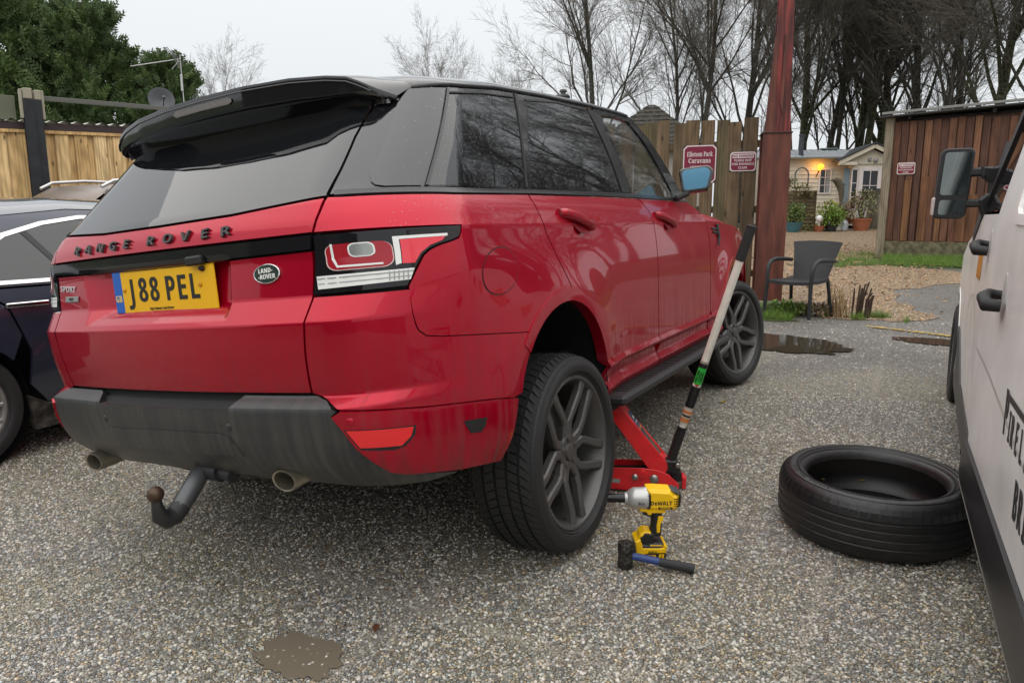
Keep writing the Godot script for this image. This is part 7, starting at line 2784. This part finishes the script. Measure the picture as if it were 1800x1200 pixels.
	var rr := func(w: float, h: float, cx: float, cy: float, r: float, taper := 0.0) -> PackedVector2Array:
		var o := PackedVector2Array()
		for c in [[1, 1, 0], [-1, 1, 1], [-1, -1, 2], [1, -1, 3]]:
			for k in 6:
				var a: float = PI / 2 * (c[2] + k / 5.0)
				var yy: float = c[1] * (h * 0.5 - r) + sin(a) * r
				o.push_back(Vector2(cx + c[0] * (w * 0.5 - r) + cos(a) * r + taper * yy, cy + yy))
		return o
	m = MB.new()
	m.prism(T(Vector3(0, 0, 0)), rr.call(0.150, 0.355, 0.0, 0.0, 0.03, 0.05), 0.03, 0.006)
	m.prism(T(Vector3(0, 0, 0)), rr.call(0.150, 0.355, 0.0, 0.0, 0.03, 0.05), -0.07, 0.03)
	obj("housing", m, blk, mr)
	var mg := M("van_mirror", Color(0.30, 0.36, 0.36), 0.05, 0.95)
	m = MB.new()
	m.prism(T(Vector3(0, 0, 0.030)), rr.call(0.118, 0.215, 0.006, 0.050, 0.016, 0.05), 0.002)
	obj("glass", m, mg, mr)
	m = MB.new()
	m.prism(T(Vector3(0, 0, 0.030)), rr.call(0.112, 0.075, -0.002, -0.120, 0.014, 0.05), 0.002)
	obj("glass", m, mg, mr)
	m = MB.new()
	m.prism(T(Vector3(-0.076, -0.115, -0.02)), rr.call(0.028, 0.095, 0, 0, 0.012, 0.0), 0.048, 0.006)
	obj("indicator", m, M("indicator_lens", Color(0.55, 0.48, 0.46), 0.15), mr)
	m = MB.new()
	m.beam(Vector3(0.06, 0.055, 0.0), Vector3(0.18, 0.06, 0.03), 0.05, 0.045, Vector3.UP, 0.01)
	m.beam(Vector3(0.05, -0.10, 0.0), Vector3(0.16, -0.10, 0.03), 0.05, 0.04, Vector3.UP, 0.01)
	m.prism(Transform3D(Basis(Vector3.UP, 0.25), Vector3(0.13, 0, 0.02)), PackedVector2Array([Vector2(-0.01, -0.125), Vector2(0.015, -0.19), Vector2(0.05, -0.13), Vector2(0.12, 0.17), Vector2(0.085, 0.20), Vector2(0.06, 0.085), Vector2(0.03, 0.075), Vector2(-0.02, 0.08), Vector2(-0.02, 0.035), Vector2(0.02, 0.0), Vector2(0.02, -0.05), Vector2(-0.02, -0.085)]), 0.04, 0.006)
	obj("arm", m, blk, mr)
	wheel(van, Transform3D(Ry(180), Vector3(-0.905, 0.375, -3.20)), 0.345, 0.21, 0.108, M("van_wheel", Color(0.2, 0.2, 0.2), 0.5, 0.6), 2, 10)
	wheel(van, Transform3D(Ry(0), Vector3(0.905, 0.375, -3.20)), 0.345, 0.21, 0.108, mats["van_wheel"], 1, 10)
	for s in [1.0, -1.0]:
		m = MB.new()
		m.lathe(Transform3D(Basis(Vector3(0, 0, 1), -PI / 2), Vector3(s * 0.80, 0.36, -3.20)), [Vector2(0.44, -0.16), Vector2(0.44, 0.16)], 30)
		obj("arch_liner", m, mats["black"], van)
	skin_id = 0

# =====================================================================  tools
func build_tools() -> void:
	build_jack()
	build_wrench()
	build_hammer()
	build_old_tyre()

func build_jack() -> void:
	var X := Vector3(0.956, 0, -0.294).normalized()
	var Z := Vector3(0.294, 0, 0.956).normalized()
	var bs := Basis(X, Vector3.UP, Z)
	var org := Vector3(1.170, 0.015, -0.70)
	var t := thing("trolley_jack", "red trolley jack under the red car's sill with a long white leaning handle", "jack", org, "", bs)
	var red := M("jack_red", Color(0.88, 0.012, 0.02), 0.30)
	red.clearcoat_enabled = true
	red.clearcoat = 0.6
	speckle(red, 1.2, 0.1, 0.88)
	var steel: StandardMaterial3D = mats["steel"]
	var blk := M("jack_black", Color(0.015, 0.015, 0.016), 0.45)
	var side := PackedVector2Array([Vector2(0.0, 0.012), Vector2(0.0, 0.06), Vector2(-0.05, 0.106), Vector2(-0.10, 0.122), Vector2(-0.17, 0.128), Vector2(-0.40, 0.115), Vector2(-0.58, 0.085), Vector2(-0.64, 0.06), Vector2(-0.64, 0.03), Vector2(-0.42, 0.015)])
	var m := MB.new()
	m.prism(T(Vector3(0, 0, -0.006)), side, 0.006, 0.0015)
	obj("side_plate", m, red, t)
	m = MB.new()
	m.prism(T(Vector3(0.035, 0, -0.136)), side, 0.006, 0.0015)
	obj("side_plate", m, red, t)
	m = MB.new()
	m.prism(T(Vector3(0.035, 0, -0.13)), PackedVector2Array([Vector2(-0.02, 0.012), Vector2(0.0, 0.012), Vector2(0.0, 0.062), Vector2(-0.02, 0.07)]), 0.05, 0.001)
	obj("end_plate", m, red, t)
	m = MB.new()
	m.box(T(Vector3(-0.33, 0.05, -0.07)), Vector3(0.56, 0.05, 0.12), 0.004)
	m.tube(PackedVector3Array([Vector3(-0.36, 0.07, -0.065), Vector3(-0.10, 0.09, -0.065)]), [0.035, 0.035], 14)
	obj("hydraulic_unit", m, blk, t)
	# lifting arm: a channel from the pivot up to the sill
	var p0 := Vector3(-0.095, 0.125, 0)
	var p1 := Vector3(-0.315, 0.405, 0)
	var d := (p1 - p0).normalized()
	var up := Vector3(-d.y, d.x, 0) * -1.0
	var ab := Basis(d, up, Vector3(0, 0, 1))
	if ab.determinant() < 0:
		ab = Basis(d, -up, Vector3(0, 0, 1))
	var L := p0.distance_to(p1)
	var prof := PackedVector2Array([Vector2(-0.02, -0.035), Vector2(0.02, -0.05), Vector2(L, -0.032), Vector2(L + 0.02, 0.0), Vector2(L, 0.034), Vector2(0.0, 0.040), Vector2(-0.02, 0.02)])
	m = MB.new()
	m.prism(Transform3D(ab, p0 + Vector3(0, 0, -0.018)), prof, 0.006, 0.002)
	m.prism(Transform3D(ab, p0 + Vector3(0, 0, -0.118)), prof, 0.006, 0.002)
	var top := 1.0 if (ab * Vector3(0, 1, 0)).y > 0 else -1.0
	m.box(Transform3D(ab, p0 + ab * Vector3(L * 0.5, top * 0.036, -0.065)), Vector3(L + 0.005, 0.006, 0.10), 0.002)
	m.tube(PackedVector3Array([p0 + Vector3(0, 0.012, -0.005), p0 + Vector3(0, 0.012, -0.13)]), [0.040, 0.040], 20)
	var arm := obj("lifting_arm", m, red, t)
	# its worn label
	var lb := Transform3D(ab * Basis(Vector3.RIGHT, -PI / 2 * top), p0 + ab * Vector3(L * 0.5, top * 0.0405, -0.066))
	m = MB.new()
	m.box(lb * T(Vector3(0.075, 0, 0)), Vector3(0.085, 0.072, 0.0012))
	obj("label", m, M("label_blue", Color(0.035, 0.085, 0.14), 0.4), arm)
	m = MB.new()
	m.box(lb * T(Vector3(0.028, 0, 0)), Vector3(0.010, 0.072, 0.0013))
	obj("label", m, M("label_orange", Color(0.60, 0.25, 0.05), 0.4), arm)
	m = MB.new()
	m.box(lb * T(Vector3(-0.055, -0.004, 0)), Vector3(0.155, 0.064, 0.0010))
	var wl := M("label_worn", Color(0.20, 0.17, 0.12), 0.6)
	speckle(wl, 12.0, 0.3, 0.3)
	obj("label", m, wl, arm)
	m = MB.new()
	m.box(lb * T(Vector3(0.005, 0.01, 0.0003)), Vector3(0.035, 0.045, 0.0012))
	obj("label", m, M("label_dark", Color(0.025, 0.05, 0.075), 0.4), arm)
	var xb := lb * Transform3D(Basis(Vector3.BACK, -PI / 2), Vector3(0.085, 0.0, 0.0008))
	text("lettering", "2 TON", 0.014, 0.9, xb, mats["white"], arm, "Droid Sans", true, 0.0006)
	text("lettering", "TROLLEY JACK", 0.006, 0.9, lb * Transform3D(Basis(Vector3.BACK, -PI / 2), Vector3(0.06, 0.0, 0.0008)), mats["white"], arm, "Droid Sans", true, 0.0006)
	m = MB.new()
	m.lathe(T(Vector3(-0.345, 0.415, -0.065)), [Vector2(0.0, -0.02), Vector2(0.035, -0.02), Vector2(0.04, 0.0), Vector2(0.055, 0.015), Vector2(0.055, 0.035), Vector2(0.0, 0.035)], 24)
	obj("saddle", m, blk, t)
	# bolts
	for q in [[-0.205, 0.082, 0.016], [-0.115, 0.080, 0.021]]:
		m = MB.new()
		m.lathe(Transform3D(Basis(Vector3.RIGHT, PI / 2), Vector3(q[0], q[1], 0.0)), [Vector2(q[2], 0.0), Vector2(q[2], 0.006), Vector2(q[2] * 0.7, 0.011), Vector2(0, 0.012)], 18)
		obj("bolt", m, steel, t)
	m = MB.new()
	m.lathe(Transform3D(Basis(Vector3.RIGHT, PI / 2), Vector3(-0.172, 0.100, 0.0)), [Vector2(0.026, 0.0), Vector2(0.026, 0.004), Vector2(0.018, 0.005), Vector2(0.016, 0.009), Vector2(0, 0.009)], 20)
	obj("pivot_boss", m, red, t)
	m = MB.new()
	m.box(T(Vector3(-0.345, 0.057, 0.0006)), Vector3(0.14, 0.020, 0.0012))
	obj("label", m, M("label_grey", Color(0.33, 0.31, 0.30), 0.5), t)
	text("lettering", "2000", 0.017, 1.6, T(Vector3(-0.455, 0.057, 0.001)), mats["black"], t, "Droid Sans", true, 0.001)
	text("lettering", "KG MAX", 0.009, 1.3, T(Vector3(-0.345, 0.057, 0.0014)), M("label_red", Color(0.45, 0.05, 0.05), 0.5), t, "Droid Sans", true, 0.0008)
	# castors
	for q in [[-0.03, -0.02], [0.0, -0.115]]:
		m = MB.new()
		m.lathe(Transform3D(Basis(Vector3.RIGHT, PI / 2), Vector3(q[0], 0.016, q[1] - 0.012)), [Vector2(0, 0), Vector2(0.026, 0), Vector2(0.028, 0.004), Vector2(0.028, 0.02), Vector2(0.026, 0.024), Vector2(0, 0.024)], 18)
		obj("castor", m, steel, t)
	m = MB.new()
	m.lathe(Transform3D(Basis(Vector3.RIGHT, PI / 2), Vector3(-0.60, 0.032, -0.14)), [Vector2(0, 0), Vector2(0.036, 0), Vector2(0.036, 0.14), Vector2(0, 0.14)], 20)
	obj("roller", m, steel, t)
	# handle, from its yoke to the grip
	var inv := bs.inverse()
	var h := func(p: Vector3) -> Vector3: return inv * (p - org)
	var b0 := Vector3(1.110, 0.160, -0.745)
	var b1 := Vector3(1.430, 1.285, -0.745)
	var hd: Vector3 = (b1 - b0)
	var seg := func(f0: float, f1: float, r0: float, r1: float, called: String, mat: Material, bend := 0.0) -> void:
		var mm := MB.new()
		var pts := PackedVector3Array()
		var rr := []
		for k in 6:
			var f := lerpf(f0, f1, k / 5.0)
			pts.push_back(h.call(b0 + hd * f + Vector3(bend * sin(PI * k / 5.0), 0, 0)))
			rr.push_back(lerpf(r0, r1, k / 5.0))
		mm.tube(pts, rr, 16)
		obj(called, mm, mat, hdl_parent(t))
	var cream := M("handle_cream", Color(0.80, 0.77, 0.68), 0.4)
	speckle(cream, 2.0, 0.0, 0.90)
	seg.call(0.0, 0.165, 0.024, 0.0225, "socket", blk)
	seg.call(0.15, 0.45, 0.0165, 0.0165, "tube", cream)
	seg.call(0.45, 0.86, 0.0178, 0.0178, "tube", cream)
	seg.call(0.443, 0.452, 0.0200, 0.0185, "collar", M("collar_grey", Color(0.3, 0.28, 0.22), 0.6))
	var tapem := M("black_tape", Color(0.014, 0.014, 0.015), 0.35)
	seg.call(0.255, 0.345, 0.0215, 0.0235, "tape", tapem)
	seg.call(0.262, 0.272, 0.0225, 0.0225, "tape", tapem)
	seg.call(0.300, 0.320, 0.0225, 0.0245, "tape", tapem)
	seg.call(0.425, 0.443, 0.0195, 0.0195, "tape", tapem)
	seg.call(0.352, 0.425, 0.0190, 0.0190, "green_label", M("label_green", Color(0.02, 0.48, 0.05), 0.45))
	seg.call(0.343, 0.355, 0.0192, 0.0192, "white_label", mats["white"])
	seg.call(0.185, 0.212, 0.0205, 0.0205, "sticker", M("sticker_pale", Color(0.55, 0.48, 0.42), 0.5))
	seg.call(0.190, 0.207, 0.0208, 0.0208, "sticker", M("sticker_orange", Color(0.62, 0.21, 0.05), 0.5))
	seg.call(0.214, 0.221, 0.0205, 0.0205, "tape", tapem)
	seg.call(0.222, 0.252, 0.0215, 0.0215, "sticker", mats["sticker_pale"])
	seg.call(0.228, 0.240, 0.0219, 0.0219, "sticker", mats["sticker_orange"])
	# ribbed grip
	m = MB.new()
	var gp := PackedVector3Array()
	var gr := []
	for k in 49:
		var f := lerpf(0.862, 0.995, k / 48.0)
		gp.push_back(h.call(b0 + hd * f))
		gr.push_back(0.0225 + 0.0014 * (1.0 if k % 2 else -1.0) + (0.002 if k > 46 else 0.0))
	m.tube(gp, gr, 18)
	obj("grip", m, M("grip_black", Color(0.018, 0.018, 0.019), 0.6), hdl_parent(t))
	# print on the green label, along the tube, towards the camera
	var along: Vector3 = inv * hd.normalized()
	var tocam: Vector3 = (inv * (Vector3(2.08, 1.31, 2.5) - (b0 + hd * 0.39))).normalized()
	tocam = (tocam - along * tocam.dot(along)).normalized()
	var lx := Basis(along, tocam.cross(along), tocam)
	var c0: Vector3 = h.call(b0 + hd * 0.389)
	text("lettering", "FULL MAX", 0.0085, 1.0, Transform3D(lx, c0 + tocam * 0.0178 + lx.y * 0.0105), mats["black"], hdl_parent(t), "Droid Sans", true, 0.003)
	text("lettering", "STEERING", 0.0075, 1.0, Transform3D(lx, c0 + tocam * 0.0188 - lx.y * 0.0015), mats["black"], hdl_parent(t), "Droid Sans", true, 0.003)
	text("lettering", "BOOSTER", 0.0065, 1.0, Transform3D(lx, c0 + tocam * 0.0172 - lx.y * 0.0115), mats["black"], hdl_parent(t), "Droid Sans", true, 0.003)
	m = MB.new()
	m.prism(Transform3D(lx, h.call(b0 + hd * 0.349) + tocam * 0.0185), PackedVector2Array([Vector2(-0.006, 0.0), Vector2(0.008, -0.012), Vector2(0.008, 0.012)]), 0.002)
	obj("label_mark", m, M("label_mark_red", Color(0.45, 0.02, 0.02), 0.5), hdl_parent(t))
	# yoke under the socket
	m = MB.new()
	var y0: Vector3 = h.call(b0)
	m.box(T(y0 + Vector3(0.0, -0.015, 0.0)), Vector3(0.07, 0.07, 0.06), 0.008)
	m.tube(PackedVector3Array([y0 + Vector3(0.03, -0.02, -0.04), y0 + Vector3(0.03, -0.02, 0.045)]), [0.018, 0.018], 12)
	m.box(T(y0 + Vector3(0.03, -0.06, 0.0)), Vector3(0.05, 0.05, 0.05), 0.006)
	obj("yoke", m, blk, t)
	m = MB.new()
	m.lathe(Transform3D(Basis(Vector3.RIGHT, PI / 2), y0 + Vector3(0.035, 0.005, 0.045)), [Vector2(0.012, 0.0), Vector2(0.012, 0.008), Vector2(0.008, 0.012), Vector2(0, 0.012)], 12)
	obj("bolt", m, steel, t)
	_hdl = null

var _hdl: Node3D
func hdl_parent(t: Node3D) -> Node3D:
	if _hdl == null:
		_hdl = part("handle", t)
	return _hdl

func build_wrench() -> void:
	var bs := Basis(Vector3(0.87, 0, -0.4925), Vector3.UP, Vector3(0.4925, 0, 0.87)).orthonormalized()
	var t := thing("impact_wrench", "yellow and black cordless impact wrench standing on its battery", "power tool", Vector3(1.240, 0.004, -0.080), "", bs * Basis.from_scale(Vector3(0.97, 0.955, 0.97)))
	var yel := M("tool_yellow", Color(1.0, 0.60, 0.004), 0.38)
	var blk := M("tool_black", Color(0.017, 0.017, 0.018), 0.5)
	var sil := M("tool_silver", Color(0.52, 0.52, 0.51), 0.38, 0.55)
	var m := MB.new()
	# battery
	m.prism(T(Vector3(0, 0, -0.042)), PackedVector2Array([Vector2(-0.062, 0.004), Vector2(-0.052, 0.0), Vector2(0.052, 0.0), Vector2(0.060, 0.006), Vector2(0.060, 0.045), Vector2(0.040, 0.056), Vector2(-0.052, 0.066), Vector2(-0.064, 0.058)]), 0.084, 0.006)
	var bat := obj("battery", m, blk, t)
	m = MB.new()
	m.prism(T(Vector3(0, 0, -0.0445)), PackedVector2Array([Vector2(-0.060, 0.024), Vector2(-0.030, 0.020), Vector2(-0.010, 0.028), Vector2(0.058, 0.028), Vector2(0.062, 0.058), Vector2(0.048, 0.068), Vector2(0.046, 0.052), Vector2(-0.034, 0.052), Vector2(-0.046, 0.088), Vector2(-0.066, 0.078)]), 0.089, 0.004)
	obj("yellow_case", m, yel, bat)
	m = MB.new()
	m.prism(T(Vector3(0, 0, -0.036)), PackedVector2Array([Vector2(-0.048, 0.086), Vector2(-0.030, 0.112), Vector2(0.008, 0.108), Vector2(0.010, 0.070), Vector2(0.046, 0.068), Vector2(0.050, 0.058), Vector2(0.044, 0.048), Vector2(-0.030, 0.050)]), 0.072, 0.006)
	obj("foot", m, blk, t)
	m = MB.new()
	m.prism(T(Vector3(0, 0, -0.030)), PackedVector2Array([Vector2(-0.050, 0.088), Vector2(-0.046, 0.104), Vector2(-0.028, 0.118), Vector2(-0.004, 0.114), Vector2(0.006, 0.098), Vector2(-0.020, 0.094)]), 0.063, 0.006)
	obj("display", m, yel, t)
	m = MB.new()
	m.prism(T(Vector3(0, 0, 0.034)), PackedVector2Array([Vector2(-0.032, 0.106), Vector2(-0.026, 0.113), Vector2(-0.010, 0.111), Vector2(-0.006, 0.103)]), 0.002)
	m.box(T(Vector3(0.018, 0.061, 0.0385)), Vector3(0.056, 0.012, 0.004), 0.002)
	obj("screen", m, M("tool_grey", Color(0.07, 0.07, 0.07), 0.4), t)
	m = MB.new()
	m.box(T(Vector3(0.018, 0.061, 0.041)), Vector3(0.050, 0.005, 0.002), 0.001)
	obj("gauge", m, yel, t)
	# grip
	m = MB.new()
	var gp := PackedVector3Array()
	var gr := []
	for k in 9:
		var f := k / 8.0
		gp.push_back(Vector3(lerpf(0.018, 0.020, f) + 0.004 * sin(PI * f), lerpf(0.095, 0.200, f), 0))
		gr.push_back(lerpf(0.027, 0.024, f) - 0.003 * sin(PI * f))
	m.tube(gp, gr, 16)
	obj("grip", m, blk, t)
	m = MB.new()
	m.prism(T(Vector3(0, 0, 0.018)), PackedVector2Array([Vector2(0.022, 0.108), Vector2(0.034, 0.112), Vector2(0.036, 0.150), Vector2(0.046, 0.165), Vector2(0.046, 0.178), Vector2(0.026, 0.180), Vector2(0.020, 0.140)]), 0.010, 0.002)
	m.prism(T(Vector3(0, 0, -0.026)), PackedVector2Array([Vector2(0.000, 0.192), Vector2(0.055, 0.192), Vector2(0.055, 0.212), Vector2(-0.046, 0.212), Vector2(-0.050, 0.200), Vector2(-0.022, 0.196), Vector2(-0.014, 0.184), Vector2(-0.002, 0.184)]), 0.052, 0.004)
	obj("grip_inlay", m, yel, t)
	m = MB.new()
	m.prism(T(Vector3(0, 0, -0.010)), PackedVector2Array([Vector2(-0.032, 0.180), Vector2(-0.012, 0.172), Vector2(0.004, 0.172), Vector2(0.004, 0.204), Vector2(-0.036, 0.204)]), 0.020, 0.004)
	obj("trigger", m, blk, t)
	# motor housing
	m = MB.new()
	m.prism(T(Vector3(0, 0, -0.036)), PackedVector2Array([Vector2(-0.020, 0.206), Vector2(0.090, 0.206), Vector2(0.104, 0.216), Vector2(0.106, 0.272), Vector2(0.086, 0.277), Vector2(0.070, 0.292), Vector2(0.0, 0.296), Vector2(-0.022, 0.294)]), 0.072, 0.014)
	var mo := obj("motor_housing", m, yel, t)
	m = MB.new()
	m.prism(T(Vector3(0, 0, -0.030)), PackedVector2Array([Vector2(0.088, 0.212), Vector2(0.112, 0.220), Vector2(0.116, 0.262), Vector2(0.108, 0.284), Vector2(0.086, 0.291), Vector2(0.066, 0.291), Vector2(0.088, 0.276)]), 0.060, 0.008)
	obj("end_cap", m, M("tool_grey_cap", Color(0.055, 0.055, 0.055), 0.5), mo)
	m = MB.new()
	m.box(T(Vector3(-0.016, 0.246, 0.0)), Vector3(0.020, 0.064, 0.078), 0.006)
	obj("band", m, blk, mo)
	for k in 4:
		m = MB.new()
		m.box(T(Vector3(0.093, 0.228 + 0.010 * k, 0.0362)), Vector3(0.020, 0.003, 0.001))
		obj("vent_slot", m, blk, mo)
	text("lettering", "DeWALT", 0.0165, 0.96, T(Vector3(0.033, 0.240, 0.0370)), blk, mo, "Droid Sans", true, 0.0012)
	m = MB.new()
	m.box(T(Vector3(0.050, 0.219, 0.0365)), Vector3(0.056, 0.009, 0.0012))
	obj("lettering_bar", m, blk, mo)
	text("lettering", "BRUSHLESS", 0.005, 1.1, T(Vector3(0.050, 0.219, 0.0376)), yel, mo, "Droid Sans", true, 0.0008)
	# hammer case and anvil, pointing left
	var ax := Basis(Vector3(0, 0, 1), PI / 2)
	m = MB.new()
	m.lathe(Transform3D(ax, Vector3(-0.018, 0.248, 0)), [Vector2(0.0, 0.0), Vector2(0.045, 0.0), Vector2(0.047, 0.008), Vector2(0.045, 0.016), Vector2(0.044, 0.05), Vector2(0.040, 0.062), Vector2(0.028, 0.078), Vector2(0.024, 0.080), Vector2(0.022, 0.090), Vector2(0.0, 0.091)], 32)
	obj("hammer_case", m, sil, t)
	text("lettering", "XR", 0.013, 1.3, T(Vector3(-0.046, 0.242, 0.0435)), blk, t, "Droid Sans", true, 0.002)
	m = MB.new()
	m.lathe(Transform3D(ax, Vector3(-0.100, 0.248, 0)), [Vector2(0.013, 0.0), Vector2(0.013, 0.006), Vector2(0.018, 0.008), Vector2(0.0185, 0.074), Vector2(0.0165, 0.078), Vector2(0.012, 0.078), Vector2(0.011, 0.05), Vector2(0, 0.05)], 24)
	obj("socket", m, M("socket_black", Color(0.03, 0.03, 0.032), 0.18, 0.7), t)
	text("lettering", "DeWALT", 0.0065, 1.0, T(Vector3(0.004, 0.036, 0.0449)), blk, bat, "Droid Sans", true, 0.0008)
	text("lettering", "XR", 0.016, 1.3, T(Vector3(0.002, 0.014, 0.0425)), yel, bat, "Droid Sans", true, 0.0012)
	text("lettering", "18V", 0.008, 1.0, T(Vector3(-0.038, 0.013, 0.0422)), mats["white"], bat, "Droid Sans", true, 0.001)
	m = MB.new()
	m.box(T(Vector3(0.040, 0.016, 0.0425)), Vector3(0.020, 0.018, 0.0012))
	obj("mark", m, yel, bat)
	text("lettering", "5", 0.010, 1.0, T(Vector3(0.040, 0.016, 0.0433)), blk, bat, "Droid Sans", true, 0.0008)

func build_hammer() -> void:
	var a := Vector3(1.190, 0, 0.055)
	var b := Vector3(1.430, 0, -0.02)
	var X := (b - a).normalized()
	var bs := Basis(X, Vector3.UP, X.cross(Vector3.UP))
	var t := thing("lump_hammer", "lump hammer lying on the chippings, steel head and blue handle with black grip", "hammer", on(a.x, a.z, 0.0), "", bs)
	var head := M("hammer_steel", Color(0.085, 0.078, 0.068), 0.55, 0.5)
	speckle(head, 9.0, 0.8, 0.5)
	var m := MB.new()
	m.lathe(Transform3D(Basis.from_scale(Vector3(1, 1, 1)) * Basis(Vector3.UP, PI / 8), Vector3(0, 0.004, 0)), [Vector2(0.0, 0.0), Vector2(0.026, 0.0), Vector2(0.031, 0.006), Vector2(0.031, 0.030), Vector2(0.0295, 0.040), Vector2(0.0295, 0.058), Vector2(0.031, 0.068), Vector2(0.031, 0.094), Vector2(0.026, 0.100), Vector2(0.0, 0.100)], 8)
	obj("head", m, head, t)
	m = MB.new()
	m.tube(PackedVector3Array([Vector3(0.02, 0.050, 0), Vector3(0.045, 0.048, 0), Vector3(0.14, 0.036, 0)]), [0.013, 0.0145, 0.0145], 14)
	obj("handle", m, M("hammer_blue", Color(0.025, 0.055, 0.20), 0.45), t)
	m = MB.new()
	m.tube(PackedVector3Array([Vector3(0.125, 0.037, 0), Vector3(0.15, 0.034, 0), Vector3(0.22, 0.026, 0), Vector3(0.255, 0.022, 0)]), [0.0165, 0.0175, 0.019, 0.0185], 14)
	obj("grip", m, M("hammer_grip", Color(0.022, 0.023, 0.025), 0.65), t)

func build_old_tyre() -> void:
	var tilt := Basis(Vector3.RIGHT, atan(SLOPE))
	var t := thing("tyre", "worn black tyre lying flat on the chippings beside the white van", "tyre", on(1.982, -0.76, 0.0), "", tilt)
	var rub := M("worn_rubber", Color(0.019, 0.019, 0.020), 0.42)
	speckle(rub, 3.0, 0.2, 0.75)
	var m := MB.new()
	var half := 0.125
	var ro := 0.374
	var prof := [Vector2(0.262, 0.205), Vector2(0.266, 0.220), Vector2(0.275, 0.236), Vector2(0.284, 0.240), Vector2(0.292, 0.237), Vector2(0.297, 0.246), Vector2(0.312, 0.252), Vector2(0.328, 0.251), Vector2(0.333, 0.248), Vector2(0.346, 0.240), Vector2(0.358, 0.226), Vector2(0.364, 0.216), Vector2(0.368, 0.210)]
	for y in [0.178, 0.146, 0.112, 0.078]:
		prof.append_array([Vector2(ro, y + 0.006), Vector2(ro - 0.003, y + 0.0035), Vector2(ro - 0.003, y - 0.0035), Vector2(ro, y - 0.006)])
	prof.append_array([Vector2(0.368, 0.046), Vector2(0.358, 0.030), Vector2(0.345, 0.014), Vector2(0.325, 0.004), Vector2(0.305, 0.004), Vector2(0.285, 0.014), Vector2(0.270, 0.022), Vector2(0.262, 0.045)])
	m.lathe(T(Vector3.ZERO), prof, 96)
	obj("casing", m, rub, t)
	m = MB.new()
	m.lathe(T(Vector3.ZERO), [Vector2(0.262, 0.205), Vector2(0.285, 0.212), Vector2(0.325, 0.222), Vector2(0.350, 0.200), Vector2(0.358, 0.13), Vector2(0.350, 0.06), Vector2(0.325, 0.035), Vector2(0.285, 0.042), Vector2(0.262, 0.045)], 72)
	obj("lining", m, M("tyre_lining", Color(0.011, 0.011, 0.012), 0.35), t)
	m = MB.new()
	var n := 64
	for k in n:
		var a := TAU * k / n
		var da := TAU / n * 0.80
		var p := func(g: float, r: float, y: float) -> Vector3: return Vector3(cos(g) * r, y, sin(g) * r)
		m.quad(p.call(a, 0.3695, 0.212), p.call(a + da, 0.3695, 0.212), p.call(a + da, 0.3755, 0.186), p.call(a, 0.3755, 0.186))
		m.quad(p.call(a, 0.3595, 0.229), p.call(a + da, 0.3595, 0.229), p.call(a + da, 0.3695, 0.212), p.call(a, 0.3695, 0.212))
		m.quad(p.call(a, 0.3595, 0.229), p.call(a, 0.3695, 0.212), p.call(a, 0.362, 0.212), p.call(a, 0.353, 0.226))
		m.quad(p.call(a + da, 0.3595, 0.229), p.call(a + da, 0.3695, 0.212), p.call(a + da, 0.362, 0.212), p.call(a + da, 0.353, 0.226))
	obj("shoulder_tread", m, rub, t)
	m = MB.new()
	for r in [[0.3045, 0.2535], [0.3375, 0.2475]]:
		m.lathe(T(Vector3.ZERO), [Vector2(r[0] - 0.0015, r[1] - 0.002), Vector2(r[0], r[1] + 0.0008), Vector2(r[0] + 0.0015, r[1] - 0.002)], 72)
	obj("sidewall_rib", m, rub, t)
	var sx := "275/40 R21 107Y"
	for k in sx.length():
		if sx[k] == " ":
			continue
		var a := deg_to_rad(118 + k * 3.2)
		var dir := Vector3(cos(a), 0, sin(a))
		text("lettering", sx[k], 0.014, 1.0, Transform3D(Basis(Vector3(-sin(a), 0, cos(a)) * -1.0, dir * -1.0, Vector3.UP), dir * 0.320 + Vector3(0, 0.2515, 0)), rub, t, "Droid Sans", true, 0.003)
	m = MB.new()
	for k in 9:
		var a := rng.randf() * TAU
		m.ball(T(Vector3(cos(a) * 0.348, 0.07 + 0.02 * rng.randf(), sin(a) * 0.348)), Vector3(0.010, 0.004, 0.010), 8, 5)
	obj("dried_sealant", m, M("sealant", Color(0.22, 0.16, 0.06), 0.8), t)

func drop_mesh() -> ArrayMesh:
	var m := MB.new()
	m.ball(T(Vector3.ZERO), Vector3(0.5, 0.5, 0.22), 7, 3, 0.5)
	return m.mesh()

func build_small_things() -> void:
	# rain beads on the red car's wet upper surfaces
	var wet := M("rain_water", Color(0.55, 0.56, 0.58), 0.02)
	wet.metallic_specular = 0.5
	wet.transparency = BaseMaterial3D.TRANSPARENCY_ALPHA
	wet.albedo_color.a = 0.08
	var car: Node3D = get_node("parked_car") if has_node("parked_car") else null
	for c in get_children():
		if c.has_meta("label") and str(c.get_meta("label")).begins_with("red 4x4"):
			car = c
	var ball := MB.new()
	ball.ball(T(Vector3.ZERO), Vector3(0.5, 0.22, 0.5), 7, 4, 0.55)
	var mesh := ball.mesh()
	var xs := []
	for k in 6000:
		var u := rng.randf_range(0.80, 4.2)
		var y := rng.randf_range(1.12, 1.74)
		if y < 1.23 and u < 0.82:
			continue
		if y > 1.26 and u > 3.4:
			continue
		if y > 1.45 and u > 2.9:
			continue
		if y > 1.26 and u < 0.95 and rng.randf() < 0.8:
			continue
		if y < 1.22 and rng.randf() < 0.35:
			continue
		var f := SF(u, y, 0.0035 if y > 1.26 else 0.0005)
		var s := rng.randf_range(0.0022, 0.0045) * (1.0 if rng.randf() < 0.95 else 1.5)
		xs.push_back(f * Transform3D(Basis(Vector3.RIGHT, PI / 2) * Basis.from_scale(Vector3(s, s, s * rng.randf_range(1.0, 1.5))), Vector3.ZERO))
	var o := scatter("rain_beads", mesh, wet, xs, [])
	o.set_meta("kind", "stuff")
	car.add_child(o, true)
